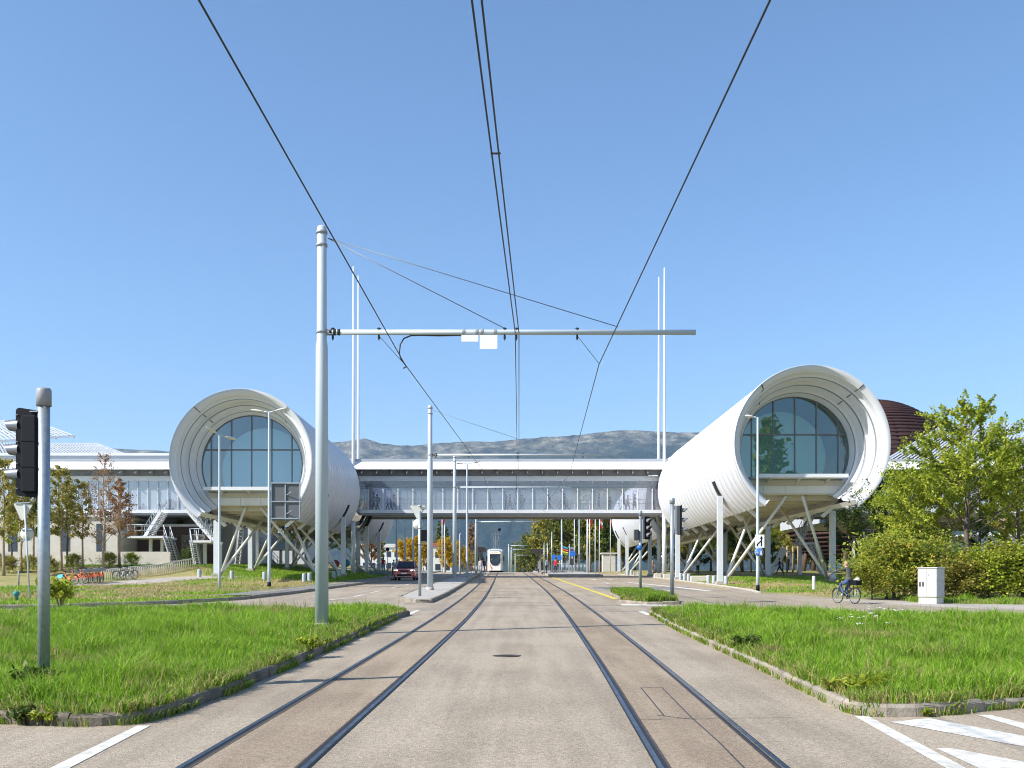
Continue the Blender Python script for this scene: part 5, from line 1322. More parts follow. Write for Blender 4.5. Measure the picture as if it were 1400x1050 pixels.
cab_ = loft([[(-.83, y0, 1.03), (.83, y0, 1.03), (wt, y1, zt), (-wt, y1, zt)] for y0, y1, wt, zt in ((-.98, -.30, .68, 1.60), (-.4, 0, .70, 1.66), (1.3, 1.1, .70, 1.65), (2.05, 1.8, .66, 1.55))]); part('cabin', cab_, M['red'], car, world=False)
g_ = MB(); g_.add([(-.76, -1.0, 1.09), (.76, -1.0, 1.09), (.645, -.365, 1.585), (-.645, -.365, 1.585)], [(0, 1, 2, 3)]); g_.add([(-.76, -.985, 1.07), (.76, -.985, 1.07), (.645, -.35, 1.57), (-.645, -.35, 1.57)], [(3, 2, 1, 0)]); part('windscreen', g_, M['carglass'], car, world=False, recalc=False)
for s in (-1, 1):
    q = MB(); q.box((s * .70, -2.02, .80), (.36, .22, .15), s * .35, .04); part('headlight', q, emit('lit_headlight', (1, .93, .78), 2.2), car, world=False)
    q = MB(); q.box((s * .66, -2.13, .46), (.16, .08, .07), 0, .02); part('fog_lamp', q, emit('lit_fog_lamp', (1, .85, .6), 1.2), car, world=False)
    q = MB(); q.box((s * 1.02, -.75, 1.10), (.20, .12, .14), 0, .04); part('mirror', q, M['red'], car, world=False)
    for yy in (-1.35, 1.35):
        q = MB(); q.lathe((s * .80 - .11, yy, .33), [(.001, 0), (.22, 0), (.33, .02), (.345, .06), (.345, .16), (.33, .20), (.22, .22), (.001, .22)], 20, 'X'); wq = part('wheel', q, M['rubber'], car, world=False)
    q = MB(); q.tube([(s * .66, -.2, 1.69), (s * .66, 1.3, 1.70)], .022, 6); part('roof_rail', q, M['black'], car, world=False)
    q = MB(); q.add([(s * .853, -.8, 1.06), (s * .853, 1.7, 1.06), (s * .715, 1.3, 1.58), (s * .715, -.2, 1.58)], [(0, 1, 2, 3)]); part('side_window', q, M['carglass'], car, world=False, recalc=False)
q = MB(); q.box((0, -2.12, .74), (.85, .12, .16), 0, .04); q.box((0, -2.17, .42), (1.25, .08, .15), 0, .03); part('grille', q, M['black'], car, world=False)
q = MB(); q.box((0, -2.20, .56), (.50, .02, .11)); part('licence_plate', q, M['signwhite'], car, world=False)
q = MB(); q.box((0, -2.15, .27), (1.5, .08, .07), 0, .02); part('skid_plate', q, M['galv'], car, world=False)

# ------------------------------------------------------------------ tram
d = 150.0; x = trk(TLs, d) + .05; zg = prof(d)
tram = thing('tram', 'white and orange tram coming up the left track', 'tram', (x, d, zg))
M['tw'] = pbr('tram_white', (.80, .78, .75), .25, coat=.5); M['to'] = pbr('tram_orange', (.85, .25, .03), .3, coat=.5)
def tsec(y, w, zb, zt, r):
    return [(-w, y, zb), (w, y, zb), (w, y, zt - r), (w * .97, y, zt - r * .4), (w - r, y, zt), (-w + r, y, zt), (-w * .97, y, zt - r * .4), (-w, y, zt - r)]
part('body', loft([tsec(-.15, .80, .40, 3.05, .3), tsec(.1, 1.0, .25, 3.22, .3), tsec(.55, 1.12, .22, 3.34, .28), tsec(1.2, 1.15, .2, 3.40, .25), tsec(9, 1.15, .2, 3.40, .25), tsec(28, 1.15, .2, 3.4, .25)]), M['tw'], tram, world=False)
def face(P, yf, mat, nm): 
    q = MB(); q.prism(P, (0, 0, 0), (1, 0, 0), (0, 0, 1), (0, -1, 0), .03)
    q.v = [(a, yf(a, c) + b_, c) for a, b_, c in q.v]; return part(nm, q, mat, tram, world=False)
yf = lambda a, c: -.17 + max(0, abs(a) - .76) * 1.2 + max(0, c - 3.0) * .6
ws = [(-.66, 1.35), (-.45, 1.08), (-.2, .98), (.2, .98), (.45, 1.08), (.66, 1.35), (.80, 1.7), (.82, 2.6), (.76, 2.66), (-.76, 2.66), (-.82, 2.6), (-.80, 1.7)]
face(ws, yf, pbr('tram_windscreen', (.03, .045, .06), .06), 'windscreen')
face([(-.86, 2.72), (.86, 2.72), (.84, 3.12), (.70, 3.2), (-.70, 3.2), (-.84, 3.12)], yf, M['black'], 'display_panel')
q = MB()
for k, (a, w_) in enumerate(((-.42, .16), (-.12, .10), (.06, .12), (.22, .14), (.40, .12))): q.box((a, -.235 + .1, 2.93), (w_, .03, .12))
part('amber_display', q, emit('amber_display', (1, .32, .05), 1.2), tram, world=False)
face([(-1.05, .42), (-.50, .36), (-.58, .85), (-.78, 1.2), (-1.04, 1.45)], lambda a, c: yf(a, c) - .02, M['to'], 'orange_corner')
q = MB(); q.box((-1.155, 2.2, 1.0), (.03, 3.2, 1.3)); part('orange_side', q, M['to'], tram, world=False)
q = MB(); q.box((0, .05, .30), (1.7, .5, .2), 0, .08); part('skirt', q, M['tw'], tram, world=False)
for s in (-1, 1):
    q = MB(); q.lathe((s * .74, .0, .72), [(.001, 0), (.08, 0), (.06, -.05), (.001, -.06)], 12, 'Y'); part('headlight', q, M['signwhite'], tram, world=False)
    q = MB(); q.box((s * 1.27, .2, 2.0), (.14, .12, .75), 0, .04); q.beam((s * 1.1, .5, 2.4), (s * 1.27, .2, 2.3), .04, .04); part('mirror', q, M['black'], tram, world=False)
q = MB(); q.tube([(0, 7, 3.4), (0, 8.2, 4.6), (0, 6.9, 5.9)], .05, 6); q.beam((-.75, 6.9, 5.95), (.75, 6.9, 5.95), .12, .07); q.tube([(-.4, 7, 3.45), (-.25, 8.2, 4.6), (-.5, 6.9, 5.9)], .03, 6); q.tube([(.4, 7, 3.45), (.25, 8.2, 4.6), (.5, 6.9, 5.9)], .03, 6); part('pantograph', q, M['grey'], tram, world=False)
q = MB(); q.box((0, 12, 3.55), (1.6, 8, .35), 0, .1); part('roof_unit', q, M['wgrey'], tram, world=False)
q = MB(); d2 = 160; q.lathe((wx(682.7, d2), d2, wz(724, d2)), [(.001, .24), (.2, .2), (.24, 0), (.2, -.2), (.001, -.24)], 10); q.tube([(wx(682.7, d2), d2, wz(724, d2)), (wx(682.7, d2), d2, 9.6)], .02, 4)
solo('line_marker', q, M['black'], 'small black ball hanging on the wire above the tram', 'line marker', (wx(682.7, d2), d2, wz(724, d2)))

# ------------------------------------------------------------------ tram stop shelters, signs, flags
def shelter(lab, px0, px1, d, py, depth, dzb):
    x0, x1 = wx(px0, d), wx(px1, d); z = wz(py, d); zg = gz(x0, d) + dzb
    o = thing('tram_shelter', lab, 'shelter', ((x0 + x1) / 2, d, zg), group='tram stop shelters with dark roofs')
    b = MB(); V = [(x0, d, z - .1), (x1, d, z - .25), (x1, d, z + .15), (x0 + .3, d, z + .2)]; b.add(V + [(a, d + depth, c) for a, _, c in V], [(3, 2, 1, 0), (4, 5, 6, 7), (0, 1, 5, 4), (1, 2, 6, 5), (2, 3, 7, 6), (3, 0, 4, 7)]); part('roof', b, pbr('charcoal_roof', (.035, .032, .032), .6), o)
    for yy in (depth - .2, .8): b = MB(); b.box(((x0 + x1) / 2 + .4, d + yy, (zg + z) / 2), (.22, .22, z - zg)); part('post', b, M['grey'], o)
    b = MB(); b.box((x1 - .35, d + depth / 2, zg + 1.15), (.06, depth - .8, 2.1)); part('glass_panel', b, M['glass_d'], o)
    b = MB(); b.box(((x0 + x1) / 2 + .3, d + depth / 2, zg + .45), (.45, depth * .5, .08)); b.box(((x0 + x1) / 2 + .3, d + depth / 2, zg + .22), (.1, .3, .42)); part('bench', b, M['wood'], o)
    return o
shelter('dark flat-roofed tram shelter on the right platform', 724.5, 743.5, 126, 752.5, 7, .25)
shelter('smaller dark-roofed shelter behind the colourful flags on the right', 763, 785, 150, 752, 5, .2)
shelter('dark flat-roofed tram shelter left of the tram', 641, 663, 126, 749.5, 7, .2)
def board(lab, px, py, w, h, d, mat, pole=True, name='sign', disc=False):
    x = wx(px, d); z = wz(py, d); zg = gz(x, d); o = thing(name, lab, 'sign', (x, d, zg), group='signs at the tram stop')
    b = MB()
    if disc: b.lathe((x, d - .06, z), [(.001, 0), (w, 0), (w, .03), (.001, .03)], 20, 'Y')
    else: b.box((x, d - .06, z), (w, .05, h), 0, .02)
    part('panel', b, mat, o)
    b = MB(); b.tube([(x, d, zg), (x, d, z + h / 2)], .05, 8); part('post', b, M['galv'], o); return o
board('blue stop sign left of the person in red', 757.5, 762.5, .5, .7, 122, M['signblue'])
board('blue stop sign right of the person in red', 765, 762.5, .5, .6, 124, M['signblue'])
board('wide blue and white sign on the pole below the small flags', 782.5, 757, .75, .6, 128, M['signblue'])
board('dark square panel under the wide blue sign', 781.5, 768, .55, .8, 127, M['dgrey'])
board('round red board standing under the left tube', 459, 771, .46, .9, 118, pbr('red_board', (.62, .10, .12), .5), disc=True)
board('round teal board standing under the left tube', 473.5, 770, .44, .9, 120, pbr('teal_board', (.05, .38, .46), .5), disc=True)
def flagpole(lab, px, d, ptop, fcol, fl=None, r=.07):
    x = wx(px, d); zg = gz(x, d); zt = wz(ptop, d); o = thing('flagpole', lab, 'flagpole', (x, d, zg), group='flagpoles behind the footbridge')
    b = MB(); b.tube([(x, d, zg), (x, d, zt)], [r, r * .6], 10); b.lathe((x, d, zt), [(.001, .1), (.06, .05), (.06, 0), (.001, -.03)], 8); part('pole', b, M['white'], o)
    if fcol:
        for ci, (c, f0, f1) in enumerate(fcol):
            f = MB(); V = []; n = 8; w_, h_ = fl
            for i in range(n + 1):
                for j in range(3):
                    u = i / n; z = zt - .15 - h_ * (f0 + (f1 - f0) * u); v_ = j / 2
                    V.append((x + r + v_ * w_ * (1 - .35 * u) , d + .12 * math.sin(u * 5 + v_ * 4) + .1 * v_, z - v_ * .35 * h_))
            f.add(V, [(i * 3 + j, i * 3 + j + 1, i * 3 + 4 + j, i * 3 + 3 + j) for i in range(n) for j in range(2)], True)
            part('flag', f, pbr('flag_cloth', c, .8), o, recalc=False)
    return o
flagpole('flagpole with dark navy flag just under the bridge deck', 785.3, 128, 690, [((.02, .02, .05), .15, 1)], (.35, 2.2))
flagpole('bare thick white flagpole among the flagpoles', 803, 118, 698, None, r=.11)
flagpole('white flagpole with long red flag showing pink through the bridge glass', 806.3, 125, 686, [((.75, .03, .05), .0, 1)], (.35, 2.4))
flagpole('bare slim grey flagpole between two red flags', 813.8, 122, 700, None)
flagpole('white flagpole with red and white flag before the dense tree', 819.5, 135, 697, [((.75, .04, .05), 0, .55), ((.75, .70, .68), .55, .8), ((.75, .04, .05), .8, 1)], (.4, 1.9))
flagpole('flagpole with red flag partly behind the right tube', 834.5, 150, 702, [((.75, .06, .05), 0, 1)], (.55, 1.6))
flagpole('pair-left flagpole with hanging red flag above the orange trees', 604.5, 135, 697, [((.68, .02, .04), .4, 1.5)], (.32, 1.1))
flagpole('bare flagpole right of the hanging red flag', 608, 136, 704, None)
flagpole('short flagpole with rainbow-coloured fluttering flag at the tram stop', 768.5, 134, 744, [((.05, .35, .50), 0, .3), ((.80, .16, .04), .3, .6), ((.75, .6, .05), .6, .9), ((.10, .35, .08), .9, 1.1)], (.75, 1.0), .04)
flagpole('short flagpole with faded blue and red flag at the tram stop', 778.5, 138, 745, [((.20, .25, .35), 0, .5), ((.5, .08, .08), .5, 1)], (.7, .9), .04)
for px, d, pt in ((744, 122, 743), (754.5, 126, 727), (748.5, 140, 742)):
    x = wx(px, d); zg = gz(x, d); b = MB(); b.tube([(x, d, zg), (x, d, wz(pt, d))], .07, 8)
    solo('thin_pole', b, M['galv'], {744: 'thin grey pole at the edge of the right shelter roof', 754.5: 'tallest thin grey pole between shelter and person in red', 748.5: 'thin grey pole farther back behind the right shelter'}[px], 'pole', (x, d, zg), 'thin poles at the tram stop')
# guard rails on the right platform and blue railing left of the car
def guard(lab, px0, px1, d, h, mat, n, dz=0):
    x0, x1 = wx(px0, d), wx(px1, d); o = thing('guard_rail', lab, 'railing', ((x0 + x1) / 2, d, gz(x0, d) + dz)); b = MB()
    zg = gz(x0, d) + dz; b.tube([(x0, d, zg + h), (x1, d, zg + h)], .03, 6)
    for i in range(n + 1): x = x0 + (x1 - x0) * i / n; b.tube([(x, d, zg), (x, d, zg + h)], .028, 6)
    part('bars', b, mat, o); q = MB(); q.box(((x0 + x1) / 2, d, zg + .12), (x1 - x0, .04, .06)); part('lower_rail', q, mat, o)
guard('grey barred railing along the back of the right platform', 752, 801, 131, 1.1, M['galv'], 26, .2)
guard('blue-grey barred railing between the left columns and the car', 505, 541, 104, 1.0, pbr('blue_railing', (.12, .22, .34), .5), 22)
guard('pale low railing left of the tram on the platform', 640, 664, 112, .9, M['white'], 10, .2)
guard('dark barred bicycle railing under the left tube', 312, 345, 112, 1.1, M['white'], 16)
d = 172; x = wx(832, d); b = MB(); b.box((x, d, gz(x, d) + 1.5), (2.1, 2, 3.0)); b.box((x, d, gz(x, d) + 3.1), (2.6, 2.4, .22))
solo('kiosk', b, M['wall'], 'small beige kiosk with flat roof under the far right trees', 'kiosk', (x, d, gz(x, d)))
# white banner leaning on the lawn behind the right tube
d = 112; x = wx(1062, d); z = gz(x, d); b = MB(); b.prism([(-.9, 0), (-.3, .1), (1.2, 2.6), (.5, 2.9)], (x, d, z), (1, 0, 0), (0, 0, 1), (0, 1, 0), .15)
solo('sculpture', b, M['white'], 'leaning white slab on the lawn behind the right tube', 'sculpture', (x, d, z))
# ------------------------------------------------------------------ plants
LEAF = {
 'green': leafmat('leaf_yellow_green', (.15, .22, .02), (.36, .43, .035), (.56, .55, .07), .45),
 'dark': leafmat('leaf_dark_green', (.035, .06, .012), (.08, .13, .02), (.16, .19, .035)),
 'autumn': leafmat('leaf_autumn_olive', (.17, .17, .035), (.36, .33, .06), (.50, .40, .08), .42),
 'brown': leafmat('leaf_dry_brown', (.20, .10, .045), (.36, .20, .09), (.46, .30, .14)),
 'yellow': leafmat('leaf_bright_yellow', (.30, .16, .012), (.60, .38, .015), (.75, .55, .03)),
 'mixed': leafmat('leaf_mixed_hedge', (.10, .16, .018), (.28, .33, .035), (.54, .42, .06), .42),
 'far': leafmat('leaf_far_green', (.06, .08, .016), (.15, .18, .03), (.28, .22, .04)),
}
def leaf_mesh(name, C, size, rng, aspect=1.7, up=0.35, cl=None):
    """C: (n,3) leaf centres -> folded leaf quads, one random 'pick' value per leaf"""
    n = len(C); s = size * rng.uniform(.6, 1.35, n)
    d = rng.normal(size=(n, 3)); d[:, 2] -= .25; d /= np.linalg.norm(d, axis=1)[:, None]
    nn = rng.normal(size=(n, 3)); nn[:, 2] += up * 3; w = np.cross(d, nn); w /= np.maximum(1e-6, np.linalg.norm(w, axis=1))[:, None]
    up_ = np.cross(w, d)
    a = C - d * s[:, None] * aspect / 2; b_ = C + w * s[:, None] * .5 + up_ * s[:, None] * .12; c = C + d * s[:, None] * aspect / 2; e = C - w * s[:, None] * .5 + up_ * s[:, None] * .12
    V = np.stack([a, b_, c, e], 1).reshape(-1, 3)
    me = bpy.data.meshes.new(name); me.vertices.add(4 * n); me.vertices.foreach_set('co', V.astype(np.float32).ravel())
    me.loops.add(4 * n); me.loops.foreach_set('vertex_index', np.arange(4 * n, dtype=np.int32))
    me.polygons.add(n); me.polygons.foreach_set('loop_start', np.arange(0, 4 * n, 4, dtype=np.int32)); me.polygons.foreach_set('loop_total', np.full(n, 4, dtype=np.int32))
    me.update(calc_edges=True)
    at = me.attributes.new('pick', 'FLOAT', 'POINT')
    pk = np.clip(rng.uniform(0, 1, n) * .6 + (cl if cl is not None else rng.uniform(0, 1, n)) * .4, 0, 1)
    at.data.foreach_set('value', np.repeat(pk, 4).astype(np.float32)); return me
def tree_mesh(seed, H, R_, base, shape, nleaf, lsize, tr, nlimb=18, sub=5, droop=0.0, spread=.5, wild=.25, lean=0.0):
    """trunk + limbs as one mesh, leaves as another; shape(f) gives crown radius factor at height fraction f"""
    rng = np.random.default_rng(seed); mb = MB(); rnd = random.Random(seed)
    n = 9; tp = []
    for i in range(n + 1):
        f = i / n; tp.append(Vector((lean * f * f * H + rnd.gauss(0, .012) * H * f, rnd.gauss(0, .012) * H * f, f * H * .97)))
    mb.tube(tp, [tr * (1.25 if i == 0 else 1) * (1 - i / n) ** .8 + .012 for i in range(n + 1)], 8)
    def tpos(z):
        f = min(.999, z / (H * .97)) * n; i = int(f); return tp[i].lerp(tp[i + 1], f - i)
    C = []; CL = []; ang = rnd.uniform(0, 6)
    for k in range(nlimb):
        f = (k + .5) / nlimb; z = H * (base + (1 - base) * f ** .9 * .96); ang += 2.4 + rnd.uniform(-.4, .4)
        L = R_ * shape(f) * rnd.uniform(.75, 1.2); p0 = tpos(z); rise = rnd.uniform(.25, .8) * (1 - droop) - droop * .3
        pts = [p0]; dd = Vector((math.cos(ang), math.sin(ang), rise)).normalized(); p = p0; m_ = 4
        for j in range(m_):
            dd = (dd + Vector((rnd.gauss(0, .12), rnd.gauss(0, .12), .08 - droop * .25))).normalized(); p = p + dd * (L / m_); pts.append(p)
        r0 = max(.010, tr * .38 * (1 - f * .6)); mb.tube(pts, [r0, r0 * .75, r0 * .5, r0 * .3, .006], 5, cap=False)
        twigs = [(pts[2], pts[-1])]
        for s in range(sub):
            q = rnd.uniform(.25, 1); i = min(m_ - 1, int(q * m_)); a = pts[i].lerp(pts[i + 1], q * m_ - i)
            td = (dd + Vector((rnd.gauss(0, .7), rnd.gauss(0, .7), rnd.gauss(.12, .45)))).normalized(); tl = L * rnd.uniform(.25, spread) + .15
            b_ = a + td * tl; mb.tube([a, a.lerp(b_, .5) + Vector((0, 0, .04 * tl)), b_], [r0 * .35, r0 * .22, .004], 4, cap=False); twigs.append((a, b_))
        for a, b_ in twigs:
            c0 = rnd.random(); m2 = max(2, int(nleaf / (nlimb * (sub + 1)) * rnd.uniform(.6, 1.4) * (.5 + shape(f))))
            t_ = rng.uniform(.05, 1.08, m2)[:, None]; A = np.array(a); B = np.array(b_)
            C.append(A + (B - A) * t_ + rng.normal(0, wild * max(.25, np.linalg.norm(B - A)) * .5, (m2, 3))); CL.append(np.full(m2, c0))
    C = np.concatenate(C); CL = np.concatenate(CL); keep = C[:, 2] > base * H * .7; 
    return mb, leaf_mesh('crown', C[keep], lsize, rng, cl=CL[keep])
TREES = {}
def tree(lab, key, loc, rz=0.0, scale=1.0, group=None, build=None, leaf='green', bark='bark', cat='tree', name='tree'):
    if key not in TREES:
        mb, lm = build(); tm = mb.mesh('trunk'); TREES[key] = (tm, lm)
    tm, lm = TREES[key]
    o = thing(name, lab, cat, loc, rz, group); o.scale = scale if isinstance(scale, (tuple, list)) else (scale,) * 3
    for nm, me, mt in (('trunk', tm, M[bark]), ('crown', lm, LEAF[leaf])):
        if not me.materials: me.materials.append(None)
        p = bpy.data.objects.new(nm, me); col.objects.link(p); p.parent = o
        p.material_slots[0].link = 'OBJECT'; p.material_slots[0].material = mt
    return o
def gpt(px, d, dz=0.0): x = wx(px, d); return (x, d, gz(x, d) + dz)
egg = lambda f: math.sin(PI * min(1, (f * .86 + .13))) ** .7
cone = lambda f: (1 - f) ** .8 * .9 + .12
colm = lambda f: .75 * math.sin(PI * (f * .9 + .08)) ** .5
broad = lambda f: (1 - (2 * f - .75) ** 2 * .45) if f < .9 else .5
B_big = lambda: tree_mesh(11, 9.6, 4.2, .27, lambda f: (1.02 - .72 * f ** 1.5), 15000, .095, .16, 34, 7, wild=.11, spread=.55)
B_med = lambda: tree_mesh(12, 8.0, 2.9, .3, egg, 11000, .095, .13, 26, 6)
B_yng = lambda: tree_mesh(13, 7.2, 1.35, .30, colm, 3400, .088, .075, 24, 4, wild=.35)
B_yng2 = lambda: tree_mesh(14, 7.2, 1.5, .28, cone, 3000, .088, .075, 24, 4, wild=.35)
B_bare = lambda: tree_mesh(15, 9.6, 2.1, .16, lambda f: (1 - f) ** .7 * .95 + .12, 3600, .062, .10, 38, 6, wild=.25, spread=.5)
B_far = lambda: tree_mesh(16, 12, 5.0, .14, broad, 5200, .34, .25, 22, 5, wild=.4)
B_far2 = lambda: tree_mesh(17, 13, 3.6, .12, egg, 4600, .32, .25, 22, 5, wild=.4)
B_pop = lambda: tree_mesh(18, 14, 1.5, .05, lambda f: .85 * math.sin(PI * (f * .8 + .17)), 4200, .26, .22, 30, 4, wild=.45)
B_bush = lambda: tree_mesh(19, 2.4, 1.7, .04, lambda f: (1 - f * .55), 5200, .085, .05, 20, 6, wild=.42, spread=.7)
B_bush2 = lambda: tree_mesh(20, 2.2, 1.9, .03, lambda f: (1 - f * .5), 5200, .08, .05, 22, 6, wild=.42, spread=.7)
# right side: the big tree, its neighbours, the hedge
G_RT = 'trees behind the hedge on the right'
tree('largest yellow-green tree above the utility cabinet on the right', 'big', gpt(1322, 50, .0), 0.6, (1.0, 1.0, .93), G_RT, B_big, 'green')
tree('yellow-green tree cut by the right picture edge', 'big2', gpt(1392, 53), 2.2, (.8, .8, .82), G_RT, lambda: tree_mesh(21, 9.2, 3.4, .28, egg, 11000, .095, .14, 26, 6, wild=.15), 'green')
tree('broad yellow-green tree just right of the tube rim', 'med', gpt(1252, 53), 1.0, (.80, .80, .80), G_RT, B_med, 'green')
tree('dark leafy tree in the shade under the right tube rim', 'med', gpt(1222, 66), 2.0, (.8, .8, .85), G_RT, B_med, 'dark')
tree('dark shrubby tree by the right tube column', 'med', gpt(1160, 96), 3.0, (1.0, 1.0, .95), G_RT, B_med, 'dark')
tree('pale-trunked tree with thin foliage behind the hedge at right', 'yng', gpt(1374, 58), .3, (1.3, 1.3, 1.15), G_RT, B_yng, 'autumn', 'barkpale')
tree('tan-trunked young tree left of the big trunk behind the hedge', 'yng', gpt(1297, 54), 1.3, (1.1, 1.1, 1.0), G_RT, B_yng, 'autumn', 'barkpale')
tree('small tree right of the big trunk behind the hedge', 'yng', gpt(1339, 56), 2.6, (1.2, 1.2, .95), G_RT, B_yng, 'dark')
tree('pale-trunked tree at the right picture edge behind the hedge', 'yng', gpt(1393, 60), 4.0, (1.3, 1.3, 1.2), G_RT, B_yng, 'green', 'barkpale')
G_H = 'shrubs of the hedge on the right'
hd = [(1192, 45, .75, 'mixed', 'left-end low hedge shrub behind the cyclist'), (1212, 46, .92, 'green', 'hedge shrub right of the cyclist with fresh green leaves'), (1236, 45.2, 1.18, 'mixed', 'tall hedge shrub left of the utility cabinet'), (1222, 48, 1.25, 'green', 'tallest fresh-green hedge shrub left of the cabinet'), (1256, 46.5, 1.10, 'mixed', 'hedge shrub just behind the utility cabinet'),
      (1282, 46.5, .80, 'mixed', 'low hedge shrub seen over the top of the cabinet'), (1303, 44.8, .88, 'autumn', 'reddish-brown hedge shrub right of the cabinet'), (1326, 45.6, .85, 'mixed', 'hedge shrub under the big tree trunk'), (1350, 45.2, 1.08, 'green', 'hedge shrub with tall light shoots right of the big trunk'), (1374, 44.8, 1.15, 'mixed', 'yellowing hedge shrub near the right picture edge'),
      (1398, 45.2, 1.12, 'mixed', 'hedge shrub at the right picture edge'), (1418, 44, 1.1, 'green', 'hedge shrub just cut off by the right picture edge'), (1270, 49, 1.0, 'dark', 'dark hedge shrub in the second row behind the cabinet'), (1330, 49, 1.0, 'dark', 'dark hedge shrub in the second row under the big tree')]
for i, (px, d, s, lf, lab) in enumerate(hd):
    tree(lab, 'bush' if i % 2 else 'bush2', gpt(px, d), i * 1.7, (s, s, s * (.86 if px < 1280 else .76)), G_H, B_bush if i % 2 else B_bush2, lf, name='hedge_shrub', cat='shrub')
# left side: young trees, tall bare one
G_LT = 'young trees in the bed on the left'
for px, d, key, bl_, s, lf, bk_, lab in ((5, 80, 'yng', B_yng, (1.3, 1.3, 1.28), 'autumn', 'barkpale', 'tall olive tree at the left picture edge beneath the traffic light'), (16, 84, 'yng2', B_yng2, (1.0, 1.0, .85), 'green', 'bark', 'small tree behind the leaning sign post at far left'), (29, 82, 'yng2', B_yng2, (1.2, 1.2, 1.12), 'autumn', 'barkpale', 'olive tree right behind the leaning triangle sign'), (46, 84, 'yng', B_yng, (1.1, 1.1, 1.12), 'dark', 'barkpale', 'darker tree left of the near traffic light pole'),
                        (84, 83, 'yng', B_yng, (1.1, 1.1, 1.17), 'autumn', 'barkpale', 'olive tree above the nearest orange bicycles'), (92, 86, 'yng2', B_yng2, (1.2, 1.2, 1.0), 'autumn', 'bark', 'tree with dark thin trunk above the orange bicycles'), (113, 84, 'yng', B_yng, (1.0, 1.0, 1.0), 'autumn', 'barkpale', 'yellow-green tree left of the tall brown tree'), (163, 86, 'yng2', B_yng2, (1.35, 1.35, 1.02), 'brown', 'barkpale', 'rusty brown tree left of the outdoor stairs'), (60, 88, 'yng2', B_yng2, (1.2, 1.2, 1.0), 'autumn', 'barkpale', 'olive tree partly hidden by the near traffic light pole')):
    tree(lab, key, gpt(px, d), px * .7, s, G_LT, bl_, lf, bk_)
tree('tallest tree on the left with sparse rusty brown twigs', 'bare', gpt(141, 83), 0.4, (1.0, 1.0, 1.0), G_LT, B_bare, 'brown', 'barkpale')
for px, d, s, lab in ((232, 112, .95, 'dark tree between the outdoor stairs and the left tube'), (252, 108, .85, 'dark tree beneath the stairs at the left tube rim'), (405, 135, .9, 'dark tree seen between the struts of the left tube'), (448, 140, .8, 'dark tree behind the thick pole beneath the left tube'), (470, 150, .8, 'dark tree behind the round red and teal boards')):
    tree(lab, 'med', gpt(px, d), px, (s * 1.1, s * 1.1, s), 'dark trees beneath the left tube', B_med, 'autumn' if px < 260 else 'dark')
# right background trees beneath and beyond the right tube
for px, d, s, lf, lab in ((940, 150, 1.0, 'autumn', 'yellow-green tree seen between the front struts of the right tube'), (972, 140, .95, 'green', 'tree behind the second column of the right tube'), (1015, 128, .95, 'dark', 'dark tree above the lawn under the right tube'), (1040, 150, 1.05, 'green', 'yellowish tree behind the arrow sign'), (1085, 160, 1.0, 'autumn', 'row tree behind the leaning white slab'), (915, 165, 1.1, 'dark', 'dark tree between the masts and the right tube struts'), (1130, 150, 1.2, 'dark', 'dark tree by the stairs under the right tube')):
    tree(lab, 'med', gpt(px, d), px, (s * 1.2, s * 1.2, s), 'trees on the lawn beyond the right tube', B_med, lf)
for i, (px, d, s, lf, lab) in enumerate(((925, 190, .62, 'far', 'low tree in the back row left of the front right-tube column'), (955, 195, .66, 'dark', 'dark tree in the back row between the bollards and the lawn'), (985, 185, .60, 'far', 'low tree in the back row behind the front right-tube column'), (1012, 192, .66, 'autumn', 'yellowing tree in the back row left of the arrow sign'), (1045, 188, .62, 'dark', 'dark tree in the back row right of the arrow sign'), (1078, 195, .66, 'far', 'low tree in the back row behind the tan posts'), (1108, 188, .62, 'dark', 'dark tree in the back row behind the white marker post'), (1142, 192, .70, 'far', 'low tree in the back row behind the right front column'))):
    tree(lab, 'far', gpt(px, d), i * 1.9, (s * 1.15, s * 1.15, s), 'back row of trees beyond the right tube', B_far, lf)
for px, d in ((1027, 125), (1048, 122), (1076, 122), (1084, 126), (1091, 124), (1070, 128)):
    x = wx(px, d); b = MB(); b.tube([(x, d, gz(x, d)), (x, d, gz(x, d) + 3.2)], .11, 8)
    solo('timber_post', b, M['barkpale'], 'tan timber post on the lawn beyond the right tube', 'post', (x, d, gz(x, d)), 'tan timber posts beyond the right tube')
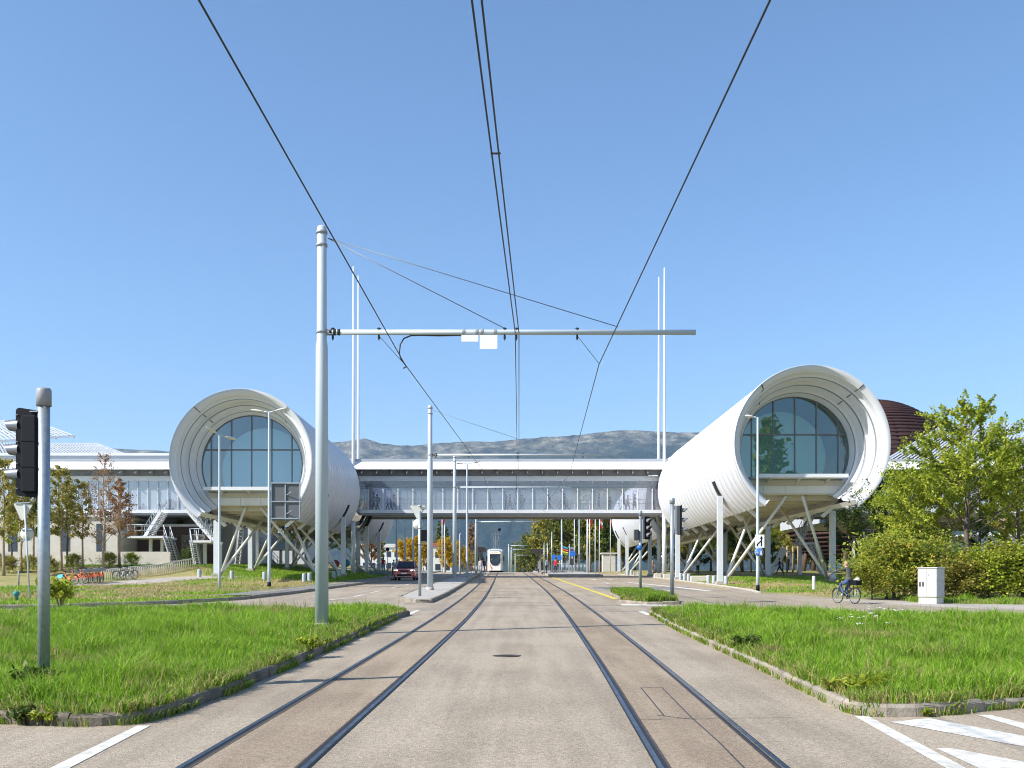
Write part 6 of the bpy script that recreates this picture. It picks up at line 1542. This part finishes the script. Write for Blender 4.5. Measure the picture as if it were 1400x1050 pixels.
# far trees beyond the tram stop
G_FT = 'large trees beyond the tram stop'
for px, d, key, bl_, s, lf, lab in ((722, 330, 'far', B_far, 1.0, 'far', 'distant low tree left of the right shelter roof'), (712, 420, 'far', B_far, 1.0, 'far', 'most distant low tree right of the tram'), (740, 250, 'far2', B_far2, .95, 'far', 'yellow-tipped tree just above the right shelter roof'), (752, 235, 'far', B_far, 1.12, 'autumn', 'rounded olive tree left of the thin poles'), (765, 230, 'far2', B_far2, 1.05, 'far', 'green tree behind the person in red'),
                                    (777, 222, 'far', B_far, 1.1, 'far', 'green tree behind the rainbow flag'), (791, 215, 'far', B_far, 1.25, 'far', 'tall green tree behind the distant lamp post'), (806, 205, 'far2', B_far2, 1.15, 'dark', 'tall dark tree behind the thick white flagpole'), (820, 195, 'far', B_far, 1.25, 'far', 'tall tree behind the red and white flag'), (828, 180, 'far2', B_far2, .85, 'dark', 'dark dense tree left of the beige kiosk'),
                                    (838, 190, 'far', B_far, 1.25, 'autumn', 'tall tree turning brown left of the far white tube'), (852, 185, 'far2', B_far2, 1.2, 'autumn', 'russet tree under the far white tube'), (868, 195, 'far', B_far, 1.0, 'dark', 'dark tree behind the shorter traffic light'), (890, 200, 'far', B_far, 1.0, 'dark', 'dark tree behind the mast foot on the right'), (733, 300, 'far', B_far, .95, 'far', 'pale distant tree left of the shelter')):
    tree(lab, key, gpt(px, d), px * 1.3, (s, s, s), G_FT, bl_, lf)
for px, d, s, lab in ((552, 190, (.42, .42, .42), 'yellow tree just left above the red car roof'), (566, 185, (.42, .42, .46), 'bright yellow tree right above the red car'), (576, 195, (.4, .4, .42), 'yellow tree behind the refuge sign post'), (609, 180, (.4, .4, .46), 'orange-yellow tree behind the hanging red flag pole'), (622, 185, (.38, .38, .42), 'orange-yellow tree left of the third tram pole'), (632, 190, (.34, .34, .36), 'small yellow tree right of the third tram pole')):
    tree(lab, 'far', gpt(px, d), px, s, 'yellow autumn trees left of the tram', B_far, 'yellow')
tree('orange shrubby tree behind the left tube columns', 'far', gpt(508, 170), 1, (.4, .4, .45), None, B_far, 'brown')
for px, d, s, lf, lab in ((601, 260, (.8, .8, 1.0), 'far', 'left one of two slim poplars behind the flagpole'), (610, 270, (.8, .8, .93), 'dark', 'darker right one of two slim poplars behind the flagpole'), (645, 330, (1.3, 1.3, 1.35), 'brown', 'faded brown poplar right of the third tram pole'), (652, 260, (.9, .9, .62), 'autumn', 'low olive tree behind the left shelter'), (593, 250, (.9, .9, .6), 'autumn', 'low russet poplar left of the two slim ones'), (520, 240, (.9, .9, .7), 'autumn', 'low tree above the white roofs left of the car')):
    tree(lab, 'pop', gpt(px, d), px, s, 'poplars far beyond the tram stop', B_pop, lf)
tree('tall poplar standing behind the viewer and mirrored in the right window', 'pop', (36.5, -6, -.2), 1, (2.6, 2.6, 1.9), None, B_pop, 'green')
# far houses left of the tram
hs = [(547, 330, 30, 8.5, 'long cream apartment block beyond the yellow trees', (.62, .55, .44), (.45, .40, .36)), (526, 260, 16, 6.2, 'low white hall with flat roof left of the red car', (.70, .70, .70), (.6, .6, .6)), (598.5, 240, 6.5, 6.4, 'white house with dark window grid left of the hanging red flag', (.68, .68, .66), (.36, .10, .07)), (574, 360, 14, 8, 'pale orange block beyond the yellow trees', (.60, .46, .34), (.4, .2, .15))]
for px, d, w_, h_, lab, wc, rc in hs:
    x = wx(px, d); z = gz(x, d); o = thing('house', lab, 'house', (x, d, z), group='houses beyond the tram stop')
    b = MB(); b.box((x, d + 4, z + h_ / 2), (w_, 8, h_)); part('wall', b, pbr('house_wall', wc, .8, var=.08), o)
    nwin = int(w_ / 1.9)
    for fl_ in range(int(h_ // 2.9)):
        for i in range(nwin):
            b = MB(); b.box((x - w_ / 2 + (i + .5) * w_ / nwin, d - .02, z + 1.6 + fl_ * 2.9), (w_ / nwin * .55, .1, 1.4)); part('window', b, M['winpane'], o)
    b = MB(); b.prism([(-w_ / 2 - .3, 0), (w_ / 2 + .3, 0), (w_ / 2 - .6, .9), (-w_ / 2 + .6, .9)], (x, d - .3, z + h_), (1, 0, 0), (0, 0, 1), (0, 1, 0), 8.6); part('roof', b, pbr('house_roof', rc, .8), o)

# ------------------------------------------------------------------ grass
def in_poly(P, X, Y):
    inside = np.zeros(len(X), bool); n = len(P)
    for i in range(n):
        x0, y0 = P[i]; x1, y1 = P[i - 1]
        c = ((y0 > Y) != (y1 > Y)) & (X < (x1 - x0) * (Y - y0) / (y1 - y0 + 1e-12) + x0); inside ^= c
    return inside
def edge_dist(P, X, Y):
    D = np.full(len(X), 1e9); n = len(P)
    for i in range(n):
        ax_, ay = P[i - 1]; bx, by = P[i]; dx, dy = bx - ax_, by - ay; L = dx * dx + dy * dy + 1e-9
        t_ = np.clip(((X - ax_) * dx + (Y - ay) * dy) / L, 0, 1); D = np.minimum(D, np.hypot(X - ax_ - t_ * dx, Y - ay - t_ * dy))
    return D
def vnoise(X, Y, sc_, seed):
    rng = np.random.default_rng(seed); G = rng.uniform(0, 1, (64, 64)); x = X / sc_; y = Y / sc_
    xi = np.floor(x).astype(int); yi = np.floor(y).astype(int); fx = x - xi; fy = y - yi; fx = fx * fx * (3 - 2 * fx); fy = fy * fy * (3 - 2 * fy)
    g_ = lambda a, b_: G[a % 64, b_ % 64]
    return (g_(xi, yi) * (1 - fx) + g_(xi + 1, yi) * fx) * (1 - fy) + (g_(xi, yi + 1) * (1 - fx) + g_(xi + 1, yi + 1) * fx) * fy
def blades(name, X, Y, Z, h, w, lean, pick, mat, seed, kind='stuff'):
    """each blade: base pair, middle pair, tip (2 faces), bent over by 'lean'"""
    rng = np.random.default_rng(seed); n = len(X); a = rng.uniform(0, 2 * PI, n); b_ = rng.uniform(0, 2 * PI, n)
    wxv, wyv = np.cos(a) * w / 2, np.sin(a) * w / 2; lx, ly = np.cos(b_) * lean * h, np.sin(b_) * lean * h
    V = np.empty((n, 5, 3), np.float32)
    V[:, 0] = np.stack([X - wxv, Y - wyv, Z - .02], 1); V[:, 1] = np.stack([X + wxv, Y + wyv, Z - .02], 1)
    mz = h * .58
    V[:, 2] = np.stack([X + wxv * .8 + lx * .32, Y + wyv * .8 + ly * .32, Z + mz], 1); V[:, 3] = np.stack([X - wxv * .8 + lx * .32, Y - wyv * .8 + ly * .32, Z + mz], 1)
    V[:, 4] = np.stack([X + lx, Y + ly, Z + h * (1 - .28 * lean)], 1)
    me = bpy.data.meshes.new(name); me.vertices.add(5 * n); me.vertices.foreach_set('co', V.ravel())
    o5 = (np.arange(n) * 5)[:, None]; L = (o5 + np.array([0, 1, 2, 3, 3, 2, 4])[None]).astype(np.int32).ravel()
    me.loops.add(7 * n); me.loops.foreach_set('vertex_index', L)
    st = (np.arange(n) * 7)[:, None] + np.array([0, 4])[None]; me.polygons.add(2 * n)
    me.polygons.foreach_set('loop_start', st.astype(np.int32).ravel()); me.polygons.foreach_set('loop_total', np.tile([4, 3], n).astype(np.int32)); me.update(calc_edges=True)
    at = me.attributes.new('pick', 'FLOAT', 'POINT'); at.data.foreach_set('value', np.repeat(pick, 5).astype(np.float32))
    me.materials.append(mat); o = bpy.data.objects.new(name, me); col.objects.link(o); o['kind'] = kind; return o
M['grass'] = leafmat('fresh_grass', (.46, .37, .15), (.135, .265, .012), (.34, .53, .045), .42)
_e = M['grass'].node_tree.nodes
for nd in _e:
    if nd.type == 'VALTORGB': nd.color_ramp.elements[0].position = .04; nd.color_ramp.elements[1].position = .22; nd.color_ramp.elements[2].position = .95
M['dryg'] = leafmat('dry_grass', (.20, .24, .05), (.42, .34, .15), (.55, .45, .22), .3)
def scatter(P, n, seed, clipfrustum=True):
    rng = np.random.default_rng(seed); A = np.array(P); lo, hi = A.min(0), A.max(0)
    X = rng.uniform(lo[0], hi[0], n); Y = rng.uniform(lo[1], hi[1], n)
    k = in_poly(P, X, Y)
    if clipfrustum: k &= np.abs(X) < Y * .56 + 5.0
    return X[k], Y[k], rng
gzv = np.vectorize(gz)
for nm, P, sd, rate in (('grass', offset_poly(poly_ccw(L_ISL), .07), 31, 700000), ('grass', offset_poly(poly_ccw(R_ISL), .07), 32, 820000)):
    X, Y, rng = scatter(P, rate, sd)
    keep = rng.uniform(0, 1, len(X)) < np.clip(17.0 / Y, .30, 1.0) ** 1.1 * .62
    X, Y = X[keep], Y[keep]; E = edge_dist(P, X, Y); n_ = len(X)
    c1 = vnoise(X, Y, .55, sd); c2 = vnoise(X, Y, 2.2, sd + 5); c3 = vnoise(X, Y, .16, sd + 9)
    h = (.08 + .34 * c1 ** 1.5 + .17 * c2) * np.clip(.45 + E * .55, .45, 1) * rng.uniform(.55, 1.25, n_)
    w = (.010 + .007 * rng.uniform(0, 1, n_)) * np.clip(Y / 16, .9, 2.2)
    pick = np.clip(.20 + .50 * c3 * .6 + .42 * c2 + rng.normal(0, .20, n_) - .75 * np.exp(-E / .30) * rng.uniform(.0, 1.3, n_) * (.35 + c2), 0, 1)
    dry = rng.uniform(0, 1, n_) < .05 + .42 * (c2 < .20) + .25 * (vnoise(X, Y, 1.1, sd + 21) < .18); pick[dry] = rng.uniform(0, .12, dry.sum())
    blades(nm, X, Y, prof(1) / 1 * Y + .125, h, w, rng.uniform(.15, .95, n_) * (.6 + .7 * c1), pick, M['grass'], sd)
    # tall seed stalks standing above the sward
    X, Y, rng = scatter(P, 2600, sd + 50); n_ = len(X)
    blades('grass_stalks', X, Y, .0243 * Y + .13, rng.uniform(.35, .62, n_), np.full(n_, .007) * np.clip(Y / 14, 1, 2), rng.uniform(.05, .35, n_), rng.uniform(0, .35, n_), M['grass'], sd + 51)
for Q, sgn, sd in ((LF, 1, 91), (RF, -1, 92)):      # tufts rooted in the kerb foot and spilling over the kerb top
    rng = np.random.default_rng(sd); A = np.array(Q); seg = A[1:] - A[:-1]; L = np.hypot(seg[:, 0], seg[:, 1]); cum = np.concatenate([[0], np.cumsum(L)])
    cl = rng.uniform(0, cum[-1], 70); s = (cl[rng.integers(0, 70, 5200)] + rng.normal(0, .13, 5200)).clip(0, cum[-1] - 1e-3); i = np.searchsorted(cum, s, 'right') - 1
    f = (s - cum[i]) / L[i]; P_ = A[i] + seg[i] * f[:, None]; nrm_ = np.stack([-seg[i, 1], seg[i, 0]], 1) / L[i][:, None] * sgn
    foot = rng.uniform(0, 1, 5200) < .35; off = np.where(foot, -rng.uniform(.005, .05, 5200), rng.uniform(.02, .15, 5200)); P_ = P_ + nrm_ * off[:, None]
    k = (np.abs(P_[:, 0]) < P_[:, 1] * .56 + 5) & (P_[:, 1] > 5); P_ = P_[k]; foot = foot[k]; n_ = len(P_)
    blades('kerb_grass', P_[:, 0], P_[:, 1], .0243 * P_[:, 1] + np.where(foot, .01, .12), rng.uniform(.06, .24, n_) * np.where(foot, .7, 1), np.full(n_, .013) * np.clip(P_[:, 1] / 15, 1, 2), rng.uniform(.4, 1.2, n_), np.clip(rng.normal(.22, .2, n_), 0, 1), M['grass'], sd + 3)
X, Y, rng = scatter(S_IN, 60000, 41); n_ = len(X); c1 = vnoise(X, Y, .7, 3)
kk = rng.uniform(0, 1, n_) < .55 + .4 * c1; X, Y, c1 = X[kk], Y[kk], c1[kk]; n_ = len(X)
blades('grass', X, Y, .0243 * Y + .10, (.12 + .34 * c1) * rng.uniform(.6, 1.2, n_), np.full(n_, .03), rng.uniform(.2, .9, n_), np.clip(c1 * .5 + rng.normal(0, .2, n_), 0, 1), M['grass'], 42)
# lawns: short dry turf on the left and right, greener tufts along the kerb
LP = [(-48, 40), (-16.8, 38.2), (-13.8, 41.5), (-12.3, 46), (-11.7, 49), (-14.0, 50), (-14, 62), (-13.4, 92), (-18, 92), (-28, 86), (-22, 77), (-32, 68), (-48, 60)]
X, Y, rng = scatter(LP, 90000, 43); n_ = len(X); c1 = vnoise(X, Y, 2.5, 4)
edge = (Y < 46 + 0 * X) & (c1 > .2); gr = (c1 > .66) | edge | ((Y > 76) & (X > -24))
blades('lawn_grass', X[~gr], Y[~gr], gzv(X[~gr], Y[~gr]), .05 + .09 * rng.uniform(0, 1, (~gr).sum()), np.full((~gr).sum(), .035), rng.uniform(.3, 1, (~gr).sum()), np.clip(rng.normal(.55, .25, (~gr).sum()), 0, 1), M['dryg'], 44)
blades('lawn_grass', X[gr], Y[gr], gzv(X[gr], Y[gr]), .07 + .16 * rng.uniform(0, 1, gr.sum()), np.full(gr.sum(), .035), rng.uniform(.3, 1, gr.sum()), np.clip(rng.normal(.5, .22, gr.sum()), 0, 1), M['grass'], 45)
RP = [(14.2, 56), (16, 50.5), (18, 47.5), (22, 45), (40, 42), (42, 90), (15, 91), (14.5, 75)]
X, Y, rng = scatter(RP, 60000, 46); n_ = len(X); c1 = vnoise(X, Y, 3.0, 6); gr = (c1 > .6) | (Y > 79) | ((X > 20) & (Y < 47))
for msk, mt, hh in ((~gr, M['dryg'], .09), (gr, M['grass'], .16)):
    blades('lawn_grass', X[msk], Y[msk], gzv(X[msk], Y[msk]), .04 + hh * rng.uniform(0, 1, msk.sum()), np.full(msk.sum(), .035), rng.uniform(.3, 1, msk.sum()), np.clip(rng.normal(.5, .22, msk.sum()), 0, 1), mt, 47)
GP = [(-12.5, 72), (-12.2, 110), (-40, 128), (-40, 86), (-26, 86)]
X, Y, rng = scatter(GP, 60000, 48); n_ = len(X)
blades('lawn_grass', X, Y, gzv(X, Y), .08 + .14 * rng.uniform(0, 1, n_), np.full(n_, .045), rng.uniform(.3, 1, n_), np.clip(rng.normal(.5, .2, n_), 0, 1), M['grass'], 49)
# dry grass fringe below the hedge
HP = [(16.6, 42.6), (18, 40.8), (21, 39.8), (28, 38.0), (28, 41.5), (20, 43.5), (17, 45)]
X, Y, rng = scatter(HP, 26000, 52); n_ = len(X); c1 = vnoise(X, Y, .8, 8)
blades('verge_grass', X, Y, gzv(X, Y) + .01, (.10 + .40 * c1 ** 1.5) * rng.uniform(.5, 1.2, n_), np.full(n_, .022), rng.uniform(.2, .9, n_), np.clip(c1 * .5 + rng.normal(.1, .25, n_), 0, 1), M['grass'], 53)
# weeds: leafy clumps
def weed(lab, loc, r_, h_, n, ls, seed, leaf='green'):
    rng = np.random.default_rng(seed); mb = MB(); C = []
    for i in range(n):
        a = rng.uniform(0, 2 * PI); rr = r_ * rng.uniform(.3, 1); t_ = Vector((math.cos(a) * rr, math.sin(a) * rr, h_ * rng.uniform(.5, 1.05)))
        m_ = Vector((t_.x * .4, t_.y * .4, t_.z * .75)); mb.tube([(0, 0, -.03), m_, t_], [.008, .006, .003], 4, cap=False)
        for k in range(int(16)): f = rng.uniform(.25, 1.05); C.append(np.array(m_.lerp(t_, (f - .4) / .65 if f > .4 else 0)) + rng.normal(0, ls * .35, 3))
    o = thing('weed', lab, 'weed', loc, 0, 'leafy weeds along the kerbs'); part('stems', mb, M['bark'], o, world=False)
    lm = leaf_mesh('leaves', np.array(C), ls * .62, rng, 2.2, .8); lm.materials.append(LEAF[leaf]); p = bpy.data.objects.new('leaves', lm); col.objects.link(p); p.parent = o
def kp(px, py, dz=.0): x, y = gp(px, py); return (x, y, gz(x, y) + dz)
weed('big bright green weed right of the near traffic light pole', (wx(84, 33), 33, .0243 * 33 + .12), .75, 1.0, 26, .17, 1)
weed('leafy weed growing out of the kerb foot left of the near light pole', kp(34, 992), .22, .20, 12, .06, 2, 'dark')
weed('leafy weed at the kerb foot just right of the near light pole', kp(58, 993), .16, .18, 10, .06, 3)
weed('dark leafy weed on the kerb top behind the near light pole', (wx(45, 12.4), 12.4, .0243 * 12.4 + .15), .3, .28, 14, .08, 4, 'dark')
weed('weed at the left kerb further along beside the rail', kp(424, 900, .12), .3, .25, 12, .08, 7)
weed('small weed in the gutter at the right kerb corner', kp(1148, 967, .02), .1, .08, 6, .04, 8)
weed('leafy weed at the foot of the right front kerb', kp(1308, 975, .0), .2, .14, 10, .06, 9)
weed('small weed at the foot of the right front kerb nearer the corner', kp(1262, 980, .0), .1, .08, 6, .05, 10)
weed('broad weed on the right kerb near the corner', (wx(1142, 12.6), 12.6, .0243 * 12.6 + .12), .2, .15, 12, .07, 11, 'mixed')
weed('low broad-leaved weeds on the right kerb corner', (wx(1180, 12.4), 12.4, .0243 * 12.4 + .14), .3, .2, 14, .09, 12, 'green')
weed('round leafy weed on the right kerb halfway back', (wx(1020, 18.5), 18.5, .0243 * 18.5 + .14), .3, .22, 14, .09, 13, 'dark')
for i, (px, d, n_) in enumerate(((1190, 22, 10), (1178, 19, 5), (1210, 24, 6))):     # white umbels
    x = wx(px, d); o = thing('wildflower', ('cluster of small white wildflowers in the middle of the right grass', 'smaller cluster of white wildflowers nearer the kerb in the right grass', 'white wildflowers farthest back in the right grass')[i], 'flower', (x, d, .0243 * d + .13), 0, 'white wildflowers in the right grass')
    rng = np.random.default_rng(60 + i); b = MB(); h = MB()
    for k in range(n_):
        q = Vector((rng.normal(0, .28), rng.normal(0, .3), rng.uniform(.38, .56))); b.tube([(q.x * .8, q.y * .8, 0), q], .003, 3, cap=False)
        for j in range(6): e = q + Vector((rng.normal(0, .022), rng.normal(0, .022), rng.normal(0, .006))); h.lathe(e, [(.001, .008), (.013, .003), (.001, -.004)], 5)
    part('stems', b, LEAF['green'], o, world=False); part('flower_heads', h, M['signwhite'], o, world=False)
# planting bed under the young trees, low shrubs
for i, (px, d, s, lf, lab) in enumerate(((66, 80, .55, 'autumn', 'low brownish shrub behind the near traffic light pole'), (100, 84, .45, 'mixed', 'low shrub behind the orange bicycles'), (150, 85, .45, 'mixed', 'low shrub at the foot of the tall brown tree'), (180, 86, .42, 'green', 'low green shrub left of the stairs foot'), (40, 82, .5, 'autumn', 'low brown shrub under the far left trees'), (12, 82, .5, 'autumn', 'low brown shrub at the left picture edge'), (262, 96, .6, 'dark', 'dark shrub by the foot of the rim stairs'))):
    tree(lab, 'bush', gpt(px, d), i * 2.1, s, 'low shrubs in the left bed', B_bush, lf, name='shrub', cat='shrub')

# ------------------------------------------------------------------ mountain range
SIL = [(-900, 640), (-400, 622), (-150, 612), (0, 606), (80, 606), (150, 611), (190, 614), (230, 617), (300, 612), (380, 607), (453, 604), (471, 603.4), (498, 599), (521, 606), (549, 608.5), (578, 607), (613, 604.5), (640, 602), (674, 604), (731, 598), (777, 595), (815, 591.5), (845, 588.5), (868, 588), (898, 590), (940, 590.5), (1000, 588), (1100, 585), (1200, 586), (1276, 586), (1330, 590), (1400, 596), (1600, 600), (2000, 610), (2600, 630)]
DM = 9000.0
rng = np.random.default_rng(77)
pxs_ = np.concatenate([np.linspace(-900, 0, 60), np.linspace(4, 1400, 420), np.linspace(1410, 2600, 70)])
sil = np.interp(pxs_, [a for a, _ in SIL], [b_ for _, b_ in SIL]); Xm = (pxs_ - 700) * DM / F; Zm = EYE + (HZ - sil) * DM / F
rows = 90; fr = np.linspace(0, 1.12, rows)
XX, FF = np.meshgrid(Xm, fr); YY = 5600 + FF * (DM - 5600); 
def fbm(X, Y, s, sd, o=6):
    v = 0; a = 1; t_ = 0
    for i in range(o): v = v + a * (vnoise(X, Y, s, sd + i) - .5); t_ += a; a *= .52; s *= .47
    return v / t_ * 2
rise = np.clip(FF, 0, 1) ** 1.25; back = np.clip((FF - 1) / .12, 0, 1)
n1 = fbm(XX * 1.0, YY * .55, 1500, 80); n2 = 1 - np.abs(fbm(XX, YY * .4, 1100, 90)) * 2
ZZ = Zm[None, :] * (rise * (1 - .25 * back)) + (n1 * 150 + (n2 - .55) * 230) * np.sin(PI * np.clip(FF, 0, 1)) * 1.0 + fbm(XX, YY, 220, 95) * 22 * np.clip(FF * 3, 0, 1)
XX = XX * (YY / DM * .55 + .45)
# keep each column under its crest line as seen from the road
lim = EYE + (Zm[None, :] - EYE) * YY / DM
ZZ = np.where(FF < 1, np.minimum(ZZ, EYE + (np.interp(XX / YY * F + 700, pxs_, Zm) - EYE) * YY / DM - (1 - FF) * 15), ZZ)
nc = len(Xm); g = MB(); g.v = [tuple(p) for p in np.stack([XX, YY, ZZ], -1).reshape(-1, 3).tolist()]
g.f = [(j * nc + i, j * nc + i + 1, (j + 1) * nc + i + 1, (j + 1) * nc + i) for j in range(rows - 1) for i in range(nc - 1)]; g.smooth = set(range(len(g.f)))
m, t, b = nt('forested_mountain'); pos = N(t, 'ShaderNodeNewGeometry').outputs['Position']
def mnoise(s, d_=8.0, r_=.65, sx=(1, 1, 1)):
    mp = N(t, 'ShaderNodeMapping'); mp.inputs['Scale'].default_value = sx; t.links.new(pos, mp.inputs['Vector'])
    n = N(t, 'ShaderNodeTexNoise', Scale=s, Detail=d_, Roughness=r_); t.links.new(mp.outputs[0], n.inputs['Vector']); return n.outputs['Fac']
sep = N(t, 'ShaderNodeSeparateXYZ'); t.links.new(pos, sep.inputs[0])
# forest below, open rock and pasture above about 850 m, more of it on the left
md = N(t, 'ShaderNodeMath', operation='MULTIPLY_ADD'); md.inputs[1].default_value = .0000; t.links.new(sep.outputs['X'], md.inputs[0]); t.links.new(sep.outputs['Z'], md.inputs[2])
xm = N(t, 'ShaderNodeMapRange'); xm.inputs['From Min'].default_value = 600; xm.inputs['From Max'].default_value = -1800; xm.inputs['To Min'].default_value = 0; xm.inputs['To Max'].default_value = 330; t.links.new(sep.outputs['X'], xm.inputs['Value'])
nz = N(t, 'ShaderNodeMath', operation='MULTIPLY_ADD'); nz.inputs[1].default_value = 900; t.links.new(mnoise(.0016), nz.inputs[0]); t.links.new(md.outputs[0], nz.inputs[2])
ad = N(t, 'ShaderNodeMath', operation='ADD'); t.links.new(nz.outputs[0], ad.inputs[0]); t.links.new(xm.outputs['Result'], ad.inputs[1])
hr_ = N(t, 'ShaderNodeMapRange'); hr_.inputs['From Min'].default_value = 1450; hr_.inputs['From Max'].default_value = 1720; t.links.new(ad.outputs[0], hr_.inputs['Value'])
fo = N(t, 'ShaderNodeValToRGB'); fo.color_ramp.elements[0].color = (.006, .014, .008, 1); fo.color_ramp.elements[1].color = (.075, .095, .035, 1); fo.color_ramp.elements[0].position = .35; fo.color_ramp.elements[1].position = .68; t.links.new(mnoise(.012, 10, .8), fo.inputs['Fac'])
ro = N(t, 'ShaderNodeValToRGB'); e = ro.color_ramp.elements; e[0].color = (.03, .038, .018, 1); e[0].position = .40; e[1].color = (.46, .42, .32, 1); e[1].position = .64; k_ = e.new(.51); k_.color = (.17, .15, .08, 1); t.links.new(mnoise(.006, 12, .78), ro.inputs['Fac'])
mx = N(t, 'ShaderNodeMix', data_type='RGBA'); t.links.new(hr_.outputs['Result'], mx.inputs[0]); t.links.new(fo.outputs['Color'], mx.inputs[6]); t.links.new(ro.outputs['Color'], mx.inputs[7])
t.links.new(mx.outputs[2], b.inputs['Base Color']); b.inputs['Roughness'].default_value = 1; b.inputs['Specular IOR Level'].default_value = 0
bpn = N(t, 'ShaderNodeBump', Strength=1.0, Distance=60.0); t.links.new(mnoise(.009, 10, .75), bpn.inputs['Height']); t.links.new(bpn.outputs['Normal'], b.inputs['Normal'])
struct('mountains', g, m)
# ------------------------------------------------------------------ air, sun, sky, camera
hz = MB(); hz.box((0, 3000, 850), (24000, 13500, 1712))
m, t, b = nt('thin_haze'); t.nodes.remove(b)
pv = N(t, 'ShaderNodeVolumePrincipled'); pv.inputs['Color'].default_value = (.42, .66, 1.0, 1); pv.inputs['Density'].default_value = HAZE; pv.inputs['Anisotropy'].default_value = .2
t.links.new(pv.outputs[0], t.nodes['Material Output'].inputs['Volume'])
ho = struct('haze', hz, m, 'stuff', recalc=True)
EL, AZ = rad(39), rad(245)          # sun behind the camera's left shoulder; azimuth clockwise from +Y
w = bpy.data.worlds.new('World'); sc.world = w; w.use_nodes = True
t = w.node_tree; bg = t.nodes['Background']
sk = t.nodes.new('ShaderNodeTexSky'); sk.sky_type = 'NISHITA'; sk.sun_disc = False; sk.sun_elevation = EL; sk.sun_rotation = AZ
sk.altitude = 400; sk.air_density = 1.0; sk.dust_density = .35; sk.ozone_density = 2.6
hs = t.nodes.new('ShaderNodeHueSaturation'); hs.inputs['Saturation'].default_value = 1.08
t.links.new(sk.outputs[0], hs.inputs['Color']); t.links.new(hs.outputs[0], bg.inputs['Color']); bg.inputs['Strength'].default_value = SKY
su = bpy.data.lights.new('Sun', 'SUN'); su.energy = SUN; su.angle = rad(.53); su.color = (1.0, .965, .91)
so = bpy.data.objects.new('Sun', su); col.objects.link(so); so.location = (-30, -20, 60)
sd = Vector((math.sin(AZ) * math.cos(EL), math.cos(AZ) * math.cos(EL), math.sin(EL)))
so.rotation_euler = (-sd).to_track_quat('-Z', 'Y').to_euler()
cd = bpy.data.cameras.new('Camera'); cd.sensor_width = 36; cd.lens = 36.0; cd.shift_y = 275.0 / 1400.0; cd.clip_start = .1; cd.clip_end = 60000
co = bpy.data.objects.new('Camera', cd); col.objects.link(co); co.location = (0, 0, EYE); co.rotation_euler = (PI / 2, 0, 0); sc.camera = co
sc.view_settings.view_transform = 'Standard'; sc.view_settings.look = 'None'; sc.view_settings.exposure = EXPO; sc.view_settings.gamma = 1
sc.render.engine = 'CYCLES'; sc.cycles.use_denoising = True; sc.cycles.max_bounces = 8; sc.cycles.transparent_max_bounces = 24
sc.cycles.volume_bounces = 0; sc.cycles.sample_clamp_indirect = 6; sc.cycles.filter_width = 1.05
sc.render.resolution_x = 1024; sc.render.resolution_y = 768
